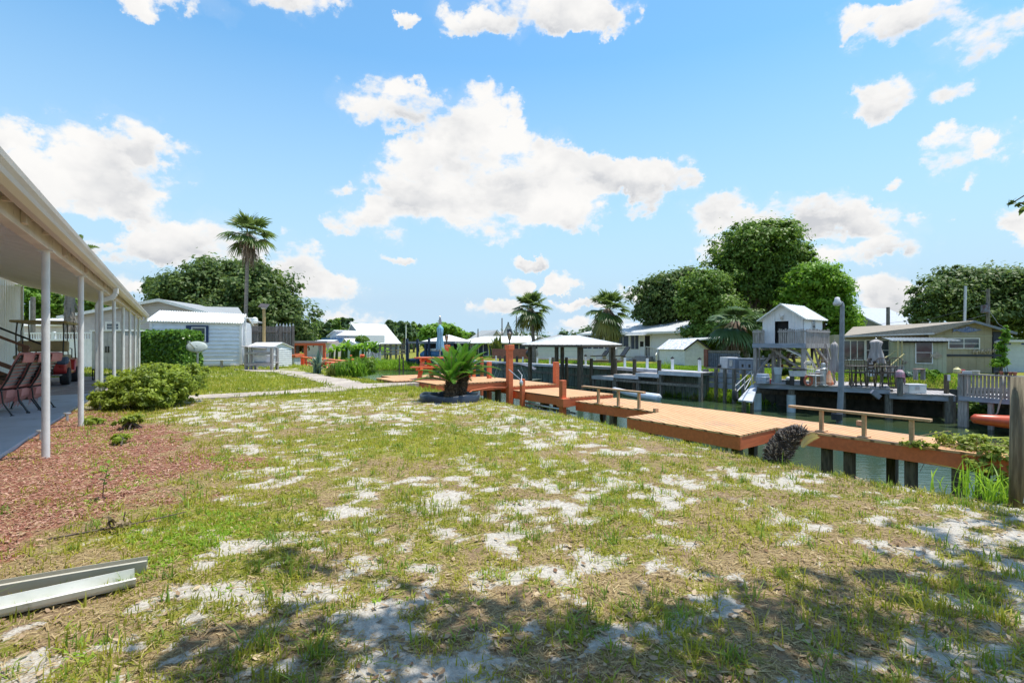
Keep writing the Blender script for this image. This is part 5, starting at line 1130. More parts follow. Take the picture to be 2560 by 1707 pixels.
mb = MB(); zr_ = ze+0.85; slab(mb, (xa-0.3, -0.45, ze-0.02), (xc+0.35, -0.45, ze-0.02), (xc+0.35, 3.5, zr_+.06), (xa+1.2, 3.5, zr_+.06), 0.07); slab(mb, (xa+1.2, 3.5, zr_+.06), (xc+0.35, 3.5, zr_+.06), (xc+.35, 7.4, ze), (xa-.3, 7.4, ze), 0.07); mb.build('roof', RFG, h)
mb = MB(); mb.box(xa-0.3, xc+0.35, -0.50, -0.455, ze-0.16, ze); mb.beam((xc+.36, -.45, ze-.1), (xc+.36, 3.5, zr_-.04), .04, .2); mb.build('fascia', WHITE2, h)
for px in (1570, 1590, 1656): mb = MB(); x = f.x(px, 2); mb.box(x-.15, x+.15, 1.9, 2.2, ze+0.50, ze+0.62); mb.build('roof_vent', RFG, h)
# porch steps with white rails
st = thing('white_porch_steps', 'white-railed steps leading down from the door of the screened house', 'steps', (*(f.A+f.e*f.x(1612)-f.m*0.0), 0), f.rz)
mb = MB()
for i in range(4): mb.box(-0.8, 0.9, -0.3-0.3*i, 0.0-0.3*i, -.2, 0.32-0.12*i)
mb.build('tread', GREYWOODH, st)
for (a, b) in (((0.2, -.1), (1.5, -.1)), ((-0.8, -1.2), (-1.9, -1.2))):
    mb = MB(); mb.beam((a[0], a[1], 1.05), (b[0], b[1], 0.95), .06, .05); mb.beam((b[0], b[1], .95), (b[0]+.9, b[1]-1.2, .45), .06, .05)
    for i in range(9): x = a[0]+(b[0]-a[0])*i/8; mb.box(x-.015, x+.015, a[1]-.015, a[1]+.015, 0.1, 1.02)
    for i in range(5): mb.box(b[0]+.2*i-.015, b[0]+.2*i+.015, b[1]-.27*i-.015, b[1]-.27*i+.015, -0.1, .93-.11*i)
    mb.build('railing', WHITE2, st)
# sun loungers / dark deck seating by the palm
for (px, Y, lab) in ((1502, 37, 'dark reclining deck chair left of the second palm trunk'), (1548, 36.5, 'dark reclining deck chair right of the second palm trunk')):
    t_ = thing('deck_recliner', lab, 'deck chair', (XX(px, Y), Y, 0.1), R(20), 'dark recliners on the far deck'); mb = MB(); mb.beam((-.7, 0, .3), (.3, 0, .32), .6, .06); mb.beam((.25, 0, .32), (.75, 0, .95), .6, .06, up=(1, 0, 0)); mb.build('sling', BLACK, t_)
    for x in (-.6, .3): mb = MB(); mb.box(x-.02, x+.02, -.3, .3, 0, .3); mb.build('leg', WHITE2, t_)
f3 = FR(1335, 40.5, 1545, 36.8); t_ = f3.thing('white_dock_railing', 'white picket railing along the dark deck behind the boathouse', 'railing')
mb = MB(); n_ = 90
for i in range(n_): x = f3.w*i/n_; mb.box(x, x+.018, 0, .02, 0.15, .80)
mb.build('picket', WHITE2, t_); mb = MB(); mb.box(0, f3.w, -.02, .04, .80, .86); mb.box(0, f3.w, -.02, .04, .12, .17); mb.build('rail', WHITE2, t_)
mb = MB(); mb.box(0, f3.w, -.5, 1.5, -0.12, 0.05); mb.build('deck_floor', PILE, t_)
# small white shed
f = FR(1649, 31.6, 1712, 29.4); sh = f.thing('garden_shed', 'small white shed with a mottled gable roof on the far lawn', 'shed')
zt = f.z(1700, 872); W_ = f.w; D_ = 1.6
mb = MB(); siding(mb, 0, W_, 0.0, zt, 0, 0.1, .008); siding_side(mb, 0, D_, 0, zt, W_, 1, .1); mb.add([(W_, 0, zt), (W_, D_, zt), (W_, D_/2, zt+.52)], [(0, 1, 2)]); mb.box(0.01, W_-.01, .02, D_, 0, zt-.02); mb.build('wall', WHITE, sh)
mb = MB(); siding(mb, W_*.42, W_*.9, 0.06, zt-.12, -.02, .09, .008); mb.build('door', WHITE, sh)
mb = MB(); A, B, C_, E_ = (-.12, -.15, zt-.03), (W_+.12, -.15, zt-.03), (W_+.12, D_/2, zt+.58), (-.12, D_/2, zt+.58); slab(mb, A, B, C_, E_, .04); slab(mb, E_, C_, (W_+.12, D_+.15, zt-.03), (-.12, D_+.15, zt-.03), .04); mb.build('roof', mat('mottled_roof', (0.70, 0.71, 0.72), (0.42, 0.44, 0.50), .6, scale=7, amt=(.45, .6)), sh)
mb = MB(); mb.beam((W_+.13, -.15, zt-.06), (W_+.13, D_/2, zt+.53), .03, .08); mb.beam((W_+.13, D_+.15, zt-.06), (W_+.13, D_/2, zt+.53), .03, .08); mb.build('rake_trim', DARK, sh)
# cream house behind
f = FR(1735, 44, 1890, 42); h = f.thing('cream_house', 'cream lap-sided house half hidden under the big trees', 'house')
z1 = f.z(1800, 842); mb = MB(); siding(mb, 0, f.w, 0, z1, 0, .16); mb.box(0, f.w, .03, 4, 0, z1-.02); mb.build('wall', mat('cream_siding', (0.56, 0.53, 0.50), (0.50, 0.47, 0.45), .6), h)
mb = MB(); slab(mb, (-.4, -.4, z1), (f.w+.4, -.4, z1), (f.w, 2.5, z1+1.0), (0.5, 2.5, z1+1.0), .08); mb.build('roof', RFG, h)
window(h, f.x(1741), f.x(1746), f.z(1743, 872), f.z(1743, 856), -.03, WHITE, GLASS, (1, 1), .05)
f = FR(1738, 33, 1760, 32); t_ = f.thing('carport_post', 'white post of a flat carport beside the white house', 'post'); mb = MB(); mb.box(-.05, .07, -.05, .05, 0, f.z(1745, 845)); mb.build('shaft', WHITE2, t_)
mb = MB(); slab(mb, (-1.2, -.6, f.z(1738, 846)), (1.4, -.6, f.z(1738, 848)), (1.2, 3.5, f.z(1738, 838)), (-1.2, 3.5, f.z(1738, 836)), .08); mb.build('carport_roof', WHITE2, t_)

# hip-roofed boathouse ---------------------------------------------------
C0 = Vector((XX(1452, 27.0), 27.0)); e2 = Vector((.75, .66)); e1 = Vector((-.66, .75)); a1, a2 = 3.9, 2.75; rzb = math.atan2(e2.y, e2.x)
bh = thing('boathouse', 'open boathouse with white hipped metal roof on dark posts over the canal', 'boathouse', (C0.x, C0.y, WATER_Z), rzb); zb = -WATER_Z
# local x along e2, local y along e1
ez = 1.22-WATER_Z; rz_ = ez+0.50; o_ = .35
P0, P1, P2, P3 = (-o_, -o_, ez), (a2+o_, -o_, ez), (a2+o_, a1+o_, ez), (-o_, a1+o_, ez); R0, R1 = (a2/2, a2/2, rz_), (a2/2, a1-a2/2, rz_)
mb = MB(); slab(mb, P0, P1, R0, R0, .03) if False else mb.add([P0, P1, P2, P3, R0, R1], [(0, 1, 4), (1, 2, 5, 4), (2, 3, 5), (3, 0, 4, 5), (3, 2, 1, 0)])
for (a, b, c, d, n_) in ((P3, P0, R0, R1, 14), (P1, P2, R1, R0, 14)): ribs(mb, a, b, c, d, n_, .03, .03)
ribs(mb, P0, P1, (a2/2+.01, a2/2, rz_), (a2/2-.01, a2/2, rz_), 9, .02, .02)
mb.build('roof', ROOFW, bh)
mb = MB()
for (a, b) in ((P0, P1), (P1, P2), (P2, P3), (P3, P0)): mb.beam((a[0], a[1], ez-.07), (b[0], b[1], ez-.07), .06, .13)
mb.build('eave_beam', PILE, bh)
for (x, y, w_) in ((0, 0, .19), (.18, .25, .17), (a2, 0, .19), (0, a1*.45, .16), (0, a1, .17), (a2, a1, .17)):
    mb = MB(); mb.box(x-w_/2, x+w_/2, y-w_/2, y+w_/2, -1.2, ez-.1); mb.build('post', PILE, bh)
# teal-walled house and low white houses behind ---------------------------
f = FR(1322, 46, 1445, 45); h = f.thing('teal_house', 'pale teal-walled house with a dark low gable behind the first palm', 'house')
z1 = f.z(1380, 858); mb = MB(); mb.box(0, f.w, 0, 5, 0, z1); mb.build('wall', TEAL, h)
mb = MB(); slab(mb, (-.3, -.3, z1), (f.w+.2, -.3, z1), (f.w*.62, 2, f.z(1365, 836)), (f.w*.5, 2, f.z(1365, 836)), .1); mb.build('roof', SHINGLE, h)
window(h, f.x(1338), f.x(1344), .55, 1.1, -.03, WHITE, GLASS, (1, 1), .05)
t_ = thing('grill_cover', 'black covered grill beside the first palm', 'grill', (XX(1330, 43), 43, 0)); mb = MB(); mb.sphere((0, 0, .45), .5, 12, 8, (1.1, .7, .85)); mb.build('cover', BLACK, t_, smooth=True); mb = MB(); mb.box(-.3, .3, -.2, .2, 0, .2); mb.build('base', BLACK, t_)
f = FR(1143, 54, 1323, 50); h = f.thing('white_long_house', 'long white house with full-height dark windows behind the red fence', 'house')
z1 = f.z(1230, 857)
mb = MB(); mb.box(0, f.w, 0, 6, 0, z1); mb.build('wall', HOUSEW, h)
for (a, b) in ((1184, 1196), (1197.5, 1208), (1209.5, 1221), (1222.5, 1233), (1254, 1260), (1261, 1266), (1286, 1297), (1299, 1314)):
    window(h, f.x(a), f.x(b), 0.1 if b < 1250 else .55, z1-.12, -.02, WHITE2, SCREEN, (1, 1), .05)
mb = MB(); slab(mb, (-.5, -.8, z1), (f.w+.3, -.8, z1+.02), (f.w, 2.5, f.z(1314, 838.5)), (1.8, 2.5, f.z(1200, 839.5)), .08); slab(mb, (1.8, 2.5, f.z(1200, 839.5)), (f.w, 2.5, f.z(1314, 838.5)), (f.w+.3, 6.5, z1), (-.5, 6.5, z1), .08); mb.build('roof', ROOFW, h)
f = FR(1230, 46.5, 1321, 44); t_ = f.thing('red_fence', 'reddish-brown board fence on the far lawn', 'fence'); mb = MB(); n_ = 34
for i in range(n_): a = f.w*i/n_; mb.box(a+.006, a+f.w/n_-.006, 0, .03, -.05, f.z(1275, 872)); 
mb.build('board', mat('red_brown_fence', (0.33, 0.145, 0.11), (0.26, 0.11, 0.085), .8, scale=4), t_); mb = MB(); mb.box(0, f.w, .03, .08, .2, .3); mb.build('rail', BROWNP, t_)
f = FR(1117, 56, 1185, 55); h = f.thing('open_carport', 'pale canopy carport with curtained sides left of the long white house', 'carport')
z1 = f.z(1150, 857); mb = MB(); mb.box(-.5, f.w+.3, -.6, 3, z1-.05, z1+.12); mb.build('roof', ROOFW, h)
mb = MB(); grooves(mb, 0.3, f.w-.3, -.9, z1-.05, .2, .5, .06); mb.build('curtain', mat('beige_curtain', (0.40, 0.36, 0.33), (0.32, 0.29, 0.27), .9), h)
for x in (0, f.w/2, f.w): mb = MB(); mb.box(x-.07, x+.07, -.5, -.36, -.95, z1-.04); mb.build('post', WHITE2, h)
f = FR(1065, 58, 1145, 57); h = f.thing('white_tent_roof', 'white pyramid roof rising behind the closed blue umbrella', 'pavilion')
z1 = f.z(1100, 853); zp = f.z(1108, 836); c_ = f.w*.52; mb = MB(); mb.add([(-.4, -.4, z1), (f.w+.4, -.4, z1), (f.w+.4, f.w, z1), (-.4, f.w, z1), (c_, f.w/2, zp)], [(0, 1, 4), (1, 2, 4), (2, 3, 4), (3, 0, 4), (3, 2, 1, 0)]); mb.build('roof', ROOFW, h)
for x in (0, f.w): 
    for y in (0, f.w-.5): mb = MB(); mb.box(x-.08, x+.08, y-.08, y+.08, -1, z1); mb.build('post', WHITE2, h)
# grey-roofed and steep gabled houses beyond
f = FR(1168, 78, 1265, 78); h = f.thing('grey_gable_house', 'house with a dark grey shingle roof beyond the long white house', 'house')
z1 = f.z(1200, 852); zp = f.z(1220, 824); xs = [f.x(v) for v in (1170, 1205, 1242, 1262)]
mb = MB(); mb.box(0.3, f.w-.3, 0, 6, 0, z1); mb.add([(f.x(1220), -.0, z1), (f.x(1262), 0, z1), (f.x(1242), 0, zp-.2)], [(0, 1, 2)]); mb.build('wall', GREYSIDE, h)
mb = MB(); slab(mb, (-.2, 0, z1), (f.x(1222), 0, z1), (f.x(1243), 1.5, zp), (f.x(1200), 3, zp-.05), .1); slab(mb, (f.x(1222), 0, z1), (f.x(1222)+.1, -.3, z1), (f.x(1243), -.3, zp), (f.x(1243)-.1, 2, zp), .1); slab(mb, (f.x(1243), -.3, zp), (f.x(1266), -.3, z1), (f.x(1266), 5, z1), (f.x(1243), 5, zp), .1); mb.build('roof', SHINGLE, h)
f = FR(1253, 84, 1288, 84); h = f.thing('steep_gable_house', 'steep white gable with a small four-pane window between two thin poles', 'house')
zp = f.z(1270, 807); z1 = f.z(1270, 850); mb = MB(); mb.add([(0, 0, z1), (f.w, 0, z1), (f.w/2, 0, zp)], [(0, 1, 2)]); mb.box(.1, f.w-.1, .05, 5, 0, z1); mb.build('wall', HOUSEW, h)
mb = MB(); slab(mb, (-.35, -.3, z1-.3), (-.35, 5, z1-.3), (f.w/2, 5, zp+.15), (f.w/2, -.3, zp+.15), -.15); slab(mb, (f.w+.35, 5, z1-.3), (f.w+.35, -.3, z1-.3), (f.w/2, -.3, zp+.15), (f.w/2, 5, zp+.15), -.15); mb.build('roof', SHINGLE, h)
window(h, f.x(1269), f.x(1279), f.z(1274, 834), f.z(1274, 824), -.05, BLACK, SCREEN, (2, 2), .08)
for (px, Y, yt, lab) in ((1255, 60, 795, 'thin dark pole left of the steep white gable'), (1291, 60, 790, 'thin dark pole right of the steep white gable'), (1195, 70, 822, 'short dark pole on the grey roof'), (1015, 75, 812, 'thin pale pole before the distant trees')):
    t_ = thing('mast_pole', lab, 'pole', (XX(px, Y), Y, 0), 0, 'thin poles on the far bank'); mb = MB(); mb.tube([(0, 0, -.5), (0, 0, ZZ(yt, Y))], [.10, .07], 7); mb.build('shaft', PILEG if px != 1015 else WHITE2, t_)
# ================================================================== CANAL END: blue boathouse, boat, far houses
NAVYW = mat('navy_timber', (0.035, 0.06, 0.11), (0.02, 0.035, 0.07), .7); BLUEP = mat('blue_paint', (0.06, 0.20, 0.42), (0.045, 0.15, 0.33), .5)
f = FR(1019, 52, 1135, 50); h = f.thing('dark_boathouse', 'dark navy flat-roofed boathouse with a blue boat inside, behind the picnic dock', 'boathouse')
mb = MB(); mb.box(-.1, f.w+.2, -.2, 3.5, 1.30, 1.52); mb.build('roof', mat('flat_roof_grey', (0.30, 0.32, 0.35), (0.22, 0.24, 0.26), .8), h)
mb = MB(); mb.box(0, f.w, 3.3, 3.4, -1.5, 1.3); mb.box(0.1, f.w*.97, -.05, 0, -1.6, -.25); mb.build('wall', NAVYW, h)
for px, ext in ((1020, .5), (1046, .45), (1075, .55), (1066, 0), (1133, 0), (1105, 0)): x = f.x(px); mb = MB(); mb.box(x-.10, x+.10, -.25, -.08, -1.6, 1.35+ext*.9); mb.build('post', NAVYW, h)
mb = MB(); mb.box(.3, f.w, -.1, 3, -.35, -.22); mb.build('floor', BLUEP, h)
bt = thing('blue_boat', 'blue covered boat parked inside the dark boathouse', 'boat', (XX(1090, 51.5), 51.5, -.15)); mb = MB(); mb.tube([(-1.6, 0, .3), (-1.2, 0, .35), (0, 0, .38), (1.3, 0, .42), (1.9, 0, .5)], [.15, .42, .5, .42, .08], 12); mb.build('hull', BLUEP, bt, smooth=True); mb = MB(); mb.box(-.8, .4, -.4, .4, .7, .95); mb.build('cabin', WHITE2, bt, bevel=.05)
wb = thing('work_boat', 'blue and white work boat piled with gear beside the reedy bank', 'boat', (XX(938, 60), 60, WATER_Z), R(4))
mb = MB(); mb.add([(-1.6, -.6, .75), (1.2, -.6, .6), (1.35, .6, .6), (-1.6, .6, .75), (-1.3, -.45, -.1), (1.1, -.45, -.1), (1.1, .45, -.1), (-1.3, .45, -.1)], [(0, 1, 5, 4), (1, 2, 6, 5), (2, 3, 7, 6), (3, 0, 4, 7), (0, 3, 2, 1)]); mb.build('hull', BLUEP, wb, bevel=.03)
mb = MB()
for i in range(9): mb.tube([(-.9+.2*i, -.3, .7), (-.7+.16*i, .1, 1.6+.1*math.sin(i)), (-.2+.14*i, .4, 1.0)], .035, 5)
mb.tube([(-.8, 0, .7), (-.8, 0, 2.1)], .04, 5); mb.build('gear', GALV, wb)
mb = MB(); mb.box(-.9, -.1, -.55, .2, .7, 1.05); mb.build('locker', mat('faded_red', (0.42, 0.10, 0.09), rough=.7), wb, bevel=.03)
f = FR(950, 64, 1020, 58); t_ = f.thing('old_pier', 'grey tumbledown pier frame with pale boards beside the dark boathouse', 'pier')
mb = MB(); mb.box(0, f.w, 0, .2, 1.15, 1.3); mb.build('top_beam', PILEG, t_); mb = MB(); mb.box(1.0, f.w, -.1, .1, .1, .25); mb.box(1.5, f.w-.4, -.1, .1, .45, .6); mb.build('pale_board', mat('pale_board', (0.50, 0.40, 0.26), (0.42, 0.33, 0.22), .8), t_)
for i in range(6): x = f.w*i/5.0; mb = MB(); mb.box(x-.1, x+.1, -.1, .1, -1.8, 1.2); mb.build('post', PILEG, t_)
for (px, Y, yt, lab) in ((998, 47, 887, 'thin dark stake in the water, left of a pair before the boathouse'), (1008, 46.5, 893, 'thin dark stake in the water, right of a pair before the boathouse')): pile(lab, px, Y, yt, .12, 'water_stake', 'thin stakes in the canal', PILE)
f = FR(824, 92, 897, 88); h = f.thing('balcony_house', 'white two-storey house with blue balcony railing far down the canal', 'house')
LW = mat('lilac_wall', (0.62, 0.64, 0.72), (0.56, 0.58, 0.66), .6)
zf = f.z(850, 857); ze = f.z(850, 838); xg = f.x(847)
mb = MB(); mb.box(.1, f.w, 0, 6, zf, ze); mb.add([(.1, 0, ze), (xg, 0, ze), (xg*.6, 0, f.z(838, 826))], [(0, 1, 2)]); mb.build('wall', LW, h)
mb = MB(); slab(mb, (xg-.2, -.5, ze), (f.w+.5, -.5, ze-.1), (f.w-.5, 2.5, f.z(885, 828)), (xg*.6, 2.5, f.z(838, 825)), .1); slab(mb, (-.6, 2.5, ze-.2), (-.6, -.3, ze-.2), (xg*.6, -.3, f.z(838, 825)), (xg*.6, 2.5, f.z(838, 825)), .1); mb.build('roof', ROOFW, h)
for (a, b) in ((832, 834), (837, 840), (861, 865), (868, 873)): window(h, f.x(a), f.x(b), f.z(a, 850), f.z(a, 842), -.03, WHITE2, GLASS, (1, 2), .05)
mb = MB(); mb.box(-.8, f.w, -1.2, .1, zf-.25, zf-.1); mb.build('balcony_floor', BLUEP, h)
mb = MB()
for i in range(26): x = -.7+(f.w*.62+.7)*i/25; mb.box(x-.04, x+.04, -1.15, -1.08, zf-.1, zf+.8)
mb.box(-.75, f.w*.62, -1.2, -1.1, zf+.75, zf+.85); mb.build('balcony_rail', BLUEP, h)
mb = MB(); mb.box(0.2, f.w, .3, 5, -1.2, zf-.25); mb.build('lower_wall', NAVYW, h)
for x in (-.6, f.w*.35, f.w*.7): mb = MB(); mb.box(x-.09, x+.09, -1.15, -.97, -1.2, zf-.2); mb.build('post', WHITE2, h)
f = FR(877, 98, 963, 104); h = f.thing('a_frame_house', 'big white metal A-frame roof far down the canal', 'house')
zt = f.z(900, 808.5); zl = f.z(900, 862); mb = MB(); A, B, C_, D_ = (f.x(890), -4, zl), (f.x(975), -4, zl), (f.w, 0, zt), (0, 0, zt); slab(mb, A, B, C_, D_, .12); slab(mb, D_, C_, (f.x(975), 4, zl), (f.x(885), 4, zl), .12); ribs(mb, A, B, C_, D_, 30, .07, .06); mb.build('roof', ROOFW, h)
mb = MB(); mb.add([(.05, 0, zt-.2), (f.x(890)+.1, -3.8, zl), (f.x(886)+.1, 3.8, zl)], [(0, 1, 2)]); mb.box(f.x(893), f.x(973), -3.2, 3.2, -1.2, zl+.2); mb.build('wall', mat('blue_grey_wall', (0.22, 0.27, 0.36), (0.18, 0.22, 0.30), .7), h)
f = FR(855, 74, 893, 73); h = f.thing('grey_boat_shed', 'small grey gabled shed with a white roof behind the banana plants', 'shed')
zt = f.z(866, 847.5); zl = f.z(860, 860); xm = f.x(864); mb = MB(); mb.add([(0, 0, -1.2), (f.x(876), 0, -1.2), (f.x(876), 0, zl), (xm, 0, zt), (0, 0, zl)], [(0, 1, 2, 3, 4)]); mb.box(.3, f.w, .3, 3, -1.2, zl); mb.build('wall', TEAL, h)
mb = MB(); slab(mb, (f.x(877), -.3, zl-.1), (f.w+.4, -.2, zl-.1), (f.w, 2, zt), (xm, -.3, zt+.1), .08); slab(mb, (-.3, 2, zl-.2), (-.3, -.3, zl-.2), (xm, -.3, zt+.1), (xm, 2, zt+.1), .08); mb.build('roof', ROOFW, h)
f = FR(762, 86, 822, 84); h = f.thing('low_white_house', 'low white-roofed house behind the orange pavilion', 'house'); z1 = f.z(790, 856); mb = MB(); mb.box(0, f.w, 0, 4, -1.2, z1); mb.build('wall', GREYSIDE, h); mb = MB(); slab(mb, (-.3, -.3, z1), (f.w+.3, -.3, z1), (f.w-.4, 2.5, f.z(790, 849)), (1.2, 2.5, f.z(790, 849)), .08); mb.build('roof', ROOFW, h)
# orange pavilion and benches
f = FR(722, 50, 813, 50); t_ = f.thing('orange_pavilion', 'open flat-roofed pavilion on orange posts over the canal at the left', 'pavilion'); z1 = f.z(760, 856); z0 = f.z(760, 906)
mb = MB(); mb.box(-.3, f.w+.3, -.3, 3, z1-.05, z1+.16); mb.build('roof', mat('pinkish_roof', (0.52, 0.46, 0.44), (0.44, 0.39, 0.38), .7), t_)
mb = MB(); mb.box(-.2, f.w+.1, -.25, -.15, z1-.30, z1-.06); mb.build('fascia', ORANGE, t_)
for px, o_ in ((736, ORANGE), (764, ORANGE), (800, GREYWOOD), (811, ORANGE), (745, PILE)): x = f.x(px); mb = MB(); mb.box(x-.12, x+.12, -.15, .09, z0, z1-.3); mb.build('post', o_, t_)
mb = MB(); mb.box(-.5, f.w+3, -.5, 3, z0-.12, z0); mb.build('floor', OB, t_); 
for i in range(6): mb = MB(); x = i*(f.w+2)/5; mb.box(x-.12, x+.12, 0, .24, -2.4, z0-.12); mb.build('piling', PILE, t_)
f = FR(745, 46, 862, 37); t_ = f.thing('orange_bench_rail', 'long orange bench rail running along the far dock behind the agave', 'railing'); z0 = -.55
mb = MB(); mb.beam((.2, 0, f.z(760, 893)), (f.w, 0, f.z(860, 903)), .5, .12); mb.build('top_rail', OB, t_)
mb = MB(); n_ = 12
for i in range(n_): x = .4+(f.w-.5)*i/(n_-1); mb.box(x-.07, x+.07, -.05, .05, z0-.1, f.z(800, 900)-.1)
mb.build('baluster', OB, t_); mb = MB(); mb.box(-.5, .9, -.2, .3, z0, f.z(745, 884)); mb.build('end_panel', OB, t_); mb = MB(); mb.box(-.5, f.w, -.6, 1.2, z0-.2, z0-.1); mb.build('deck', OB, t_)
# wooden fence, concrete block, little shed and rack at the left
f = FR(597, 31.5, 735, 33.0); GREYWOOD = mat('dark_fence_wood', (0.20, 0.175, 0.165), (0.11, 0.095, 0.09), 0.9, scale=5, stretch=(6, 6, 0.6), bump=0.3)
t_ = f.thing('wooden_fence', 'tall weathered wooden privacy fence behind the solar light', 'fence')
mb = MB(); n_ = 30; zt = f.z(660, 815)
for i in range(n_): a = f.w*i/n_; mb.box(a+.006, a+f.w/n_-.006, 0, .025, .15, zt+rnd.uniform(-.03, .03)-(0.0))
mb.build('board', GREYWOOD, t_)
for z in (.4, 1.1, zt-.35): mb = MB(); mb.box(0, f.w, -.05, 0, z-.05, z+.05); mb.build('rail', GREYWOOD, t_)
for px in (604, 701, 733, 660): x = f.x(px); mb = MB(); mb.box(x-.07, x+.07, -.10, .04, 0, zt+.05); mb.build('fence_post', GREYWOOD, t_)
GREYWOOD = MATS['weathered_wood']
f2 = FR(690, 33.4, 737, 33.8); tw = f2.thing('white_picket_tops', 'row of white pointed pickets showing above the wooden fence', 'fence')
mb = MB(); z_ = f2.z(710, 816)
for i in range(6): x = .05+(f2.w-.15)*i/5; mb.prism_y([(x-.07, 0), (x+.07, 0), (x+.07, z_), (x, z_+.22), (x-.07, z_)], 0, .03)
mb.build('picket', WHITE2, tw); mb = MB(); mb.box(0, f2.w, .03, .06, .5, .6); mb.build('rail', WHITE2, tw)
cb = thing('concrete_block', 'pale streaked concrete block with an orange board on top at the path end', 'concrete block', (XX(718, 30), 30, 0)); mb = MB(); mb.box(-.42, .42, 0, .9, -.1, ZZ(893, 30)); mb.build('block', mat('pale_concrete', (0.58, 0.60, 0.58), (0.40, 0.42, 0.41), .9, scale=4, stretch=(3, 3, .5)), cb, bevel=.01); mb = MB(); mb.box(-.7, .5, -.06, .95, ZZ(893, 30), ZZ(887, 30)); mb.build('board', ORANGE, cb)
f = FR(617, 27.6, 678, 27.2); t_ = f.thing('pump_shed', 'little white lap-sided shed with a white roof behind the wooden rack', 'shed'); zt = f.z(680, 869); rzr = f.z(650, 857)
W_ = f.w; mb = MB(); siding(mb, 0, W_, .03, zt, 0, .11, .03); siding_side(mb, 0, 1.6, .03, zt, W_, 1, .11, .035); mb.add([(W_, 0, zt), (W_, 1.6, zt), (W_, .8, rzr)], [(0, 1, 2)]); mb.build('wall', WHITE, t_); mb = MB(); A, B, C_, D_ = (-.1, -.12, zt), (W_+.08, -.12, zt), (W_+.08, .8, rzr+.03), (-.1, .8, rzr+.03); slab(mb, A, B, C_, D_, .03); slab(mb, D_, C_, (W_+.08, 1.72, zt), (-.1, 1.72, zt), .03); mb.build('roof', ROOFW, t_)
f = FR(612, 24.6, 683, 24.2); t_ = f.thing('timber_rack', 'rough grey timber rack beside the little white shed', 'rack'); zt = f.z(650, 868)
for x, y in ((.08, 0), (f.w-.08, 0), (.02, .7), (f.w-.35, .7), (.35, 0)): mb = MB(); mb.box(x-.055, x+.055, y-.055, y+.055, 0, zt-.02*x if x > .1 else zt+.05); mb.build('post', GREYWOOD, t_)
for z in (.28, .82): mb = MB(); mb.box(.05, f.w-.05, -.08, -.05, z-.06, z+.06); mb.build('rail', GREYWOODH, t_)
mb = MB(); slab(mb, (-.15, -.1, zt+.05), (f.w-.4, -.1, zt-.04), (f.w-.4, .75, zt+.0), (-.15, .75, zt+.1), .03); mb.build('top_board', GREYWOODH, t_)
mb = MB(); mb.box(.1, f.w-.1, 0, .7, .34, .37); mb.build('shelf', GREYWOODH, t_)
TUB = mat('white_tub', (0.60, 0.62, 0.70), (0.54, 0.56, 0.64), .45)
for z, lab in ((.375, 'lower white plastic tub in the timber rack'), (.80, 'upper white plastic tub in the timber rack')):
    tt = thing('plastic_tub', lab, 'tub', (*(f.A+f.e*(f.w/2)+f.m*.35), z), f.rz, 'white tubs in the timber rack'); mb = MB(); mb.add([(-.35, -.26, 0), (.35, -.26, 0), (.35, .26, 0), (-.35, .26, 0), (-.43, -.30, .33), (.43, -.30, .33), (.43, .30, .33), (-.43, .30, .33)], [(0, 3, 2, 1), (0, 1, 5, 4), (1, 2, 6, 5), (2, 3, 7, 6), (3, 0, 4, 7), (4, 5, 6, 7)]); mb.build('body', TUB, tt, bevel=.03); mb = MB(); mb.box(-.46, .46, -.33, .33, .30, .35); mb.build('rim', TUB, tt, bevel=.01)
mb = MB()
# white roofs and poles far left, behind the vinyl fence
f = FR(52, 46, 168, 44); h = f.thing('white_roof_trailer', 'long white-roofed trailer home behind the vinyl fence', 'house'); mb = MB(); mb.box(-3, f.w, 0, 4, 0, f.z(110, 815)); mb.build('wall', GREYSIDE, h); mb = MB(); slab(mb, (-3.3, -.3, f.z(110, 813)), (f.w+.2, -.3, f.z(110, 813)), (f.w+.2, 3, f.z(110, 790)), (-3.3, 3, f.z(110, 790)), .1); mb.build('roof', ROOFW, h)
for (px, Y, yt, w_, lab) in ((82, 40, 742, .16, 'grey wooden utility pole beyond the porch end'), (75, 42, 752, .05, 'thin white lamp mast beyond the porch end')):
    t_ = thing('utility_pole', lab, 'pole', (XX(px, Y), Y, 0), 0, 'poles left of the porch post'); mb = MB(); mb.tube([(0, 0, 0), (0, 0, ZZ(yt, Y))], [w_*1.1, w_], 9); mb.build('shaft', PILEG if px == 82 else WHITE2, t_)

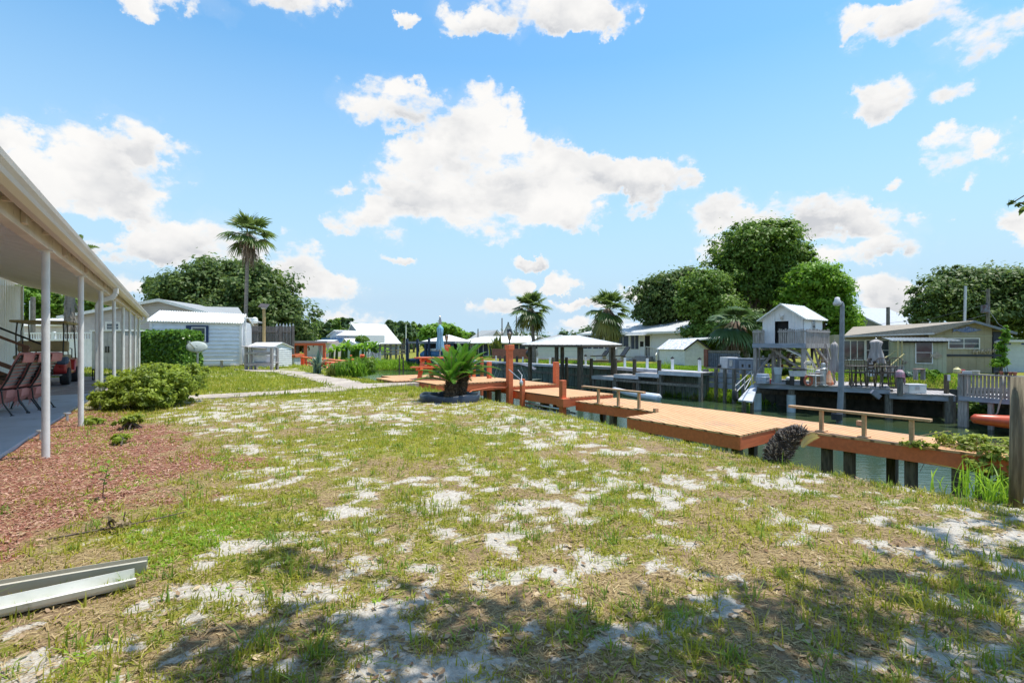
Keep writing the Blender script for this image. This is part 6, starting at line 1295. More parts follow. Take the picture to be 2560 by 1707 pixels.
bc = thing('covered_boat', 'small boat under a dark curved canvas canopy beyond the tallest orange post', 'boat', (XX(1278, 33), 33, WATER_Z), R(-8))
mb = MB(); n_ = 10; pr = [(-1.55+3.1*i/n_, ZZ(922, 33)-WATER_Z+.42*max(0.0, math.sin(math.pi*(.08+.92*i/n_)))**.7) for i in range(n_+1)]; mb.prism_y(pr+[(a, b-.06) for a, b in pr[::-1]], -.9, .9); mb.build('canopy', mat('navy_canvas', (0.06, 0.07, 0.10), (0.10, 0.11, 0.14), .8), bc)
for x in (-.9, .9):
    for y in (-.8, .8): mb = MB(); mb.tube([(x*1.2, y, .25), (x*.8, y, ZZ(918, 33)-WATER_Z+.15)], .018, 5); mb.build('canopy_pole', GALV, bc)
mb = MB(); mb.add([(-1.7, -.7, .32), (1.3, -.7, .32), (2.0, 0, .38), (1.3, .7, .32), (-1.7, .7, .32), (-1.5, -.5, -.15), (1.1, -.5, -.15), (1.6, 0, -.1), (1.1, .5, -.15), (-1.5, .5, -.15)], [(0, 1, 6, 5), (1, 2, 7, 6), (2, 3, 8, 7), (3, 4, 9, 8), (4, 0, 5, 9), (5, 6, 7, 8, 9), (0, 4, 3, 2, 1)]); mb.build('hull', mat('dull_green_hull', (0.10, 0.13, 0.11), (0.14, 0.17, 0.15), .5), bc, bevel=.02)
# ================================================================== FAR BANK, RIGHT: decks, treehouse, tan house
ZF = -0.28
def far_deck(name, label, xl, Yl, xr, Yr, z, depth, posts, fas=BLUEWOOD, grp=None):
    f = FR(xl, Yl, xr, Yr); t_ = f.thing(name, label, 'deck', grp); n_ = int(f.w/.14); rs = random.Random(int(xl))
    mb = MB()
    for i in range(n_): a = f.w*i/n_; mb.box(a+.006, a+f.w/n_-.006, -.05+rs.uniform(-.03, .02), depth, z-.035, z+rs.uniform(0, .006))
    mb.build('decking', GREYWOODH, t_)
    mb = MB(); mb.box(0, f.w, -.02, .03, z-.20, z-.04); mb.box(0, f.w, depth-.06, depth, z-.2, z-.04); mb.build('fascia', fas, t_)
    for (px, off, wd_) in posts: x = f.x(px, off); mb = MB(); mb.tube([(x, off, -2.4), (x, off, z-.04)], wd_, 10); mb.build('piling', PILEG, t_)
    return f, t_
fd, dk = far_deck('far_deck', 'long weathered deck on pilings below the treehouse, cluttered with garden things', 1884, 20.3, 2226, 17.75, ZF, 2.9, [(1893, .15, .11), (1978, .15, .12), (2105, .3, .12), (2222, .1, .12), (2160, 2.5, .10), (1930, 2.6, .1), (2040, 2.6, .1)])
for px in (1893, 1978):
    x = fd.x(px, .15); mb = MB(); mb.lathe([(.155, -1.45), (.155, ZF-.42)], 14, (x, .15, 0)); mb.build('pale_sleeve', mat('pale_blue_sleeve', (0.52, 0.62, 0.68), (0.42, 0.50, 0.54), .6, scale=5, c3=(0.25, 0.27, 0.24), s3=3), dk)
fd2, dk2 = far_deck('far_deck', 'lower short deck carrying the white cooler box', 2224, 17.6, 2388, 16.7, -0.42, 2.2, [(2375, .1, .14), (2380, .35, .12), (2365, 1.5, .1)], grp='weathered decks across the canal'); dk['group'] = 'weathered decks across the canal'
# dark bank wall under the decks
f = FR(1900, 22.3, 2560, 16.9); t_ = f.thing('bank_wall', 'dark shaded bulkhead wall under the weathered decks', 'seawall', 'seawalls across the canal'); mb = MB(); n_ = 60
for i in range(n_): a = (f.w+4)*i/n_; mb.box(a-.004*(i % 2), a+(f.w+4)/n_+.004*(i % 2), .02*(i % 2), .09+.02*(i % 2), -2.4, -.34-(i % 3)*.004)
mb.build('board', mat('mossy_wall', (0.085, 0.085, 0.075), (0.04, 0.045, 0.04), .95, scale=3, c3=(0.06, 0.075, 0.045), s3=1.5), t_); mb = MB(); mb.box(0, f.w+4, -.06, -.0, -.9, -.75); mb.build('waler', PILE, t_)
# retaining boards and rail left of the ramp
f = FR(1757, 24.2, 1888, 21.6); t_ = f.thing('board_retaining_wall', 'grey plank retaining wall with posts and thin rail left of the treehouse', 'retaining wall')
for i in range(3):
    mb = MB(); mb.box(.0, f.w*.72, 0, .05, -.75+.25*i, -.52+.25*i-.01); mb.build('plank', BLUEWOOD, t_)
for px in (1764, 1770, 1793, 1815, 1838, 1862): x = f.x(px); mb = MB(); mb.box(x-.06, x+.06, -.13, -.01, -1.4, f.z(px, 922)); mb.build('post', PILEG, t_)
mb = MB(); mb.beam((f.x(1770), -.07, f.z(1770, 919)), (f.x(1886), -.07, f.z(1886, 925)), .05, .05); mb.build('rail', PILEG, t_)
# privacy fence corner, washers
f = FR(1763, 27.0, 1850, 25.2); t_ = f.thing('corrugated_fence', 'dark blue-grey ribbed privacy fence with a red-brown end post', 'fence'); zt = f.z(1800, 876)
mb = MB(); grooves(mb, .2, f.w, -.1, zt, 0, .12, .03); mb.build('panel', mat('blue_grey_panel', (0.13, 0.15, 0.20), (0.08, 0.095, 0.13), .7), t_); mb = MB(); mb.box(.1, f.w, -.06, .02, zt-.12, zt); mb.box(.2, f.w, -.06, .0, zt-.98, zt-.88); mb.build('rail', PILEG, t_)
mb = MB(); mb.box(-.02, .22, -.1, .12, -.5, zt+.06); mb.build('end_post', mat('red_brown_post', (0.26, 0.10, 0.07), (0.19, 0.075, 0.055), .8), t_)
MWH = mat('appliance_white', (0.62, 0.62, 0.64), (0.54, 0.54, 0.57), .4); MBL = mat('appliance_blue_grey', (0.24, 0.28, 0.36), (0.20, 0.24, 0.31), .45)
f = FR(1799, 24.3, 1836, 23.3); t_ = f.thing('garden_cabinet', 'white and grey upright cabinet standing in front of the ribbed fence', 'cabinet'); xm = f.x(1819); zt = f.z(1815, 893)
mb = MB(); mb.box(0, xm-.01, 0, .6, -.1, zt); mb.build('white_side', MWH, t_, bevel=.02); mb = MB(); mb.box(xm+.01, f.w, .02, .6, -.1, zt-.03); g_o = mb.build('grey_side', MBL, t_, bevel=.02)
mb = MB(); mb.box(xm+.12, f.w-.12, -.01, .02, zt-.4, zt-.12); mb.build('control_panel', GALV, t_); mb = MB(); mb.sphere((.06, -.08, zt-.42), .09, 10, 8); mb.build('lamp', BLACK, t_)
f = FR(1847, 23.0, 1886, 22.2); t_ = f.thing('twin_cupboard', 'low blue-grey outdoor cupboard with two dark oval windows', 'cupboard'); zt = f.z(1866, 899)
mb = MB(); mb.box(0, f.w, 0, .6, -.1, zt); mb.build('carcass', MBL, t_, bevel=.03)
for a in (.08, f.w/2+.03): mb = MB(); mb.box(a, a+f.w/2-.11, -.02, 0, 0.0, zt-.08); d_ = mb.build('door', MBL, t_, bevel=.01); mb = MB(); mb.box(a+.10, a+f.w/2-.22, -.03, -.02, zt-.34, zt-.20); mb.build('window', BLACK, d_, bevel=.02)
mb = MB(); mb.box(-.03, f.w+.03, -.04, .62, zt, zt+.05); mb.build('top', MBL, t_)
# ramp with rails
A = Q(1800, 1003, 20.3); t_ = thing('boat_ramp', 'sloping grey gangway with thin metal rails descending to the water', 'gangway', (XX(1845, 19.9), 19.9, 0)); ox, oy = XX(1845, 19.9), 19.9
def LQ(px, py, Y): q = Q(px, py, Y); return (q.x-ox, q.y-oy, q.z)
mb = MB(); slab(mb, LQ(1845, 999, 19.4), LQ(1881, 1003, 18.9), LQ(1893, 966, 20.2), LQ(1880, 960, 20.9), .07); mb.build('ramp_deck', CAPW, t_)
for (a, b) in (((1838, 965, 19.6), (1880, 926, 21.0)), ((1842, 978, 19.5), (1884, 936, 20.8)), ((1862, 975, 19.2), (1884, 934, 20.5))): mb = MB(); mb.tube([LQ(*a), LQ(*b)], .02, 6); mb.build('hand_rail', GALV, t_)
for (px, y0, y1) in ((1838, 965, 985), (1861, 945, 975), (1879, 928, 962)): mb = MB(); mb.tube([LQ(px, y0, 19.8), LQ(px+1, y1, 19.8)], .02, 6); mb.build('rail_post', GALV, t_)
for px in (1861, 1880): mb = MB(); mb.tube([LQ(px, 1003, 19.2), (LQ(px, 1003, 19.2)[0], LQ(px, 1003, 19.2)[1], -2.3)], .07, 8); mb.build('leg', PILE, t_)
fb = thing('boat_fender', 'black hanging boat fender left of the gangway foot', 'fender', Q(1838, 990, 19.6)); mb = MB(); mb.lathe([(.03, .28), (.10, .2), (.11, -.12), (.04, -.2)], 12); mb.build('body', BLACK, fb, smooth=True); mb = MB(); mb.tube([(0, 0, .28), (0, 0, .5)], .012, 5); mb.build('rope', GALV, fb)
# ---- treehouse
f = FR(1884, 20.94, 2012, 19.4); th = f.thing('treehouse', 'raised white playhouse with a dark doorway on a grey timber platform', 'playhouse'); W_ = f.w; D_ = 2.25; zp = 1.27
mb = MB(); mb.box(0, W_, 0, D_, zp-.04, zp); mb.build('platform_boards', GREYWOODH, th)
mb = MB(); mb.box(-.03, W_+.03, -.05, 0, zp-.17, zp+.01); mb.box(-.03, W_+.03, D_, D_+.05, zp-.17, zp+.01); mb.build('front_beam', BLUEWOOD, th); mb = MB(); mb.box(W_+.0, W_+.05, 0, D_, zp-.18, zp+.0); mb.box(-.05, 0, 0, D_, zp-.17, zp); mb.build('side_beam', GREYWOOD, th)
for (x, y) in ((.05, .05), (W_-.06, .05), (.05, D_-.1), (W_-.06, D_-.1), (W_*.55, D_-.1), (W_*.2, .9)): mb = MB(); mb.box(x-.06, x+.06, y-.06, y+.06, ZF if y < 2 else -.1, zp-.1); mb.build('leg', GREYWOOD, th)
for (a, b) in (((.08, 0.0, ZF+.3), (.45, .9, zp-.3)), ((.5, .3, zp-.15), (1.5, .8, .25)), ((W_-.05, .1, zp-.2), (W_-.0, 1.0, .3)), ((W_, D_*.5, zp-.2), (W_, D_-.1, .5))): mb = MB(); mb.beam(a, b, .05, .09); mb.build('brace', GREYWOOD, th)
rs = random.Random(4)
mb = MB(); zrl = f.z(1950, 823)
def pick(x0, x1, y0, y1, n_, wd_=.055):
    for i in range(n_):
        t = (i+.5)/n_; x = x0+(x1-x0)*t; y = y0+(y1-y0)*t; w1 = wd_*rs.uniform(.7, 1.2); mb.beam((x, y, zp-.02), (x+rs.uniform(-.01, .01), y, zrl+rs.uniform(-.03, .03)), w1 if y0 == y1 else .02, .02 if y0 == y1 else w1, up=(0, 1, 0))
pick(-.02, .46, -.03, -.03, 7); mb.build('railing', GREYWOOD, th); mb = MB(); pick(1.0, W_, -.03, -.03, 12); mb.build('railing', GREYWOOD, th); mb = MB(); pick(W_+.03, W_+.03, 0, D_, 20, .06); mb.build('railing', GREYWOOD, th)
mb = MB(); mb.box(-.03, .48, -.06, -.04, zrl-.12, zrl-.07); mb.box(.98, W_+.05, -.06, -.04, zrl-.12, zrl-.07); mb.box(W_+.045, W_+.065, 0, D_, zrl-.12, zrl-.07); mb.build('top_rail', GREYWOODH, th)
o_ = .30; xl, xr = f.x(1907, o_), f.x(2009, o_); ze = f.z(1907, 797, o_); xpk = (xl+xr)/2; zpk = f.z(1958, 762, o_); Dh = 1.75
PANW = mat('white_panel', (0.82, 0.83, 0.86), (0.76, 0.77, 0.80), .6, scale=3)
mb = MB(); tp_ = lambda x: ze+(zpk-ze)*(1-abs(x-xpk)/(xpk-xl))
grooves(mb, xl, f.x(1938, o_), zp, 0, o_, .105, .012, top=tp_); grooves(mb, f.x(1972, o_), xr, zp, 0, o_, .105, .012, top=tp_)
zd = f.z(1955, 803, o_); a, b = f.x(1938, o_), f.x(1972, o_); mb.add([(a, o_-.012, zd), (b, o_-.012, zd), (b, o_-.012, tp_(b)), (xpk, o_-.012, zpk), (a, o_-.012, tp_(a))], [(0, 1, 2, 3, 4)]); siding_side(mb, o_, o_+Dh, zp, ze, xr, 1, .5, .004)
mb.add([(xl, o_, zp), (xl, o_+Dh, zp), (xl, o_+Dh, ze), (xl, o_, ze), (xr, o_+Dh, zp), (xr, o_+Dh, ze), (xpk, o_+Dh, zpk)], [(0, 3, 2, 1), (1, 2, 6, 5, 4)]); mb.build('wall', PANW, th)
mb = MB(); mb.box(a, b, o_+.15, o_+.2, zp+.01, zd+.05); mb.build('doorway', DARK, th)
mb = MB(); y0, y1 = o_-.22, o_+Dh+.15; sl = (zpk-ze)/(xpk-xl); e_ = .16
for s_ in (-1, 1):
    A, B = (xpk+s_*(xpk-xl+e_), y0, ze-sl*e_+.03), (xpk+s_*(xpk-xl+e_), y1, ze-sl*e_+.03); C_, E_ = (xpk, y1, zpk+.04), (xpk, y0, zpk+.04)
    if s_ > 0: slab(mb, A, B, C_, E_, .04); ribs(mb, A, B, C_, E_, 10, .03, .02)
    else: slab(mb, B, A, E_, C_, .04)
mb.build('roof', ROOFW, th)
window(bpy.data.objects['treehouse'], 0, 0.01, 0, 0.01, 0, WHITE2, GLASS) if False else None
mb = MB(); yy = o_+Dh*.42; z0, z1 = zp+.28, ze-.08; mb.box(xr+.005, xr+.03, yy-.04, yy+.30, z0-.03, z1+.03); w_ = mb.build('window', WHITE2, th); mb = MB(); mb.box(xr+.03, xr+.034, yy, yy+.26, z0, (z0+z1)/2-.01); mb.box(xr+.03, xr+.034, yy, yy+.26, (z0+z1)/2+.01, z1); mb.build('pane', GLASS, w_)
sk = thing('animal_skull', 'pale horned animal skull hung above the playhouse doorway', 'skull', (*(f.A+f.e*f.x(1956, o_)+f.m*(o_-.05)), f.z(1956, 794, o_)), f.rz)
mb = MB(); mb.tube([(0, 0, .07), (0, -.03, 0), (0, -.03, -.10)], [.045, .055, .025], 8); mb.tube([(-.04, 0, .06), (-.10, 0, .10), (-.09, 0, .17)], [.014, .01, .004], 5); mb.tube([(.04, 0, .06), (.10, 0, .10), (.09, 0, .17)], [.014, .01, .004], 5); mb.build('bone', mat('bone_white', (0.72, 0.70, 0.66), (0.55, 0.52, 0.47), .7), sk)
# leaning white plank stair and ladder under the platform
t_ = f.thing('white_stair', 'white plank stair slanting down under the playhouse platform', 'stair'); mb = MB(); mb.beam((1.0, .2, zp-.08), (W_-.05, .25, f.z(2000, 895)), .30, .05, up=(.3, 0, 1)); mb.build('stringer', WHITE, t_)
mb = MB()
for i in range(6): t = i/5; mb.box(1.0+t*(W_-1.1), 1.1+t*(W_-1.1), .25, .65, zp-.2-t*.55, zp-.17-t*.55)
mb.build('tread', WHITE, t_)
ld = thing('ladder', 'grey wooden ladder leaning on the right side of the playhouse platform', 'ladder', (XX(2075, 20.3), 20.3, ZF)); mb = MB(); mb.beam((.12, -.15, 0), (-.1, .1, 1.55), .06, .06); mb.beam((-.28, .0, 0), (-.5, .3, 1.55), .06, .06); mb.build('side_rail', GREYWOOD, ld)
for i in range(6): mb = MB(); t = (i+.7)/6.5; mb.beam((.12-.22*t, -.15+.25*t, 1.55*t), (-.28-.22*t, .3*t, 1.55*t), .04, .03); mb.build('rung', GREYWOOD, ld)
# driftwood trunks under the platform
dw = thing('driftwood', 'bare brown driftwood branches standing behind the playhouse legs', 'driftwood', (XX(2052, 21.2), 21.2, -.1)); mb = MB(); mb.tube([(-.1, 0, 0), (-.08, 0, .6), (.05, 0, 1.2)], [.05, .045, .03], 7); mb.tube([(.12, 0, 0), (.1, .05, .7), (.3, 0, 1.25)], [.06, .05, .03], 7); mb.tube([(.05, 0, .8), (-.25, 0, 1.15)], [.03, .015], 6); mb.build('branch', mat('driftwood_tan', (0.38, 0.26, 0.15), (0.24, 0.15, 0.09), .8), dw)
# ---- things standing on the long deck
def on(px, Y, z=ZF): return (XX(px, Y), Y, z)
t_ = thing('metal_tub', 'ribbed blue-grey metal tub at the left end of the deck', 'tub', on(1907, 19.9)); mb = MB(); mb.lathe([(.22, 0), (.245, .02), (.245, .11), (.255, .12), (.245, .13), (.24, .24), (.25, .25), (.235, .27), (.22, .35), (.20, .38)], 24); mb.build('body', mat('blue_grey_metal', (0.36, 0.42, 0.52), (0.30, 0.35, 0.44), .4, .4), t_, smooth=False)
t_ = thing('gas_can', 'small red fuel bottle beside the metal tub', 'bottle', on(1924, 19.8)); mb = MB(); mb.lathe([(.05, 0), (.05, .16), (.02, .2), (.02, .23)], 10); mb.build('body', REDP, t_)
t_ = thing('pedestal_bucket', 'white ribbed bucket standing on a clear pedestal by the plants', 'bucket', on(1945, 20.6)); mb = MB(); mb.lathe([(.13, .32), (.155, .52), (.165, .55), (.165, .60), (.14, .60)], 18); mb.build('bucket', mat('pale_bucket', (0.62, 0.70, 0.74), (0.54, 0.62, 0.66), .4), t_); mb = MB(); mb.lathe([(.14, 0), (.12, .32)], 14); mb.build('pedestal', mat('milky_plastic', (0.35, 0.42, 0.42), (0.28, 0.34, 0.34), .3), t_)
t_ = thing('lidded_bucket', 'black bucket with a white round lid in front of the sink', 'bucket', on(1971, 19.3)); mb = MB(); mb.lathe([(.09, 0), (.10, .16)], 14); mb.build('bucket', BLACK, t_); mb = MB(); mb.sphere((0, 0, .22), .09, 12, 8); mb.build('lid', MWH, t_)
t_ = thing('fish_sink', 'white fish-cleaning sink on a black frame beneath the playhouse', 'sink', on(1993, 18.95)); mb = MB(); mb.add([(-.20, -.15, .34), (.20, -.15, .34), (.2, .15, .34), (-.2, .15, .34), (-.23, -.17, .55), (.23, -.17, .55), (.23, .17, .55), (-.23, .17, .55)], [(0, 3, 2, 1), (0, 1, 5, 4), (1, 2, 6, 5), (2, 3, 7, 6), (3, 0, 4, 7)]); mb.build('basin', MWH, t_); mb = MB(); mb.box(-.25, .25, -.2, .2, .58, .62); mb.build('board', DARK, t_)
for x in (-.19, .19): mb = MB(); mb.box(x-.015, x+.015, -.13, .13, 0, .34); mb.build('leg', BLACK, t_)
t_ = thing('life_ring', 'faded red life ring leaning against the deck clutter', 'life ring', on(2021, 18.75, ZF+.19), R(62)); mb = MB(); n_ = 20; mb.tube([(0.0, .12*math.cos(6.2832*i/n_), .165*math.sin(6.2832*i/n_)) for i in range(n_+1)], .04, 8, cap=False); mb.build('ring', mat('faded_ring', (0.55, 0.15, 0.09), (0.42, 0.11, 0.07), .7), t_)
def bistro_chair(label, loc, rz, m_, grp, hh=1.0):
    c = thing('metal_chair', label, 'chair', loc, rz, grp); z = .46*hh
    for sx in (-1, 1):
        for sy in (-1, 1): mb = MB(); mb.tube([(sx*.24, sy*.24, 0), (sx*.19, sy*.19, z)], .018, 6); mb.build('leg', m_, c)
        mb = MB(); mb.tube([(sx*.2, .18, z), (sx*.24, .2, z+.22), (sx*.24, -.2, z+.24)], .014, 6); mb.build('arm', m_, c)
    mb = MB(); mb.box(-.21, .21, -.2, .2, z-.02, z+.015); mb.build('seat', m_, c)
    mb = MB(); mb.tube([(-.2, -.2, z), (-.21, -.27, z+.42), (-.12, -.28, z+.50), (.12, -.28, z+.50), (.21, -.27, z+.42), (.2, -.2, z)], .016, 6)
    for i in range(4): mb.tube([(-.12+.08*i, -.21, z), (-.10+.066*i, -.275, z+.49)], .009, 5)
    mb.build('backrest', m_, c); mb = MB(); mb.beam((-.22, -.22, .14), (.22, -.22, .14), .02, .02); mb.beam((-.22, .22, .14), (.22, .22, .14), .02, .02); mb.build('stretcher', m_, c); return c
CHB = mat('bronze_metal', (0.10, 0.075, 0.055), (0.06, 0.045, 0.035), .5); CHW = mat('white_iron', (0.62, 0.61, 0.60), (0.50, 0.48, 0.46), .6, c3=(0.35, 0.22, 0.15), s3=6)
bistro_chair('white iron garden chair beside the life ring', on(2037, 18.7), R(200), CHW, 'garden chairs on the far deck', .85)
Y1 = 18.5
for (px, Y, rz, hh, lab) in ((2127, 18.75, 200, 1.1, 'bronze chair just right of the light pole'), (2146, 18.45, 150, 1.1, 'bronze chair with ornate pale back left of the statue'), (2160, 18.9, 30, 1.1, 'bronze chair behind the first bistro table'), (2196, 18.2, 210, 1.1, 'bronze chair at the foot of the second closed umbrella'), (2214, 18.0, 160, 1.15, 'bronze chair with wide curved back left of the purple towel post'), (2231, 18.4, 120, 1.15, 'grey-backed bronze chair nearest the purple towel post')):
    bistro_chair(lab, on(px, Y), R(rz), CHB, 'garden chairs on the far deck', hh)
for (px, Y, lab) in ((2140, 18.6, 'small round bistro table between the bronze chairs near the light pole'), (2206, 18.25, 'small round bistro table by the second closed umbrella')):
    t_ = thing('bistro_table', lab, 'table', on(px, Y), 0, 'bistro tables on the far deck'); mb = MB(); mb.lathe([(.36, .72), (.36, .745)], 20); mb.build('top', CHB, t_); mb = MB(); mb.lathe([(.16, 0), (.03, .04), (.03, .72)], 10); mb.build('pedestal', CHB, t_)
UMG = mat('grey_canvas', (0.46, 0.43, 0.42), (0.34, 0.31, 0.31), .85, scale=8, stretch=(1, 1, .2))
closed_umbrella('closed grey umbrella at the right side of the playhouse', on(2086, 19.3), ZZ(852, 19.3)-ZF, ZZ(893, 19.3)-ZF, ZZ(930, 19.3)-ZF, .16, UMG, GREYWOOD, seed=2)
closed_umbrella('closed grey umbrella standing in the bistro table before the windows', on(2190, 18.6), ZZ(846, 18.6)-ZF, ZZ(868, 18.6)-ZF, ZZ(905, 18.6)-ZF, .24, UMG, GALV, seed=7)
t_ = thing('garden_statue', 'small white garden statue on a plinth behind the bistro chairs', 'statue', on(2176, 21.5, -.1)); mb = MB(); mb.box(-.13, .13, -.13, .13, 0, .28); mb.box(-.15, .15, -.15, .15, .28, .33); mb.build('plinth', MWH, t_); mb = MB(); mb.tube([(0, 0, .33), (0.02, 0, .45), (-.02, 0, .58), (0, 0, .68)], [.10, .09, .07, .045], 10); mb.sphere((0, -.01, .74), .06, 10, 8); mb.tube([(.07, 0, .6), (.12, -.05, .5), (.04, -.1, .45)], [.025, .02, .018], 6); mb.tube([(-.07, 0, .6), (-.12, -.05, .52), (-.04, -.1, .48)], [.025, .02, .018], 6); mb.build('figure', MWH, t_, smooth=True)
t_ = thing('drum_column', 'grey fluted metal column on the deck left of the closed umbrella', 'column', on(2058, 18.9)); mb = MB(); mb.lathe([(.17, 0), (.17, .03), (.10, .05), (.10, .56), (.13, .6), (.13, .63), (.08, .66), (.08, .80), (.05, .84)], 16); mb.build('body', GALV, t_)
t_ = thing('orange_net', 'orange and white fishing net draped beside the fluted column', 'net', on(2072, 18.95)); mb = MB(); mb.tube([(0, 0, 0.02), (-.02, 0, .12), (.0, 0, .35), (.02, 0, .55)], [.16, .17, .09, .03], 9); mb.build('netting', mat('orange_netting', (0.60, 0.38, 0.26), (0.66, 0.20, 0.10), .9, scale=4), t_)
t_ = thing('towel_post', 'grey piling draped with a purple towel at the deck edge', 'post', on(2250, 17.3, -.5)); mb = MB(); mb.tube([(0, 0, 0), (0, 0, .82)], .085, 10); mb.build('shaft', PILEG, t_); mb = MB(); mb.tube([(-.02, -.02, .62), (0, 0, .80), (.02, 0, .88)], [.13, .12, .06], 10); mb.tube([(.1, -.02, .80), (.13, -.03, .5), (.15, 0, .38)], [.04, .04, .02], 6); mb.build('towel', mat('purple_towel', (0.30, 0.09, 0.16), (0.50, 0.36, 0.40), .9, scale=6), t_)
t_ = thing('cooler_box', 'large white dock box on the lower deck', 'dock box', (XX(2284, 17.5), 17.5, -.42), R(-4)); mb = MB(); mb.box(-.29, .29, -.2, .2, 0, .27); mb.build('box', mat('cooler_white', (0.66, 0.69, 0.69), (0.60, 0.63, 0.63), .4), t_, bevel=.02); mb = MB(); mb.box(-.30, .30, -.21, .21, .275, .31); mb.build('lid', MWH, t_, bevel=.015); mb = MB(); mb.box(-.07, .05, -.215, -.2, .12, .24); mb.build('latch', GALV, t_)
t_ = thing('garden_bench', 'small pink-topped bench on the grass behind the dock box', 'bench', (XX(2298, 19.6), 19.6, -.12)); mb = MB(); mb.box(-.17, .17, -.12, .12, .40, .43); mb.build('top', mat('faded_pink', (0.50, 0.30, 0.24), rough=.8), t_)
for x in (-.14, .14): mb = MB(); mb.box(x-.02, x+.02, -.1, .1, 0, .4); mb.build('leg', GREYWOOD, t_)
t_ = thing('deck_piling', 'square-topped piling at the right end of the lower deck', 'post', (XX(2366, 17.3), 17.3, -.6)); mb = MB(); mb.tube([(0, 0, 0), (0, 0, .82)], .075, 10); mb.build('shaft', PILE, t_); mb = MB(); mb.box(-.03, .05, -.10, -.07, .62, .82); mb.build('tag', MWH, t_)
lp_ = thing('hanging_lamp', 'dark square floodlight hanging below the deck edge', 'floodlight', Q(2190, 985, 17.7)); mb = MB(); mb.beam((-.14, 0, .10), (.12, 0, -.12), .16, .10, up=(0, 1, 0)); mb.build('housing', mat('flood_grey', (0.20, 0.22, 0.28), (0.26, 0.28, 0.33), .4), lp_)
# street light pole in the canal
lt = thing('light_pole', 'tall grey light pole with a shaded lamp rising from the canal before the deck', 'lamp post', (XX(2094, 17.0), 17.0, -2.3)); dx = XX(2106, 17.0)-XX(2094, 17.0); zt = ZZ(757, 17.0)+2.3
mb = MB(); mb.tube([(0, 0, 0), (dx*.7, 0, 2.0), (dx, 0, zt-.1), (dx-.02, 0, zt), (dx-.10, 0, zt+.06)], [.095, .09, .065, .05, .03], 8); mb.build('pole', mat('pole_grey', (0.25, 0.27, 0.31), (0.20, 0.21, 0.24), .6), lt)
mb = MB(); mb.lathe([(.03, .16), (.07, .14), (.085, .05), (.13, -.05), (.10, -.12), (.03, -.13)], 14, (dx-.17, 0, zt+.03)); mb.build('lamp_head', MWH, lt, smooth=True); mb = MB(); mb.lathe([(.16, 0), (.16, .2)], 12, (dx*.4-.12, -.05, 1.05)); mb.build('mooring_tyre', RUB, lt)
# ---- tan house
TAN = mat('tan_panel', (0.44, 0.39, 0.28), (0.38, 0.335, 0.24), .7, scale=2); TANL = mat('sage_panel', (0.48, 0.47, 0.34), (0.42, 0.42, 0.30), .7, scale=2)
f = FR(2085, 25.6, 2262, 24.4); h = f.thing('tan_house', 'tan panelled house with brown shingle roof and large white windows', 'house'); ze = f.z(2200, 836)
mb = MB(); grooves(mb, 0, f.w, -.1, ze, 0, .3, .01); mb.box(0, f.w+1, .05, 4, -.1, ze); mb.build('wall', TAN, h)
x0, x1, z0, z1 = f.x(2109), f.x(2160), f.z(2130, 898), f.z(2130, 852); window(h, x0, x1, z0, z1, -.03, WHITE2, GLASS, (3, 1), .05)
x0, x1 = f.x(2166), f.x(2221); window(h, x0, x1, f.z(2190, 900), f.z(2190, 851), -.03, WHITE2, GLASS, (2, 2), .05)
x0, x1 = f.x(2225), f.x(2249); window(h, x0, x1, .0, f.z(2190, 851), -.03, WHITE2, GLASS, (2, 2), .04)
g = FR(2322, 23.6, 2506, 22.6); gx = lambda px: 0
# roof: ridge from behind to the gable peak
ra = lambda px, py, Y: tuple(Vector(Q(px, py, Y))-Vector((f.A.x, f.A.y, 0)))
rot = Matrix.Rotation(-f.rz, 3, 'Z')
def lr(px, py, Y): return tuple(rot @ Vector(ra(px, py, Y)))
mb = MB(); slab(mb, lr(2108, 840, 25.0), lr(2335, 833, 23.2), lr(2426, 803, 22.6), lr(2133, 817, 29), .06); slab(mb, lr(2108, 840, 25.0), lr(2133, 817, 29), lr(2280, 818, 31), lr(2330, 818, 30), .06) if False else None
mb.build('roof', SHINGLEB, h)
mb = MB(); mb.beam(lr(2108, 841, 24.9), lr(2336, 834, 23.1), .05, .07); mb.build('gutter', GALV, h)
t2 = g.thing('gable_wing', 'gabled wing of the tan house with a two-pane window and fish sculpture', 'house'); pk = g.z(2427, 805); zl = g.z(2322, 831); zr = g.z(2506, 826); xp = g.x(2427)
mb = MB(); tpf = lambda x: (zl+(pk-zl)*x/xp) if x < xp else pk+(zr-pk)*(x-xp)/(g.w-xp); grooves(mb, 0, g.w-.35, -.1, 0, 0, .3, .01, top=tpf); mb.box(0.05, g.w-.1, .05, 5, -.1, min(zl, zr)-.05); mb.build('wall', TAN, t2)
mb = MB(); mb.box(g.w-.33, g.w-.05, -.06, .05, -.1, zr-.05); mb.box(g.x(2366), g.w-.33, -.05, 0, g.z(2430, 891), g.z(2430, 886)); mb.build('dark_trim', mat('dark_blue_trim', (0.04, 0.05, 0.075), rough=.6), t2)
mb = MB(); mb.box(0, g.w-.35, -.03, -.005, g.z(2430, 841), g.z(2430, 838.5)); mb.build('trim_board', TANL, t2)
mb = MB(); A = (-.1, -.35, zl-.03); B = (xp, -.35, pk+.06); C_ = (xp, 5, pk+.06); D_ = (-.1, 5, zl-.03); slab(mb, A, B, C_, D_, -.06) if False else slab(mb, D_, A, B, C_, .06); slab(mb, B, (g.w+.35, -.35, zr-.10), (g.w+.35, 5, zr-.10), C_, .06); mb.build('roof', SHINGLEB, t2)
mb = MB(); mb.beam((-.1, -.37, zl-.08), (xp, -.37, pk+.01), .04, .10); mb.beam((xp, -.371, pk+.01), (g.w+.35, -.371, zr-.15), .04, .10); mb.build('fascia', mat('slate_trim', (0.22, 0.24, 0.28), rough=.6), t2)
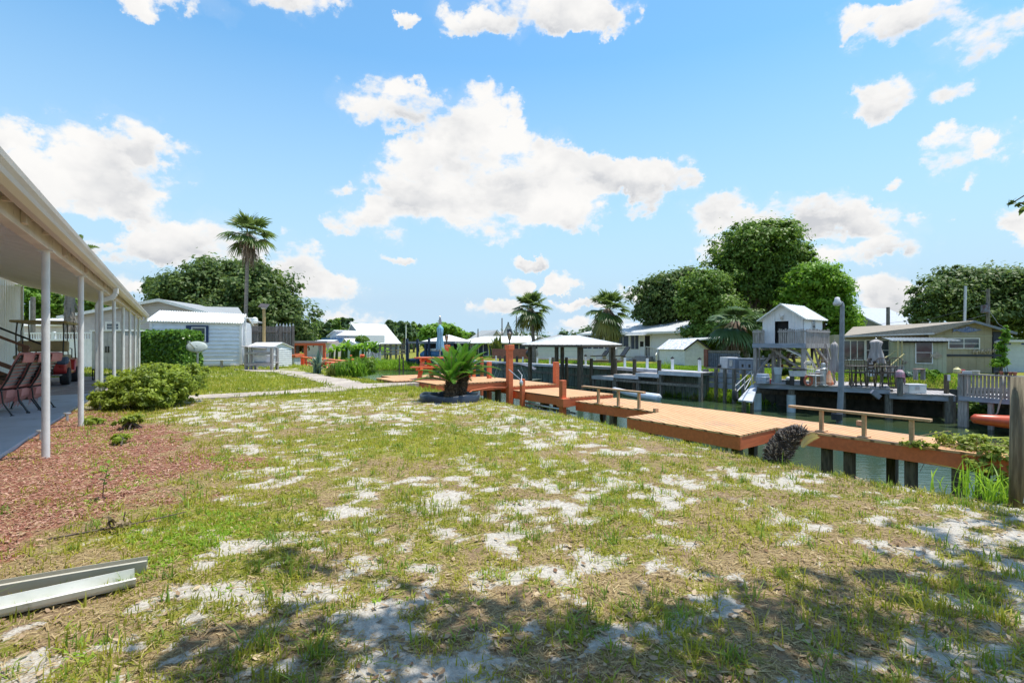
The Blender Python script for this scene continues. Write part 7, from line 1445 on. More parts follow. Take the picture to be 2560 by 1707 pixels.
window(t2, g.x(2372), g.x(2446), g.z(2410, 870), g.z(2410, 847), -.03, WHITE2, GLASS, (2, 2), .04)
mb = MB(); mb.lathe([(.0, -.09), (.13, -.04), (.14, .02), (.06, .08)], 12, (g.x(2493), -.1, g.z(2490, 855))); mb.build('floodlight', MWH, t2)
# fish sculptures on the walls
def fish(name, label, loc, rz, L_, H_, m_, tail=-1):
    t_ = thing(name, label, 'wall sculpture', loc, rz); mb = MB(); n_ = 16; up = []; dn = []
    for i in range(n_+1): x = L_*(i/n_-.5); k = math.sin(math.pi*(i/n_)**.8); up.append((x, H_*.5*k+(.02*math.sin(9*i)))); dn.append((x, -H_*.5*k))
    mb.prism_y(up+dn[::-1][1:-1], -.03, 0); mb.prism_y([(-L_*.62, -H_*.4), (-L_*.44, -.03), (-L_*.44, .03), (-L_*.62, H_*.42), (-L_*.56, 0)], -.025, 0)
    for i in range(7): x = L_*(-.28+.08*i); mb.box(x-.012, x+.012, -.045, -.03, -H_*.32, H_*.40)
    mb.prism_y([(-.1*L_, H_*.45), (.12*L_, H_*.45), (.0, H_*.75), (-.14*L_, H_*.7)], -.025, 0); mb.sphere((L_*.36, -.04, H_*.08), .02, 8, 6); mb.build('body', m_, t_)
w2 = lambda px, py, off=0: (*(g.A+g.e*g.x(px, off)+g.m*off), g.z(px, py, off))
fish('fish_sculpture', 'blue ribbed metal fish mounted on the gable', w2(2421, 825, -.03), g.rz, .95, .20, mat('blue_metal_fish', (0.10, 0.16, 0.36), (0.25, 0.30, 0.42), .4, .5, scale=12))
t_ = thing('driftwood_art', 'row of bleached driftwood pieces fixed under the gable window', 'wall sculpture', w2(2463, 878, -.06), g.rz); rs = random.Random(3); mb = MB()
for i in range(13): x = -.42+.07*i; z = rs.uniform(-.06, .06); mb.tube([(x, 0, z-.10), (x+rs.uniform(-.04, .04), -.02, z), (x+rs.uniform(-.03, .05), 0, z+rs.uniform(.04, .10))], [.022, .03, .014], 6)
mb.beam((-.45, .01, 0), (.45, .01, .0), .02, .03); mb.build('wood', mat('bleached_wood', (0.58, 0.50, 0.40), (0.44, 0.36, 0.28), .8), t_)
# sage addition
f = FR(2251, 21.9, 2367, 21.2); h = f.thing('sage_addition', 'sage-green panelled room with a tall white window and thin metal roof', 'house'); zb = f.z(2310, 941); zt = f.z(2310, 853)
mb = MB(); grooves(mb, 0, f.w, zb, zt, 0, .16, .010); mb.box(.01, f.w-.01, .04, 2.4, zb, zt-.01); mb.build('wall', TANL, h); window(h, f.x(2290), f.x(2329), f.z(2310, 907), f.z(2310, 855), -.03, WHITE2, GLASS, (1, 2), .035)
mb = MB(); slab(mb, (f.x(2224), -.35, zt+.04), (f.x(2394), -.35, zt+.02), (f.x(2380), 1.6, zt+.16), (f.x(2224), 1.6, zt+.18), .03); ribs(mb, (f.x(2224), -.35, zt+.04), (f.x(2394), -.35, zt+.02), (f.x(2380), 1.6, zt+.16), (f.x(2224), 1.6, zt+.18), 16, .03, .02); mb.build('roof', GALV, h)
mb = MB(); mb.box(0, f.w, -.2, -.02, zt-.06, zt-.0); mb.build('eave_shadow_strip', DARK, h)  # near-black strip stands in for the shade under the eave
for x in (.2, f.w-.2): mb = MB(); mb.box(x-.1, x+.1, .1, .4, -.15, zb); mb.build('pier', PILEG, h)
w3 = lambda px, py, off=-.05: (*(f.A+f.e*f.x(px, off)+f.m*off), f.z(px, py, off))
fish('fish_skeleton', 'bleached wooden fish piece on the sage wall right of the window', w3(2342, 889), f.rz, .36, .24, mat('bleached_wood', (0.5, 0.5, 0.5)))
fish('small_fish_ornament', 'small pale fish ornament left of the sage wall window', w3(2264, 906), f.rz, .13, .12, mat('bleached_wood', (0.5, 0.5, 0.5)))
YR = mat('yellow_rail', (0.52, 0.44, 0.20), (0.44, 0.37, 0.18), .6)
t_ = thing('yellow_stair', 'small stair with pale yellow handrails beside the sage room', 'steps', on(2230, 21.6, -.1)); mb = MB(); mb.beam((-.75, 0, .45), (.28, .2, 1.05), .04, .04); mb.beam((-.35, -.3, .40), (.45, -.1, .95), .04, .04)
mb.build('handrail', YR, t_)
for (x, z) in ((-.7, .5), (-.3, .45), (.25, 1.5), (.42, 1.5)): mb = MB(); mb.box(x-.02, x+.02, -.02, .02, 0, z); mb.build('post', YR, t_)
mb = MB()
for i in range(3): mb.box(-.6+.3*i, -.3+.3*i, -.3, .4, 0, .16+.14*i)
mb.build('tread', GREYWOOD, t_)
# blue-white shed at the far right
f = FR(2505, 24, 2600, 23.5); h = f.thing('blue_white_shed', 'pale blue shed with dark blue trim at the right edge', 'shed'); zt = f.z(2540, 855); mb = MB(); siding(mb, 0, f.w, -.1, zt, 0, .4, .006); mb.box(0, f.w, .03, 3, -.1, zt-.01); mb.build('wall', mat('pale_blue_wall', (0.55, 0.63, 0.70), (0.50, 0.58, 0.65), .5), h); mb = MB(); mb.box(-.2, f.w, -.3, 3.2, zt, zt+.1); mb.build('roof', WHITE, h)
mb = MB(); mb.box(0.0, .32, -.02, -.008, zt-.12, zt-.05); mb.box(.7, f.w, -.02, -.008, zt-.12, zt-.05); mb.build('blue_trim', mat('royal_blue', (0.03, 0.07, 0.35), rough=.5), h)
# right deck with railing, pots
f = FR(2398, 16.2, 2600, 14.6); t_ = f.thing('railed_deck', 'weathered deck with a slatted railing at the right edge, over a dark boat slip', 'deck'); zf = f.z(2480, 998); zr = f.z(2480, 938)
mb = MB(); mb.box(0, f.w, 0, 3.2, zf-.05, zf); mb.build('decking', GREYWOODH, t_)
mb = MB(); mb.box(0.0, f.w, -.05, 0, zf-.11, zf+.03); mb.box(.1, f.w, .0, .04, zf-.02+.08, zf+.13); mb.build('fascia', BLUEWOOD, t_)
mb = MB(); n_ = 19
for i in range(n_): x = .08+(f.w-.1)*i/n_; mb.box(x-.03, x+.03, -.03, .0, zf+.02, zr-.02+rnd.uniform(-.01, .01))
mb.build('slat', GREYWOOD, t_)
mb = MB(); mb.box(0, f.w, -.10, .06, zr-.02, zr+.02); mb.build('top_rail', GREYWOODH, t_)
for x in (.02, .14, .75, 1.6): mb = MB(); mb.box(x-.06, x+.06, .0, .12, -2.4, zr if x < .2 else zf-.05); mb.build('post', GREYWOOD, t_)
TERR = mat('terracotta', (0.36, 0.13, 0.08), (0.28, 0.10, 0.06), .8)
for i, (px, m_, lab) in enumerate(((2491, BLACK, 'dark flower pot, first from the left on the deck rail'), (2504, TERR, 'dull terracotta pot between two dark pots on the rail'), (2515, BLACK, 'dark flower pot between terracotta pots on the rail'), (2526, TERR, 'terracotta pot right of the dark pots on the rail'), (2537, TERR, 'last small terracotta pot on the deck rail'))):
    x = f.x(px); wp = f.A+f.e*x; pt_ = thing('flower_pot', lab, 'flower pot', (wp.x, wp.y, zr+.022), 0, 'flower pots on the deck rail'); mb = MB(); mb.lathe([(.035, 0), (.05, .075), (.058, .078), (.058, .10), (.045, .10)], 14); mb.build('pot', m_, pt_); mb = MB(); mb.lathe([(.044, .085), (.0, .092)], 10); mb.build('soil', DARK, pt_)
wp = f.A+f.e*f.x(2391); b_o = thing('bait_jug', 'yellow and red plastic jug on the deck corner post', 'jug', (wp.x+.02, wp.y, zr+.02)); mb = MB(); mb.lathe([(.09, 0), (.11, .06), (.10, .13), (.04, .17), (.04, .2)], 14); mb.build('jug', mat('pale_yellow', (0.66, 0.58, 0.28), rough=.5), b_o); mb = MB(); mb.box(.06, .2, -.08, .05, .0, .12); mb.build('red_box', REDP, b_o, bevel=.015)
for (px, lab, w_, h_) in ((2420, 'white tackle box on the deck rail beside the yellow jug', .26, .07), (2440, 'beige plastic box on the deck rail', .16, .09)): wp = f.A+f.e*f.x(px); b_o = thing('tackle_box', lab, 'box', (wp.x, wp.y, zr+.022), f.rz, 'boxes on the deck rail'); mb = MB(); mb.box(-w_/2, w_/2, -.06, .06, 0, h_); mb.build('box', MWH if px == 2420 else mat('beige_box', (0.52, 0.46, 0.34), rough=.6), b_o, bevel=.008); mb = MB(); mb.box(-w_/2-.005, w_/2+.005, -.065, .065, h_, h_+.012); mb.build('lid', MWH, b_o)
rp = thing('hanging_rope', 'knotted pale rope hanging from the deck rail to the red kayak', 'rope', (*(f.A+f.e*f.x(2512)-f.m*.1), zr)); mb = MB(); mb.tube([(0, 0, 0), (-.04, -.02, -.3), (0.0, 0, -.55), (-.12, 0, -.85), (-.18, .0, -1.1), (-.35, .1, -1.35), (-.5, .15, -1.42)], [.022, .028, .018, .026, .018, .022, .012], 7); mb.build('strand', mat('old_rope', (0.44, 0.40, 0.33), (0.30, 0.27, 0.22), .9), rp, smooth=True)
ky = thing('red_kayak', 'upturned orange-red kayak lying in the shaded slip at the right', 'kayak', (XX(2432, 14.6), 14.6, -1.0), R(-14)); mb = MB(); mb.tube([(-.02, 0, .16), (.04, 0, .13), (.6, 0, .08), (1.5, 0, .02), (2.8, 0, -.02)], [.07, .13, .17, .22, .26], 16); mb.build('hull', mat('orange_red_plastic', (0.55, 0.085, 0.03), (0.45, 0.07, 0.03), .35), ky, smooth=True)
mb = MB(); mb.box(.5, 2.8, .22, .95, .02, .08); mb.build('red_board', mat('dark_red_board', (0.22, 0.03, 0.02), rough=.7), ky)
# block wall lit inside the slip
f4 = FR(2395, 18.3, 2600, 17.2); t_ = f4.thing('block_wall', 'pale concrete block wall behind the boat slip', 'retaining wall'); mb = MB(); mb.box(0, f4.w, 0, .2, -.95, -.28); mb.build('blocks', mat('block_grey', (0.30, 0.28, 0.26), (0.24, 0.22, 0.21), .9), t_)
# near pile at the right edge
np_ = P(2549, 1236, 0.0); t_ = thing('near_piling', 'thick cracked wooden piling at the right edge of the lawn', 'piling', (np_.x, np_.y, -.1)); mb = MB(); mb.tube([(0, 0, 0), (.0, 0, .5), (.005, 0, ZZ(942, np_.y)+.1)], [.068, .064, .060], 18)
mb.build('shaft', mat('cracked_pile', (0.30, 0.25, 0.17), (0.13, 0.105, 0.07), .9, scale=9, stretch=(4, 4, .35), c3=(0.20, 0.21, 0.12), s3=4, bump=1.0, bscale=16), t_, smooth=True)
sp3 = P(2548, 1240, 0.0); t_ = thing('pvc_stake', 'short white plastic pipe stake leaning by the near piling', 'pipe', (sp3.x-.03, sp3.y-.10, 0)); mb = MB(); mb.tube([(-.02, 0, -.03), (.03, 0, .20)], .015, 10); mb.build('pipe', WHITE, t_)
# background roof, pole, utility poles
f = FR(2125, 48, 2235, 44); h = f.thing('grey_blue_house', 'grey house with pale blue-grey roof rising behind the tan house', 'house'); pz = f.z(2128, 768); ez = f.z(2215, 815)
mb = MB(); mb.box(-1, f.w-.5, .3, 4, 0, ez); mb.add([(-2, .3, ez-.2), (f.x(2215), .3, ez-.2), (f.x(2125), .3, pz-.4)], [(0, 1, 2)]); mb.build('wall', mat('slate_wall', (0.22, 0.23, 0.26), (0.18, 0.19, 0.22), .7), h); mb = MB(); slab(mb, (f.x(2120), 0, pz), (f.x(2225), 0, ez-.1), (f.x(2230), 5, ez-.1), (f.x(2120), 5, pz), .1) if False else slab(mb, (f.x(2118), 5, pz), (f.x(2118), -.3, pz), (f.x(2226), -.3, ez-.15), (f.x(2226), 5, ez-.15), .12); mb.build('roof', mat('blue_grey_roof', (0.44, 0.47, 0.52), (0.38, 0.41, 0.46), .6), h)
for (px, Y, y0, yt, w_, lab) in ((2220, 30, 850, 768, .11, 'short grey pole rising behind the tan roof'), (2414, 27, 805, 715, .07, 'thin leaning metal mast on the gable roof'), (2470, 30, 815, 722, .10, 'utility pole with a dark transformer box')):
    t_ = thing('utility_pole', lab, 'pole', (XX(px-(6 if px == 2414 else 0), Y), Y, 0), 0, 'poles behind the tan house'); mb = MB(); dx_ = XX(px, Y)-XX(px-6, Y) if px == 2414 else 0; mb.tube([(0, 0, 0), (dx_, 0, ZZ(yt, Y))], [w_, w_*.85], 9); mb.build('shaft', PILEG if px != 2414 else GALV, t_)
    if px == 2470:
        z = ZZ(771, Y); mb = MB(); mb.box(-.32, -.03, -.15, .12, z-.26, z+.2); mb.build('transformer_box', mat('dark_maroon', (0.10, 0.05, 0.06), (0.16, 0.18, 0.25), .5), t_); mb = MB(); mb.beam((-.4, 0, ZZ(728, Y)), (.1, 0, ZZ(728, Y)), .05, .05); mb.build('crossarm', PILEG, t_)
wr = thing('overhead_wire', 'thin dark wires running from the utility pole over the tan roof', 'wire', (XX(2470, 30), 30, 0)); mb = MB()
for (px, py, Y, z0) in ((2530, 832, 23, 772), (2180, 812, 28, 760), (2300, 806, 24, 785)):
    a = Vector((0, 0, ZZ(z0, 30))); e = Q(px, py, Y)-Vector((XX(2470, 30), 30, 0)); mb.tube([a, a.lerp(e, .5)-Vector((0, 0, .25)), e], .010, 4)
mb.build('cable', BLACK, wr)

# clutter under and behind the playhouse
t_ = thing('plant_shelf', 'dark wooden shelf of odds and ends behind the playhouse legs', 'shelf', on(1950, 21.4, -.1), R(-30))
for z in (.35, .75, 1.1): mb = MB(); mb.box(-.8, .8, -.15, .15, z, z+.035); mb.build('shelf_board', GREYWOOD, t_)
for x in (-.78, -.05, .78): mb = MB(); mb.box(x-.025, x+.025, -.15, .15, 0, 1.25); mb.build('upright', GREYWOOD, t_)
rs = random.Random(14)
CN = [(MWH, 'white'), (BLACK, 'black'), (TERR, 'terracotta'), (GALV, 'metal'), (MBL, 'blue-grey')]; e = Vector((math.cos(R(-30)), math.sin(R(-30)))); OR = ['first', 'second', 'third', 'fourth', 'fifth', 'sixth']
for z, sh_ in ((.385, 'lower'), (.785, 'middle')):
    for i in range(6):
        x = -.65+.25*i+rs.uniform(-.04, .04); m_, cn = rs.choice(CN); h_ = rs.uniform(.08, .2); q = thing('garden_jar', '%s jar, %s from the left on the %s shelf behind the playhouse' % (cn, OR[i], sh_), 'jar', (XX(1950, 21.4)+e.x*x, 21.4+e.y*x, -.1+z), 0, 'jars on the shelf behind the playhouse'); mb = MB(); r1 = rs.uniform(.04, .08); mb.lathe([(r1*.8, 0), (r1, h_*.4), (r1*.9, h_*.85), (r1*.6, h_)], 10); mb.build('body', m_, q)
t_ = thing('wreath', 'round dark twig wreath hanging below the playhouse platform', 'wreath', on(1976, 20.6, .62), R(20)); mb = MB(); n_ = 22; mb.tube([(.19*math.cos(6.2832*i/n_), .03*math.sin(i*2), .24*math.sin(6.2832*i/n_)) for i in range(n_+1)], .055, 7, cap=False); mb.build('ring', BARK, t_)
t_ = thing('white_barrel', 'white upright barrel behind the iron garden chair', 'barrel', on(2048, 19.6)); mb = MB(); mb.lathe([(.13, 0), (.15, .1), (.15, .4), (.13, .52), (.05, .55)], 16); mb.build('body', MWH, t_)
t_ = thing('wood_box', 'upright tan wooden box on the deck under the playhouse corner', 'box', on(2036, 19.3), R(-20)); mb = MB(); mb.box(-.16, .16, -.14, .14, 0, .42); mb.build('box', mat('tan_crate', (0.36, 0.27, 0.19), (0.28, 0.2, 0.14), .8), t_, bevel=.01); mb = MB(); mb.box(-.18, .18, -.16, .16, .425, .45); mb.build('lid', GREYWOOD, t_)
t_ = thing('hanging_cloth', 'dark cloth hanging from the right side of the playhouse platform', 'cloth', on(2030, 20.2, .75)); mb = MB(); mb.prism_x([(-.10, .45), (.10, .45), (.07, .1), (.02, -.25), (-.06, -.1), (-.08, .15)], -.015, .015); mb.build('fabric', mat('dark_cloth', (0.06, 0.05, 0.06), (0.12, 0.1, 0.11), .9), t_)
# ================================================================== TREES AND PLANTS
broadtree('oak_tree', 'wide dark live oak behind the metal shed and tall palm', 'tree', 590, 52,
  [(455, 735, 75, 48, -1), (540, 705, 85, 55, 1), (570, 800, 110, 60, 0), (650, 740, 85, 70, 0), (700, 800, 70, 70, -1), (480, 800, 100, 50, -1), (400, 720, 40, 32, 0), (600, 690, 60, 40, 2), (735, 850, 30, 40, 0), (660, 850, 90, 50, 0)],
  62000, 0.23, L_OAK, seed=21, tr=0.5, fill=0.2)
for i, (px, Y, lb, lm, lab) in enumerate([
    (90, 58, [(80, 750, 45, 40, 0), (60, 790, 40, 30, 0)], L_BRIGHT, 'bright green tree seen past the porch wall at the left edge'),
    (200, 60, [(190, 765, 50, 35, 0), (240, 775, 60, 30, 0), (150, 775, 40, 30, 0)], L_MID, 'green tree behind the palm trunk under the porch roof'),
    (300, 66, [(300, 790, 60, 25, 0)], L_OAK, 'dark low tree between the grey house and the porch beam')]):
    broadtree('broadleaf_tree', lab, 'tree', px, Y, lb, 6000, 0.30, lm, seed=30+i, tr=0.25, group='trees behind the left houses')
def feather_palm(name, label, loc, height, tr, nf, fl, seed):
    root = thing(name, label, 'palm tree', loc, 0); rs = random.Random(seed); top = Vector((0.15, 0, height)); mb = MB(); mb.tube([(0, 0, -.2), (0.05, 0, height*.5), top], [tr*1.1, tr, tr*.7], 12)
    for i in range(70): z = rs.uniform(.2, 1)*height; a = rs.uniform(0, 6.28); q = Vector((math.cos(a), math.sin(a), 0)); p = Vector((.1, 0, z))+q*tr*.9; mb.beam(p, p+q*.12+Vector((0, 0, -.4)), .09, .03, taper=.4)
    mb.build('trunk', PALMT, root); V = []; Qd = []; T = []
    for i in range(nf):
        pts, v, q = sago_frond(rs, i*2.4, rs.uniform(-.35, 1.2), fl*rs.uniform(.85, 1.1), 60, 0.022, 0.5); b = len(V); V += [tuple(Vector(x)+top) for x in v]; Qd += [tuple(x+b for x in f) for f in q]; T += [rs.uniform(.2, .8)]*len(v)
    T = np.array(T); array_mesh('crown', np.array(V), None, np.array(Qd), L_PALM, root, np.stack([T, T, T, np.ones_like(T)], 1))
feather_palm('feather_palm', 'shaggy-trunked palm whose drooping fronds show above the porch gutter', (XX(172, 31), 31, 0), ZZ(640, 31), .26, 11, 1.6, 8)
# hedge ---------------------------------------------------------------
f = FR(316, 24.9, 447, 24.2); hd = f.thing('box_hedge', 'clipped dark green box hedge between the locker and the metal shed', 'hedge'); r_ = np.random.default_rng(4); n_ = 15000; W_, D_, H_ = f.w, 1.3, f.z(380, 833)
face = r_.integers(0, 4, n_); u_ = r_.random(n_); v_ = r_.random(n_); jit = r_.normal(0, .05, n_)
px_ = np.where(face <= 1, u_*W_, np.where(face == 2, W_+jit, u_*W_)); py_ = np.where(face <= 0, jit, np.where(face == 1, jit+.03, v_*D_)); pz_ = np.where(face <= 1, v_*H_, np.where(face == 2, u_*H_, H_+jit)); 
px_ = px_+0.05*np.sin(pz_*5); pp = np.stack([px_, py_, pz_+.06*np.sin(px_*3)], 1)
nn = r_.normal(0, .6, (n_, 3)); nn[:, 1] -= np.where(face <= 1, .8, 0); nn[:, 0] += np.where(face == 2, .8, 0); nn[:, 2] += .5; nn /= np.linalg.norm(nn, axis=1)[:, None]
ax_ = np.cross(nn, r_.normal(size=(n_, 3))); ax_ /= np.linalg.norm(ax_, axis=1)[:, None]; bx_ = np.cross(nn, ax_); s_ = .10*r_.uniform(.6, 1.3, n_)[:, None]
V = np.stack([pp-ax_*s_*.8, pp+bx_*s_*.5, pp+ax_*s_*.8, pp-bx_*s_*.5], 1).reshape(-1, 3); T = np.repeat(np.clip(r_.normal(.45, .28, n_), 0, 1), 4); array_mesh('foliage', V, None, np.arange(len(V)).reshape(-1, 4), L_HEDGE, hd, np.stack([T, T, T, np.ones_like(T)], 1))
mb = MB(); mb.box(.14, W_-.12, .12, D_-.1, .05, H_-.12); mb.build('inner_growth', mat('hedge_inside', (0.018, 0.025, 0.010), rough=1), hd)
# shrubs -----------------------------------------------------------------
def shrub(name, label, loc, lobes, n, size, lm, seed, stems=10, group=None, cat='shrub', elong=2.4, clump=.3, fill=.35, K=None):
    root = thing(name, label, cat, loc, 0, group); V, q, t_ = leaf_cloud(lobes, n, size, seed, elong=elong, clump=clump, fill=fill, K=K); V[:, 2] = np.maximum(V[:, 2], 0.01); array_mesh('foliage', V, None, q, lm, root, t_); rs = random.Random(seed); mb = MB()
    for i in range(stems):
        c, rad, _ = rs.choice(lobes); e = Vector(c)+Vector((rs.uniform(-.8, .8)*rad[0], rs.uniform(-.8, .8)*rad[1], rs.uniform(0, .95)*rad[2])); mb.tube([(rs.uniform(-.15, .15), rs.uniform(-.15, .15), 0), e*.5+Vector((0, 0, .05)), e], [.012, .008, .004], 5, cap=False)
    mb.build('stems', BARK, root); return root
AZ = leaf_mat('azalea_leaves', (0.07, 0.12, 0.018), (0.42, 0.52, 0.07), 0.45)
c_ = P(335, 1024, 0); shrub('azalea_bush', 'large spreading yellow-green azalea by the porch posts', (c_.x, c_.y+.35, 0), [((-.45, 0, .30), (.42, .5, .30), 1), ((.05, .1, .42), (.5, .6, .38), 1.4), ((.34, .1, .34), (.36, .5, .32), 1.1), ((-.3, .8, .45), (.4, .5, .36), 1), ((.2, .9, .42), (.42, .5, .38), 1), ((-.75, -.1, .18), (.2, .3, .18), .4), ((.1, -.42, .2), (.55, .25, .2), .8)], 30000, .034, AZ, 5, 70, clump=.20)
c_ = P(322, 1072, 0); shrub('small_shrub', 'small bright green shrub in front of the azalea', (c_.x, c_.y, 0), [((0, 0, .08), (.14, .14, .09), 1)], 700, .035, AZ, 6, 8, 'small weeds in the mulch', clump=.4)
c_ = P(302, 1108, 0); shrub('small_shrub', 'small yellow-green weed clump in the red mulch', (c_.x, c_.y, 0), [((0, 0, .05), (.10, .10, .06), 1)], 380, .032, AZ, 7, 6, 'small weeds in the mulch', clump=.4)
c_ = P(230, 1062, 0); shrub('small_shrub', 'low yellow weed beside the second porch post', (c_.x, c_.y, 0), [((0, 0, .05), (.16, .10, .05), 1)], 260, .035, AZ, 8, 5, 'small weeds in the mulch', clump=.5)
c_ = P(256, 1248, 0); t_ = thing('sapling', 'thin young sapling with broad leaves in the mulch bed', 'sapling', c_); mb = MB(); mb.tube([(0, 0, -.02), (.01, 0, .12), (.05, 0, .28)], [.004, .003, .002], 5); mb.build('stem', BARK, t_)
rs = random.Random(3); V = []; 
for i in range(16): z = .10+.2*i/15; a = i*2.4; b_ = Vector((.01+.04*z/.3, 0, z)); d = Vector((math.cos(a), math.sin(a), .35)).normalized(); s_ = Vector((-math.sin(a), math.cos(a), 0))*.016; L_ = .065*rs.uniform(.8, 1.2); V += [tuple(b_), tuple(b_+d*L_*.5+s_), tuple(b_+d*L_), tuple(b_+d*L_*.5-s_)]
T = np.full(len(V), .45); array_mesh('leaves', np.array(V), None, np.arange(len(V)).reshape(-1, 4), L_BRIGHT, t_, np.stack([T, T, T, T*0+1], 1))
c_ = P(300, 1325, 0); t_ = thing('fallen_branch', 'fallen grey twig with withered leaves at the edge of the mulch', 'branch', c_); mb = MB(); mb.tube([(-.32, -.18, .01), (-.1, -.05, .02), (.1, .08, .03), (.32, .20, .06)], [.006, .007, .005, .003], 6); mb.tube([(-.05, -.02, .02), (-.08, 0, .10)], [.008, .004], 5); mb.tube([(.1, .08, .03), (.16, .05, .1)], [.004, .002], 5); mb.tube([(0, .02, .02), (.02, .02, .12)], [.006, .003], 5); mb.build('twig', BARK, t_)
V, q, t2 = leaf_cloud([((-.02, 0, .05), (.07, .05, .05), 1)], 90, .02, 3, clump=.6); array_mesh('withered_leaves', V, None, q, L_DRY, t_, t2)
# agave, border plants, reeds ------------------------------------------
def strap_plant(name, label, cat, loc, n, h, wd, lm, seed, lean=.6, spread=.15, group=None, segs=4, hv=.2):
    r_ = np.random.default_rng(seed); pts = np.zeros((n, 3)); pts[:, :2] = r_.normal(0, spread, (n, 2)); root = thing(name, label, cat, loc, 0, group)
    V, Tr, Qd, m_ = blades(pts, h, wd, seed, lean, segs, hv); T = np.repeat(np.clip(r_.normal(.5, .25, n), 0, 1), m_); array_mesh('leaves', V, Tr, Qd, lm, root, np.stack([T, T, T, T*0+1], 1)); return root
L_AG = leaf_mat('agave_leaves', (0.10, 0.17, 0.13), (0.24, 0.34, 0.27), .1, .5)
c_ = P(793, 934, 0); strap_plant('agave', 'blue-grey spiky agave beside the footpath', 'agave', (c_.x, c_.y, 0), 70, .78, .085, L_AG, 4, .7, .06)
rs = random.Random(8)
BL = []
for i in range(26):
    px = 800+105*((i*0.618) % 1); py = 946-14*rs.random() - (px-800)*-.02
    c_ = P(px, py, 0); BL.append((c_, px))
for k, (lo, hi, lab) in enumerate(((828, 850, 'left clump of border plants by the water'), (850, 880, 'middle clump of tall leafy border plants by the water'), (880, 915, 'right clump of tall border plants at the water edge'))):
    cc = P((lo+hi)/2, 940, 0); root = thing('border_plants', lab, 'plants', cc, 0, 'border plants at the path end'); r_ = np.random.default_rng(40+k); n_ = 900; pts = np.zeros((n_, 3)); pts[:, 0] = r_.uniform(-.5, .5, n_)*(hi-lo)/F*cc.y*1.1; pts[:, 1] = r_.uniform(-.5, 1.3, n_); hh = .24+.12*k+.16*fbm(pts[:, 0]*3+k*7, pts[:, 1]*3, 2)
    V, Tr, Qd, m_ = blades(pts, hh, .035, 41+k, .35, 3, .3); T = np.repeat(np.clip(r_.normal(.5, .28, n_), 0, 1), m_); array_mesh('leaves', V, Tr, Qd, L_YEL if k == 0 else L_BRIGHT, root, np.stack([T, T, T, T*0+1], 1))
    V, q, t2 = leaf_cloud([((0, .3, .22+.08*k), (.45, .6, .22+.07*k), 1)], 1500, .07, 50+k, clump=.3); array_mesh('foliage', V, None, q, L_MID, root, t2)
ORF = mat('orange_blossom', (0.75, 0.16, 0.05), (0.62, 0.10, 0.04), .6)
for (px, py, r__, lab) in ((904, 890, .10, 'largest orange blossom at the water edge'), (880, 899, .06, 'small orange blossom left of the largest one'), (876, 889, .045, 'smallest orange blossom above the border plants')):
    Y = 19.8; g_ = Q(px, py, Y); t_ = thing('orange_flower', lab, 'flower', (g_.x, g_.y, -.1), 0, 'orange flowers at the water edge'); mb = MB(); mb.tube([(0, 0, 0), (.02, 0, g_.z+.1)], .008, 5); mb.build('stem', L_MID, t_); mb = MB()
    for i in range(9): a = i*.7; mb.sphere((.02+.5*r__*math.cos(a), .5*r__*math.sin(a), g_.z+.1+.3*r__*math.sin(i*1.9)), r__*.45, 7, 5)
    mb.build('bloom', ORF, t_)
# banana clump and small tree far down
def banana(label, px, Y, h, seed):
    root = thing('banana_plant', label, 'banana plant', (XX(px, Y), Y, -.8), 0, 'banana plants down the canal'); rs = random.Random(seed); V = []; Qd = []; T = []
    for i in range(16):
        a = rs.uniform(0, 6.28); e = rs.uniform(.5, 1.35); d = Vector((math.cos(a), math.sin(a), 0)); s_ = Vector((-math.sin(a), math.cos(a), 0)); p = Vector((rs.uniform(-.8, .8), rs.uniform(-.5, .5), h*rs.uniform(.3, .6))); L_ = h*rs.uniform(.35, .6); b = len(V)
        for k in range(6): t = k/5; q = p+d*L_*t*math.cos(e)+Vector((0, 0, 1))*L_*(t*math.sin(e)-.45*t*t); w_ = .28*h/3*math.sin(math.pi*(.08+.9*t)); V += [tuple(q-s_*w_-Vector((0, 0, .1*w_))), tuple(q+s_*w_)]
        for k in range(5): Qd.append((b+2*k, b+2*k+1, b+2*k+3, b+2*k+2))
        T += [rs.uniform(.2, 1)]*12
    T = np.array(T); array_mesh('leaves', np.array(V), None, np.array(Qd), L_BRIGHT, root, np.stack([T, T, T, T*0+1], 1)); mb = MB()
    for i in range(5): x = rs.uniform(-.8, .8); mb.tube([(x, 0, -.5), (x+.1, 0, h*.5)], [.14, .09], 7)
    mb.build('stem', L_MID, root)
for i, (px, Y, h) in enumerate(((852, 70, 2.9), (868, 68, 3.3), (884, 70, 2.8), (903, 69, 2.9), (920, 71, 3.1), (940, 70, 3.0), (830, 72, 2.2), (958, 71, 2.2))): banana(['banana plant below the balcony house', 'tall banana plant before the grey boat shed', 'banana plant right of the boat shed gable', 'banana plant under the small round tree', 'banana plant below the left part of the A-frame roof', 'banana plant below the middle of the A-frame roof', 'low banana plant by the orange pavilion', 'low banana plant left of the old pier'][i], px, Y, h, 60+i)
broadtree('broadleaf_tree', 'small round tree in front of the A-frame roof', 'tree', 905, 74, [(905, 850, 14, 11, 0), (895, 858, 9, 8, 0)], 2500, .22, L_MID, seed=71, tr=.1, base_z=-.5)
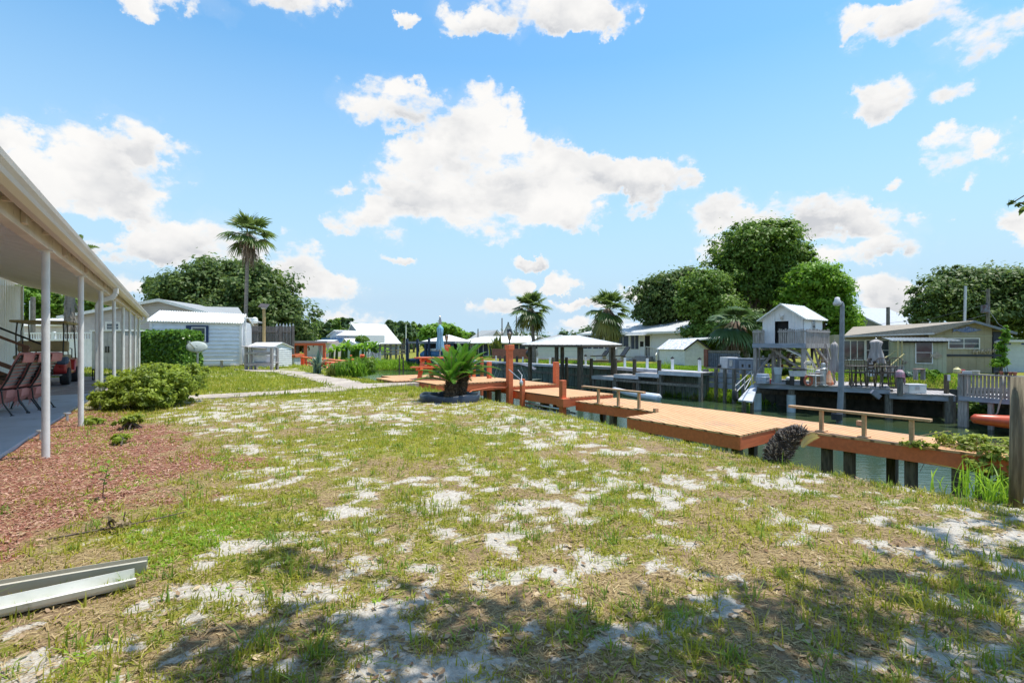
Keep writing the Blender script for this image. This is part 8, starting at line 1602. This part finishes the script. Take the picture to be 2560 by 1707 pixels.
# far pines and background crowns: each its own tree
PLAB = ['left of the orange pavilion roof', 'above the left end of the orange pavilion', 'above the middle of the orange pavilion', 'above the pavilion right post', 'behind the low white roof, left one', 'behind the low white roof, right one', 'touching the balcony house roof on the left', 'behind the balcony house roof peak', 'between the balcony house and the A-frame roof', 'behind the A-frame lower left corner', 'touching the right slope of the A-frame', 'low, right of the A-frame', 'left of the thin pale pole', 'beside the thin pale pole', 'right of the thin pale pole', 'above the left post of the dark boathouse', 'above the dark boathouse roof', 'left of the grey gable roof', 'behind the right end of the wooden fence', 'left of the first cabbage palm trunk, seen low', 'right of the first cabbage palm trunk, seen low']
PIN = [(745, 845, 12, 30), (757, 838, 14, 40), (768, 852, 14, 26), (784, 832, 15, 34), (800, 830, 14, 36), (815, 832, 14, 34), (832, 826, 16, 34), (852, 822, 16, 40), (868, 822, 14, 34), (888, 838, 20, 30), (972, 828, 14, 36), (984, 840, 14, 28), (996, 828, 14, 34), (1010, 830, 13, 34), (1022, 832, 13, 32), (1034, 834, 12, 30), (1046, 835, 12, 28), (1178, 845, 10, 20), (700, 860, 30, 20), (1330, 850, 14, 14), (1350, 852, 14, 12)]
for i, (px, py, rx, ry) in enumerate(PIN):
    Y = 118+(i*37 % 30); base = -1.0
    t_ = broadtree('pine_tree', 'distant tree '+PLAB[i], 'tree', px, Y, [(px, py-ry*.3, rx*.8, ry*.45, 0), (px+rx*.3, py+ry*.25, rx, ry*.5, 0), (px-rx*.4, py+ry*.1, rx*.7, ry*.4, 0)], 1500, .75, L_PINE if i % 3 else L_MID, seed=80+i, tr=.25, base_z=base, group='distant trees down the canal', fill=.3)
for i, (px, py, rx, ry, lab) in enumerate(((1075, 838, 26, 20, 'yellow-green tree behind the dark boathouse, left one'), (1118, 833, 26, 22, 'yellow-green tree right of the closed blue umbrella'), (1148, 842, 20, 16, 'low yellow-green tree left of the grey gable roof'), (1095, 826, 24, 16, 'yellow-green tree crown directly behind the blue umbrella'))):
    broadtree('broadleaf_tree', lab, 'tree', px, 78+i, [(px, py, rx, ry, 0)], 3500, .34, L_BRIGHT, seed=110+i, tr=.2, group='yellow-green trees behind the dark boathouse')
m_w = L_MID
r_ = np.random.default_rng(77); LL = []
for i in range(130): a = -1.25+2.5*i/129; d_ = 230+30*math.sin(i*1.7); LL.append(((d_*math.tan(a) if abs(a) < 1.1 else d_*math.tan(1.1)*a/1.1, d_, 1.5+1.2*math.sin(i*2.3)), (9, 5, 4.5+1.5*math.sin(i*.9)), 1))
V, q, t2 = leaf_cloud(LL, 60000, 1.1, 78, clump=.35, fill=.4); o = array_mesh('far_woods', V, None, q, L_PINE, None, t2); tag(o, 'far-off dark green woods along the horizon', 'woods', kind='stuff')
# centre-right trees
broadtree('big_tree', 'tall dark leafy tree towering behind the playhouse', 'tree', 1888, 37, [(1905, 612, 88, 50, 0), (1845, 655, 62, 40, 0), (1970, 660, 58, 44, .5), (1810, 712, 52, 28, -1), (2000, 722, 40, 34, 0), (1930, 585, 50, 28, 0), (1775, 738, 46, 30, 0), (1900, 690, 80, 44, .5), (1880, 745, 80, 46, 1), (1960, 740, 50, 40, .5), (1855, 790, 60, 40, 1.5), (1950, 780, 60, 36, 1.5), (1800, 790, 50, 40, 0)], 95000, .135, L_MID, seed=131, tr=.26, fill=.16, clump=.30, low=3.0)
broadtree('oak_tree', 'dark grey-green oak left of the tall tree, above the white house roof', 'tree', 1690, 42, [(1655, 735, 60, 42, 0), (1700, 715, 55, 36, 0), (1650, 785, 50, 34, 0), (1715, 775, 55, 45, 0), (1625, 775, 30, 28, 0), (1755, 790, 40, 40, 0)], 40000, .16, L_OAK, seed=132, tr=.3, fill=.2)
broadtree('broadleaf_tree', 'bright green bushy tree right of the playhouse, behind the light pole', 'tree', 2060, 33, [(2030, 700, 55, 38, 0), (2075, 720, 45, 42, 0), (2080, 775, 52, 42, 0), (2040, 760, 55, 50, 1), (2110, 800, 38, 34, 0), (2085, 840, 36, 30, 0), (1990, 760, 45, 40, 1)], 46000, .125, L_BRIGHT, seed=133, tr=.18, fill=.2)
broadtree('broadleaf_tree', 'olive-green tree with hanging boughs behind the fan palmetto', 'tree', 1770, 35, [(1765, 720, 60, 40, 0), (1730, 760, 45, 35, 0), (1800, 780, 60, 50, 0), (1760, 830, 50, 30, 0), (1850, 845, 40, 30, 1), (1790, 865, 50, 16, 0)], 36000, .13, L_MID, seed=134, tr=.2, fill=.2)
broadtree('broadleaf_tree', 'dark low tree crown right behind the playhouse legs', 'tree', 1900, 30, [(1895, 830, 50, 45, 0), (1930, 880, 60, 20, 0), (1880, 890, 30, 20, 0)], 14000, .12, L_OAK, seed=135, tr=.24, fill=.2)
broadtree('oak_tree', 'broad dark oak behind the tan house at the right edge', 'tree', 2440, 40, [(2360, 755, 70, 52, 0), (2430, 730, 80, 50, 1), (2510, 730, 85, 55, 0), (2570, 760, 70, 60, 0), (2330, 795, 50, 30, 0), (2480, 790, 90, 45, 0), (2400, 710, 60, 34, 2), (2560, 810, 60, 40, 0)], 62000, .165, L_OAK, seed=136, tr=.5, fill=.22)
# fan palms across the canal
fan_palm('cabbage_palm', 'cabbage palm with curved trunk before the teal house', (XX(1336, 38.5), 38.5, 0), ZZ(772, 38.5), .13, 1.5, lean=(XX(1326, 38.5)-XX(1336, 38.5), 0), n=42, skirt=6, skirt_len=1.0, seed=15, elmin=-1.0, elmax=1.45, yellow=5, group='cabbage palms across the canal')
fan_palm('cabbage_palm', 'cabbage palm with yellowing fronds and a hanging grey skirt before the white house', (XX(1528, 35), 35, 0), ZZ(775, 35), .13, 1.6, lean=(XX(1519, 35)-XX(1528, 35), 0), n=46, skirt=22, skirt_len=1.9, seed=16, elmin=-1.1, elmax=1.4, yellow=14, group='cabbage palms across the canal', sk_h=.6)
fan_palm('palmetto', 'drooping palmetto with grey skirt and criss-cross trunk above the cupboards', (XX(1872, 27), 27, -.1), ZZ(805, 27)+.1, .15, 1.5, lean=(XX(1838, 27)-XX(1872, 27), 0), n=30, skirt=26, skirt_len=1.9, seed=18, lm=leaf_mat('shaded_fronds', (0.035, 0.08, 0.028), (0.12, 0.20, 0.07), .3), elmin=-1.2, elmax=0.8, boots=True, sk_h=.5)  # frond greens darkened: shade of the trees put into the colour
c_ = (XX(1243, 47.5), 47.5, 0); strap_plant('spiky_yucca', 'tall yellow-green spiky plant sticking up behind the red fence', 'yucca', c_, 120, 1.7, .12, L_YEL, 9, .22, .25)
shrub('vine_thicket', 'green vines growing over the light post by the tan house', (XX(2507, 21.8), 21.8, 0), [((0, 0, .9), (.16, .16, .55), 1), ((-.2, 0, .45), (.35, .25, .2), .8), ((.1, 0, 1.6), (.10, .1, .35), .5)], 3000, .06, L_BRIGHT, 19, 6)
shrub('slip_bush', 'green bush growing in the shade of the boat slip', (XX(2432, 17.0), 17.0, -1.2), [((-.15, 0, .25), (.35, .3, .3), 1), ((.3, .05, .2), (.35, .3, .25), 1), ((.05, .1, .45), (.25, .2, .25), .7)], 3200, .06, L_MID, 20, 8)
for i, (px, py, Yv, lab) in enumerate(((1990, 925, 21.2, 'leafy green plants behind the pedestal bucket'), (1962, 905, 21.6, 'yellow-green plant beside the sink'), (2325, 952, 21.0, 'low green bush under the sage room'), (2262, 930, 20.6, 'rounded teal-green plant by the towel post'))):
    q = Q(px, py, Yv); shrub('garden_plant', lab, (q.x, q.y, -.1), [((0, 0, .12), (.32, .22, .16), 1)], 900, .07, L_BRIGHT if i != 3 else L_AG, 140+i, 5, 'plants behind the far deck')
# ---- bank vegetation (stuff) -----------------------------------------------
def bank_patch(name, label, poly_pts, n, h, wd, lm, seed, lean=.4, zmax=9.0):
    r_ = np.random.default_rng(seed); P3 = []
    tot = sum(w_ for *_, w_ in poly_pts)
    for (x, y, rx, ry, w_) in poly_pts: k = int(n*w_/tot); a = r_.uniform(0, 6.28, k); d_ = np.sqrt(r_.random(k)); P3.append(np.stack([x+rx*d_*np.cos(a), y+ry*d_*np.sin(a)], 1))
    P3 = np.concatenate(P3); z = ground_z(P3[:, 0], P3[:, 1]); ok = (z > WATER_Z-.12) & (z < zmax); P3 = P3[ok]; z = z[ok]; hh = h*(.5+1.0*fbm(P3[:, 0]*1.1, P3[:, 1]*1.1, 3))
    if len(z) == 0: print('EMPTY', name); return None
    pts = np.stack([P3[:, 0], P3[:, 1], z-.02], 1); V, Tr, Qd, m_ = blades(pts, hh, wd, seed, lean, 3, .3); T = np.repeat(np.clip(.45+.9*(fbm(P3[:, 0]*.9+4, P3[:, 1]*.9, 2)-.5)+r_.normal(0, .18, len(pts)), 0, 1), m_)
    o = array_mesh(name, V, Tr, Qd, lm, None, np.stack([T, T, T, T*0+1], 1)); tag(o, label, 'grass', kind='stuff'); return o
L_LUSH = leaf_mat('lush_grass', (0.10, 0.22, 0.015), (0.34, 0.52, 0.05), .5)
NB = []
for u in np.arange(2, 14.5, .8): v_ = float(np.interp(u, _uc, _vc)); p_ = W(v_+1.5 if u < 14 else v_+1.0, u); NB.append((p_.x, p_.y, 1.6, 1.1, 1.0 if 5 < u < 13 else .5))
bank_patch('bank_grass', 'lush green grass and weeds on the near canal bank under the dock', NB, 34000, .17, .014, L_LUSH, 201, zmax=-.5)
bank_patch('bank_weeds', 'bright broad-leaved weeds low on the near bank under the dock', NB[3:], 15000, .30, .022, L_LUSH, 211, .5, zmax=-.95)
bank_patch('crest_grass', 'rough grass along the crest of the near bank', [(W(float(np.interp(u, _uc, _vc))+.15, u).x, W(float(np.interp(u, _uc, _vc))+.15, u).y, .7, .55, 1) for u in np.arange(.5, 14, .6)], 16000, .045, .006, L_YEL, 202)
FB = [(8.4, 24.6, 1.3, 1.2, 1.5), (9.4, 22.9, 1.3, .9, 1.5), (7.6, 26.5, 1.0, 1.4, 1.2), (10.6, 22.0, 1.2, .8, .7), (12.8, 21.4, 1.0, .8, .4), (7.4, 25.2, .9, 1.0, 1)]
bank_patch('far_bank_weeds', 'bright green weeds on the far bank left of the gangway', FB, 16000, .34, .022, L_LUSH, 203, .5)
bank_patch('reed_bank', 'bright reeds on the grassy bank by the work boat', [(-15+1.6*i, 53.2-.1*i, 2.5, 2.5, 1) for i in range(7)]+[(-19, 61, 4, 3, 1)], 14000, .42, .05, L_LUSH, 204)
dry = [(9.3, 24.0, 1.0, .8, 1)]; 
bank_patch('dry_bank_weeds', 'pale dry weeds at the waterline of the far bank', dry, 2500, .28, .012, L_DRY, 205, .8)
bank_patch('far_lawn_grass', 'mown bright lawn above the far seawall', [(7.0, 31, 3, 3, 1), (9.5, 28, 2.5, 2.2, 1), (3.0, 38, 3, 3, 1), (12, 26, 3, 2, 1)], 30000, .10, .03, L_LUSH, 206)
bank_patch('far_deck_grass', 'bright lawn between the far deck and the tan house', [(13.5, 23.3, 3, 1.2, 1), (17, 20.9, 2.0, 1.0, 1), (16, 22, 2.5, 1.0, 1)], 16000, .10, .022, L_LUSH, 207)
# floating weed strip
aw = thing('floating_weed', 'yellow-green mat of floating weed on the canal at the right', 'water weed', (XX(2470, 14.2), 14.2, WATER_Z+.005)); r_ = random.Random(5); pts = [(-1.6+3.4*i/20, -.12-.05*math.sin(i)-.02*r_.random()) for i in range(21)]+[(1.8-3.4*i/20, .12+.08*math.sin(i*1.3)) for i in range(21)]; mb = MB(); mb.poly_prism(pts, 0, .012); mb.build('mat', mat('duckweed', (0.30, 0.34, 0.04), (0.20, 0.25, 0.03), .8, scale=20), aw)
# vines spilling over the dock end
vn = thingW('dock_vine', 'yellow-green vine tumbling over the right end of the walkway', 'vine', 10.2, 2.5, ZA); r_ = np.random.default_rng(9); LL = [((0, .25, .06), (.35, .35, .10), 1.4), ((-.38, -.1, -.1), (.25, .3, .2), 1), ((-.5, -.3, -.45), (.2, .2, .3), .8), ((.2, -.2, .0), (.35, .2, .12), 1), ((-.15, -.45, -.2), (.25, .15, .3), .8), ((-.45, .7, .03), (.1, .3, .04), .3)]
LL = [(c, (a*.85, b*.85, d), w_) for (c, (a, b, d), w_) in LL]; V, q, t2 = leaf_cloud(LL, 4600, .046, 9, clump=.4, elong=1.3); array_mesh('leaves', V, None, q, leaf_mat('vine_leaves', (0.12, 0.17, 0.025), (0.40, 0.46, 0.08), .45), vn, t2)
rs = random.Random(6); mb = MB()
for i in range(22): a = Vector((rs.uniform(-.4, .3), rs.uniform(-.3, .5), rs.uniform(0, .1))); mb.tube([a, a+Vector((rs.uniform(-.3, .2), rs.uniform(-.2, .2), rs.uniform(.02, .15))), a+Vector((rs.uniform(-.6, .3), rs.uniform(-.4, .4), rs.uniform(-.6, .1)))], .004, 4, cap=False)
mb.build('stems', mat('vine_stem', (0.36, 0.26, 0.14), rough=.8), vn)
c_ = P(2470, 1215, 0); strap_plant('bank_reeds', 'arching green reeds at the foot of the near piling', 'reeds', (c_.x+.02, c_.y+.05, -.12), 130, .27, .012, L_LUSH, 31, .7, .16, hv=.3)
# ---- tree overhead, outside the frame at the right: its boughs shade the foreground
tr_ = thing('overhead_tree', 'leafy twigs of an overhanging tree at the right edge of the photo', 'tree', (6.6, 0.6, 0)); r_ = np.random.default_rng(12); rs = random.Random(12); LL = []
def sh(px, py, z, r__): 
    g_ = P(px, py, 0); dxy = Vector((sv.x, sv.y))/sv.z*z; return ((g_.x+dxy.x-6.6, g_.y+dxy.y-.6, z), (r__, r__, r__*.4), r__*r__)
SH = [(900,1640,.33),(1080,1600,.30),(1230,1660,.34),(760,1560,.22),(1400,1600,.26),(1560,1640,.34),(1700,1690,.36),(1820,1560,.30),(1960,1640,.36),(2060,1530,.30),(2200,1600,.36),(2330,1520,.32),(2450,1600,.38),(2520,1500,.34),(1900,1490,.24),(2050,1455,.22),(2200,1445,.24),(2400,1410,.28),(2540,1390,.34),(1650,1530,.22),(1480,1700,.4),(1000,1700,.38),(600,1690,.3),(2350,1330,.22),(2500,1310,.26),(1250,1560,.2),(700,1390,.20),(760,1420,.16),(950,1540,.22),(450,1640,.2),(2300,1690,.4),(2100,1700,.4),(820,1700,.3),(2540,1450,.3),(1130,1540,.16),(2480,1265,.2),(1700,1600,.25),(1340,1690,.3),(1960,1560,.2),(620,1580,.16)]
for i, (px, py, rr) in enumerate(SH): LL.append(sh(px, py, 4.9+.5*math.sin(i*1.7), rr*1.05))
for i in range(16): LL.append(((rs.uniform(-5, 3), rs.uniform(-4, 0.4), rs.uniform(4.8, 6.6)), (.8, .8, .4), .5))
SP = [(2548, 512, 7.5), (2535, 505, 7.6), (2558, 525, 7.6)]
for (px, py, Y) in SP: q_ = Q(px, py, Y); LL.append(((q_.x-6.6, q_.y-.6, q_.z), (.06, .06, .03), .012))
V, q, t2 = leaf_cloud(LL, 8200, .062, 12, clump=.55, fill=.5, K=12, elong=2.4); array_mesh('crown', V, None, q, L_OAK, tr_, t2)
mb = MB(); mb.tube([(0, 0, -.3), (-.05, 0, 2), (-.2, 0, 4.0)], [.24, .2, .17], 10)
for (c, rad, _) in LL:
    c = Vector(c); m1 = Vector((-.2, 0, 4)).lerp(c, .5)+Vector((0, 0, .5)); mb.tube([(-.2, 0, 3.9), m1, c], [.05, .03, .008], 5, cap=False)
mb.build('trunk', BARK, tr_, smooth=True)
# ================================================================== LAWN DETAIL
L_GR = leaf_mat('lawn_blades', (0.17, 0.215, 0.02), (0.50, 0.48, 0.065), .45, .6)
L_TAN = leaf_mat('dry_straw', (0.28, 0.19, 0.09), (0.60, 0.48, 0.27), .25, .9)
r_ = np.random.default_rng(99)
def cand(n, y0, y1, pw, wx=1.08):
    y = (y0**(pw+1)+(y1**(pw+1)-y0**(pw+1))*r_.random(n))**(1/(pw+1)); x = (r_.random(n)*2-1)*(y*wx+.3); return x, y
def notpaved(x, y):
    v = CA*x+SA*y; u = -SA*x+CA*y
    ok = ~((v < -1.56) & (u < 16.3)) & ~((v < -1.42) & (u > 16.0) & (u < 25.2))
    inp = ((u > 13.7) & (u < 14.35) & (v > -1.2) & (v < 3.8)) | ((v > 4.0) & (v < 4.85) & (u > 14) & (u < 26)) | ((u > 15.0) & (u < 15.5) & (v > 3.8) & (v < 6.4)) | ((v > 2.6) & (v < 5) & (u > 24.5) & (u < 28))
    rg_ = (x-sp_.x+.03)**2+(y-sp_.y)**2 < .62**2
    return ok & ~inp & ~rg_
def tufts(name, label, n, y0, y1, pw, per, h0, w0, lm, gamma, seed, hv=.35, lean=.45, thr=.0, dens_noise=True, thin=None):
    x, y = cand(n, y0, y1, pw); g, mu, sa = masks(x, y); v = CA*x+SA*y; u = -SA*x+CA*y; crest = np.interp(u, _uc, _vc)
    pat = fbm(x*5+3, y*5+8, 2); p_ = np.clip(g*(0.55+0.9*(pat-.35)*2), 0, 1)**gamma
    p_ = np.where(mu > .4, p_*.6, p_); keep = (r_.random(n) < p_+.03) & notpaved(x, y) & (v < crest+.6); x = x[keep]; y = y[keep]; g = g[keep]
    k = per; xx = np.repeat(x, k)+r_.normal(0, 1, len(x)*k)*.016*(1+np.repeat(y, k)*.12); yy = np.repeat(y, k)+r_.normal(0, 1, len(x)*k)*.016*(1+np.repeat(y, k)*.12)
    z = ground_z(xx, yy); hs = h0*(.55+.9*np.repeat(fbm(x*1.7, y*1.7, 2), k))*np.repeat(r_.uniform(.6, 1.25, len(x)), k)
    V, Tr, Qd, m_ = blades(np.stack([xx, yy, z-.004], 1), hs, w0*(1+yy*.13), seed, lean, 2, hv)
    warm = np.clip(.5+1.0*(fbm(x*.8+20, y*.8+3, 3)-.5)+r_.normal(0, .18, len(x)), 0, 1); T = np.clip(np.repeat(warm, k)+r_.normal(0, .14, len(xx)), 0, 1); T = np.repeat(T, m_)
    o = array_mesh(name, V, Tr, Qd, lm, None, np.stack([T, T, T, T*0+1], 1)); tag(o, label, 'grass', kind='stuff'); return len(xx)
a = tufts('lawn_grass', 'patchy yellow-green grass tufts across the sandy lawn', 105000, 1.35, 19, .30, 7, .046, .0045, L_GR, 1.05, 301, lean=.95)
b_n = tufts('tall_grass_tufts', 'scattered taller darker green grass tufts in the near lawn', 2600, 1.4, 9, .2, 12, .070, .005, leaf_mat('tuft_blades', (0.10, 0.19, 0.025), (0.30, 0.42, 0.06), .4, .5), 1.0, 302, lean=1.0)
c_n = tufts('back_lawn_grass', 'denser green grass around the paths and sheds', 30000, 12, 30, .6, 4, .10, .007, leaf_mat('back_blades', (0.15, 0.22, 0.02), (0.42, 0.46, 0.06), .4, .6), .7, 303)
# low broad-leaved ground cover in the bright patches
n_ = 60000; x, y = cand(n_, 1.6, 9, .1); px = 1280+x/y*F; py = HY+CAMH*F/y; w_ = np.zeros(n_)
for (cx, cy, rx, ry, k_) in ((470, 1330, 210, 70, 1), (380, 1440, 90, 50, .9), (300, 1200, 90, 30, .35), (640, 1160, 90, 14, .6), (560, 1145, 40, 12, 1), (250, 1110, 120, 60, .25), (230, 1300, 120, 60, .2), (1000, 1480, 500, 40, .12), (100, 1620, 200, 60, .4)): w_ = np.maximum(w_, k_*np.clip(1.3-((px-cx)/rx)**2-((py-cy)/ry)**2, 0, 1))
keep = (r_.random(n_) < w_*np.clip((fbm(x*3, y*3, 3)-.38)*5, 0, 1)) & notpaved(x, y); x = x[keep]; y = y[keep]; k = 4; xx = np.repeat(x, k)+r_.normal(0, .012, len(x)*k); yy = np.repeat(y, k)+r_.normal(0, .012, len(x)*k)
V, Tr, Qd, m_ = blades(np.stack([xx, yy, ground_z(xx, yy)], 1), .022, .011, 304, 1.3, 2, .3); T = np.repeat(np.clip(r_.normal(.55, .22, len(xx)), 0, 1), m_)
o = array_mesh('ground_cover', V, Tr, Qd, leaf_mat('clover_leaves', (0.13, 0.27, 0.02), (0.42, 0.60, 0.06), .45, .6), None, np.stack([T, T, T, T*0+1], 1)); tag(o, 'bright green low weeds at the edge of the mulch bed', 'weeds', kind='stuff')
# straw lying flat
x, y = cand(60000, 1.3, 8.5, -.1); g, mu, sa = masks(x, y); keep = (r_.random(len(x)) < np.clip(.95-sa*.85, .05, 1)) & notpaved(x, y) & (CA*x+SA*y < 6.0); x = x[keep]; y = y[keep]; n_ = len(x); z = ground_z(x, y)+.003+r_.random(n_)*.012
th = r_.uniform(0, 6.28, n_); L_ = r_.uniform(.008, .028, n_); wd = r_.uniform(.0008, .0018, n_)*(1+y*.12); d = np.stack([np.cos(th), np.sin(th), r_.normal(0, .18, n_)], 1); s_ = np.stack([-np.sin(th), np.cos(th), r_.normal(0, .3, n_)], 1); c0 = np.stack([x, y, z], 1)
V = np.stack([c0-d*L_[:, None]-s_*wd[:, None], c0-d*L_[:, None]+s_*wd[:, None], c0+d*L_[:, None]+s_*wd[:, None], c0+d*L_[:, None]-s_*wd[:, None]], 1).reshape(-1, 3); T = np.repeat(np.clip(r_.normal(.5, .3, n_), 0, 1), 4)
o = array_mesh('dry_thatch', V, None, np.arange(len(V)).reshape(-1, 4), L_TAN, None, np.stack([T, T, T, T*0+1], 1)); tag(o, 'dry straw and thatch scattered over the sand', 'straw', kind='stuff')
# fallen leaves: curled ovals
x, y = cand(5200, 1.3, 7.5, -.6); k_ = r_.random(len(x)) < np.clip(.25+.5*(x/np.maximum(y, 1)*.7+.3)+.5*sstep(y, 3.2, 1.6), .08, 1); x = x[k_]; y = y[k_]; ok = notpaved(x, y) & (CA*x+SA*y < 5.8); x = x[ok]; y = y[ok]; n_ = len(x); z = ground_z(x, y)+.006
th = r_.uniform(0, 6.28, n_); L_ = r_.uniform(.011, .026, n_)[:, None]; cu = r_.uniform(.0, .35, n_)[:, None]*L_; til = r_.normal(0, .25, n_); d = np.stack([np.cos(th), np.sin(th), til], 1); s_ = np.stack([-np.sin(th), np.cos(th), r_.normal(0, .3, n_)], 1); up = np.array([0, 0, 1.0]); c0 = np.stack([x, y, z+.003], 1)
V = np.stack([c0-d*L_+up*cu, c0-d*L_*.35+s_*L_*.42+up*cu*.5, c0+d*L_*.4+s_*L_*.36+up*cu*.6, c0+d*L_+up*cu*1.3, c0+d*L_*.4-s_*L_*.36+up*cu*.6, c0-d*L_*.35-s_*L_*.42+up*cu*.5, c0], 1).reshape(-1, 3); b0 = (np.arange(n_)*7)[:, None]
Tr = np.concatenate([b0+np.array([[6, i, (i+1) % 6]]) for i in range(6)]); T = np.repeat(np.clip(r_.normal(.55, .3, n_), 0, 1), 7)
o = array_mesh('fallen_leaves', V, Tr, None, leaf_mat('fallen_leaf', (0.20, 0.11, 0.06), (0.55, 0.43, 0.29), .15, .8), None, np.stack([T, T, T, T*0+1], 1)); tag(o, 'dry brown oak leaves scattered on the foreground lawn', 'leaves', kind='stuff')
# mulch chips
x, y = cand(150000, 1.5, 13, .1); g, mu, sa = masks(x, y); keep = (r_.random(len(x)) < mu**1.2) & notpaved(x, y); x = x[keep]; y = y[keep]; n_ = len(x); z = ground_z(x, y)+.004+r_.random(n_)*.014
th = r_.uniform(0, 6.28, n_); L_ = r_.uniform(.005, .019, n_)[:, None]*(1+y*.04)[:, None]; wd = r_.uniform(.0018, .005, n_)[:, None]*(1+y*.05)[:, None]; d = np.stack([np.cos(th), np.sin(th), r_.normal(0, .22, n_)], 1); s_ = np.stack([-np.sin(th), np.cos(th), r_.normal(0, .35, n_)], 1); c0 = np.stack([x, y, z], 1)
V = np.stack([c0-d*L_-s_*wd, c0-d*L_*.9+s_*wd, c0+d*L_+s_*wd*.7, c0+d*L_*.9-s_*wd], 1).reshape(-1, 3); T = np.repeat(np.clip(r_.beta(1.3, 1.5, n_), 0, 1), 4)
o = array_mesh('mulch_chips', V, None, np.arange(len(V)).reshape(-1, 4), leaf_mat('mulch_chip', (0.22, 0.075, 0.055), (0.56, 0.37, 0.28), .05, .9), None, np.stack([T, T, T, T*0+1], 1)); tag(o, 'reddish-brown wood mulch along the porch', 'mulch', kind='stuff')
print('blades', a, b_n, c_n, 'chips', n_)
# solar stake lights by the slab
for i, (px, py, lab) in enumerate(((103, 1100, 'small stake light behind the nearest porch post'), (168, 1052, 'small stake light between the first two porch posts'))):
    c_ = P(px, py, 0); t_ = thing('stake_light', lab, 'garden light', c_, 0, 'stake lights along the porch slab'); mb = MB(); mb.tube([(0, 0, -.02), (0, 0, .11)], .018, 8); mb.build('stake', WHITE, t_); mb = MB(); mb.lathe([(.05, .11), (.055, .12), (.05, .135)], 12); mb.build('cap', GALV, t_)
# discarded gutter lengths lying on the ground
GAL = mat('old_gutter', (0.78, 0.78, 0.74), (0.66, 0.66, 0.60), .45, scale=3, stretch=(.4, 3, 3), c3=(0.30, 0.30, 0.24), s3=9, a3=(.55, .75))
def chan(name, label, a, b, prof, bend=0.0, m_=None):
    a = Vector(a); b = Vector(b); t_ = thing(name, label, 'gutter', a, 0, 'old gutter lengths on the lawn'); d = (b-a); L_ = d.length; d.normalize(); s_ = Vector((-d.y, d.x, 0)); vs = []; fs = []; K_ = 14; n_ = len(prof)
    for i in range(K_+1):
        t = i/K_; c = d*L_*t+Vector((0, 0, bend*math.sin(t*math.pi*.9)*.5+bend*t)); 
        tw = .0 if t < .75 else (t-.75)*1.6
        for (p, q) in prof: vs.append(c+s_*(p*(1-tw*.4))+Vector((0, 0, q*(1-tw*.6))))
    for i in range(K_):
        for k in range(n_-1): fs.append((i*n_+k, i*n_+k+1, (i+1)*n_+k+1, (i+1)*n_+k))
    mb = MB(); mb.add(vs, fs); o = mb.build('channel', m_ or GAL, t_); sm = o.modifiers.new('thickness', 'SOLIDIFY'); sm.thickness = .003; return t_
A = P(338, 1462, 0.0); B = P(-260, 1606, 0); A2 = P(368, 1426, 0); B2 = P(-300, 1556, 0)
pf = [(-.055, .015), (-.05, .0), (-.02, .0), (.0, .025), (.03, .055), (.05, .075), (.055, .10), (.03, .11)]
chan('gutter_length', 'bent white gutter length lying nearer the camera', (A.x, A.y, .018), (B.x, B.y, .03), [(-.06, .05), (-.058, .0), (-.05, -.01), (.03, -.012), (.05, .01), (.06, .035), (.055, .04)], .0)
chan('gutter_length', 'straight grey-beige gutter length lying behind the white one', (A2.x, A2.y, .01), (B2.x, B2.y, .015), [(-.05, .055), (-.052, .0), (.045, .0), (.05, .06), (.035, .062)], .01, mat('beige_gutter', (0.50, 0.47, 0.39), (0.42, 0.40, 0.33), .5, scale=3, c3=(0.28, 0.27, 0.22), s3=10))
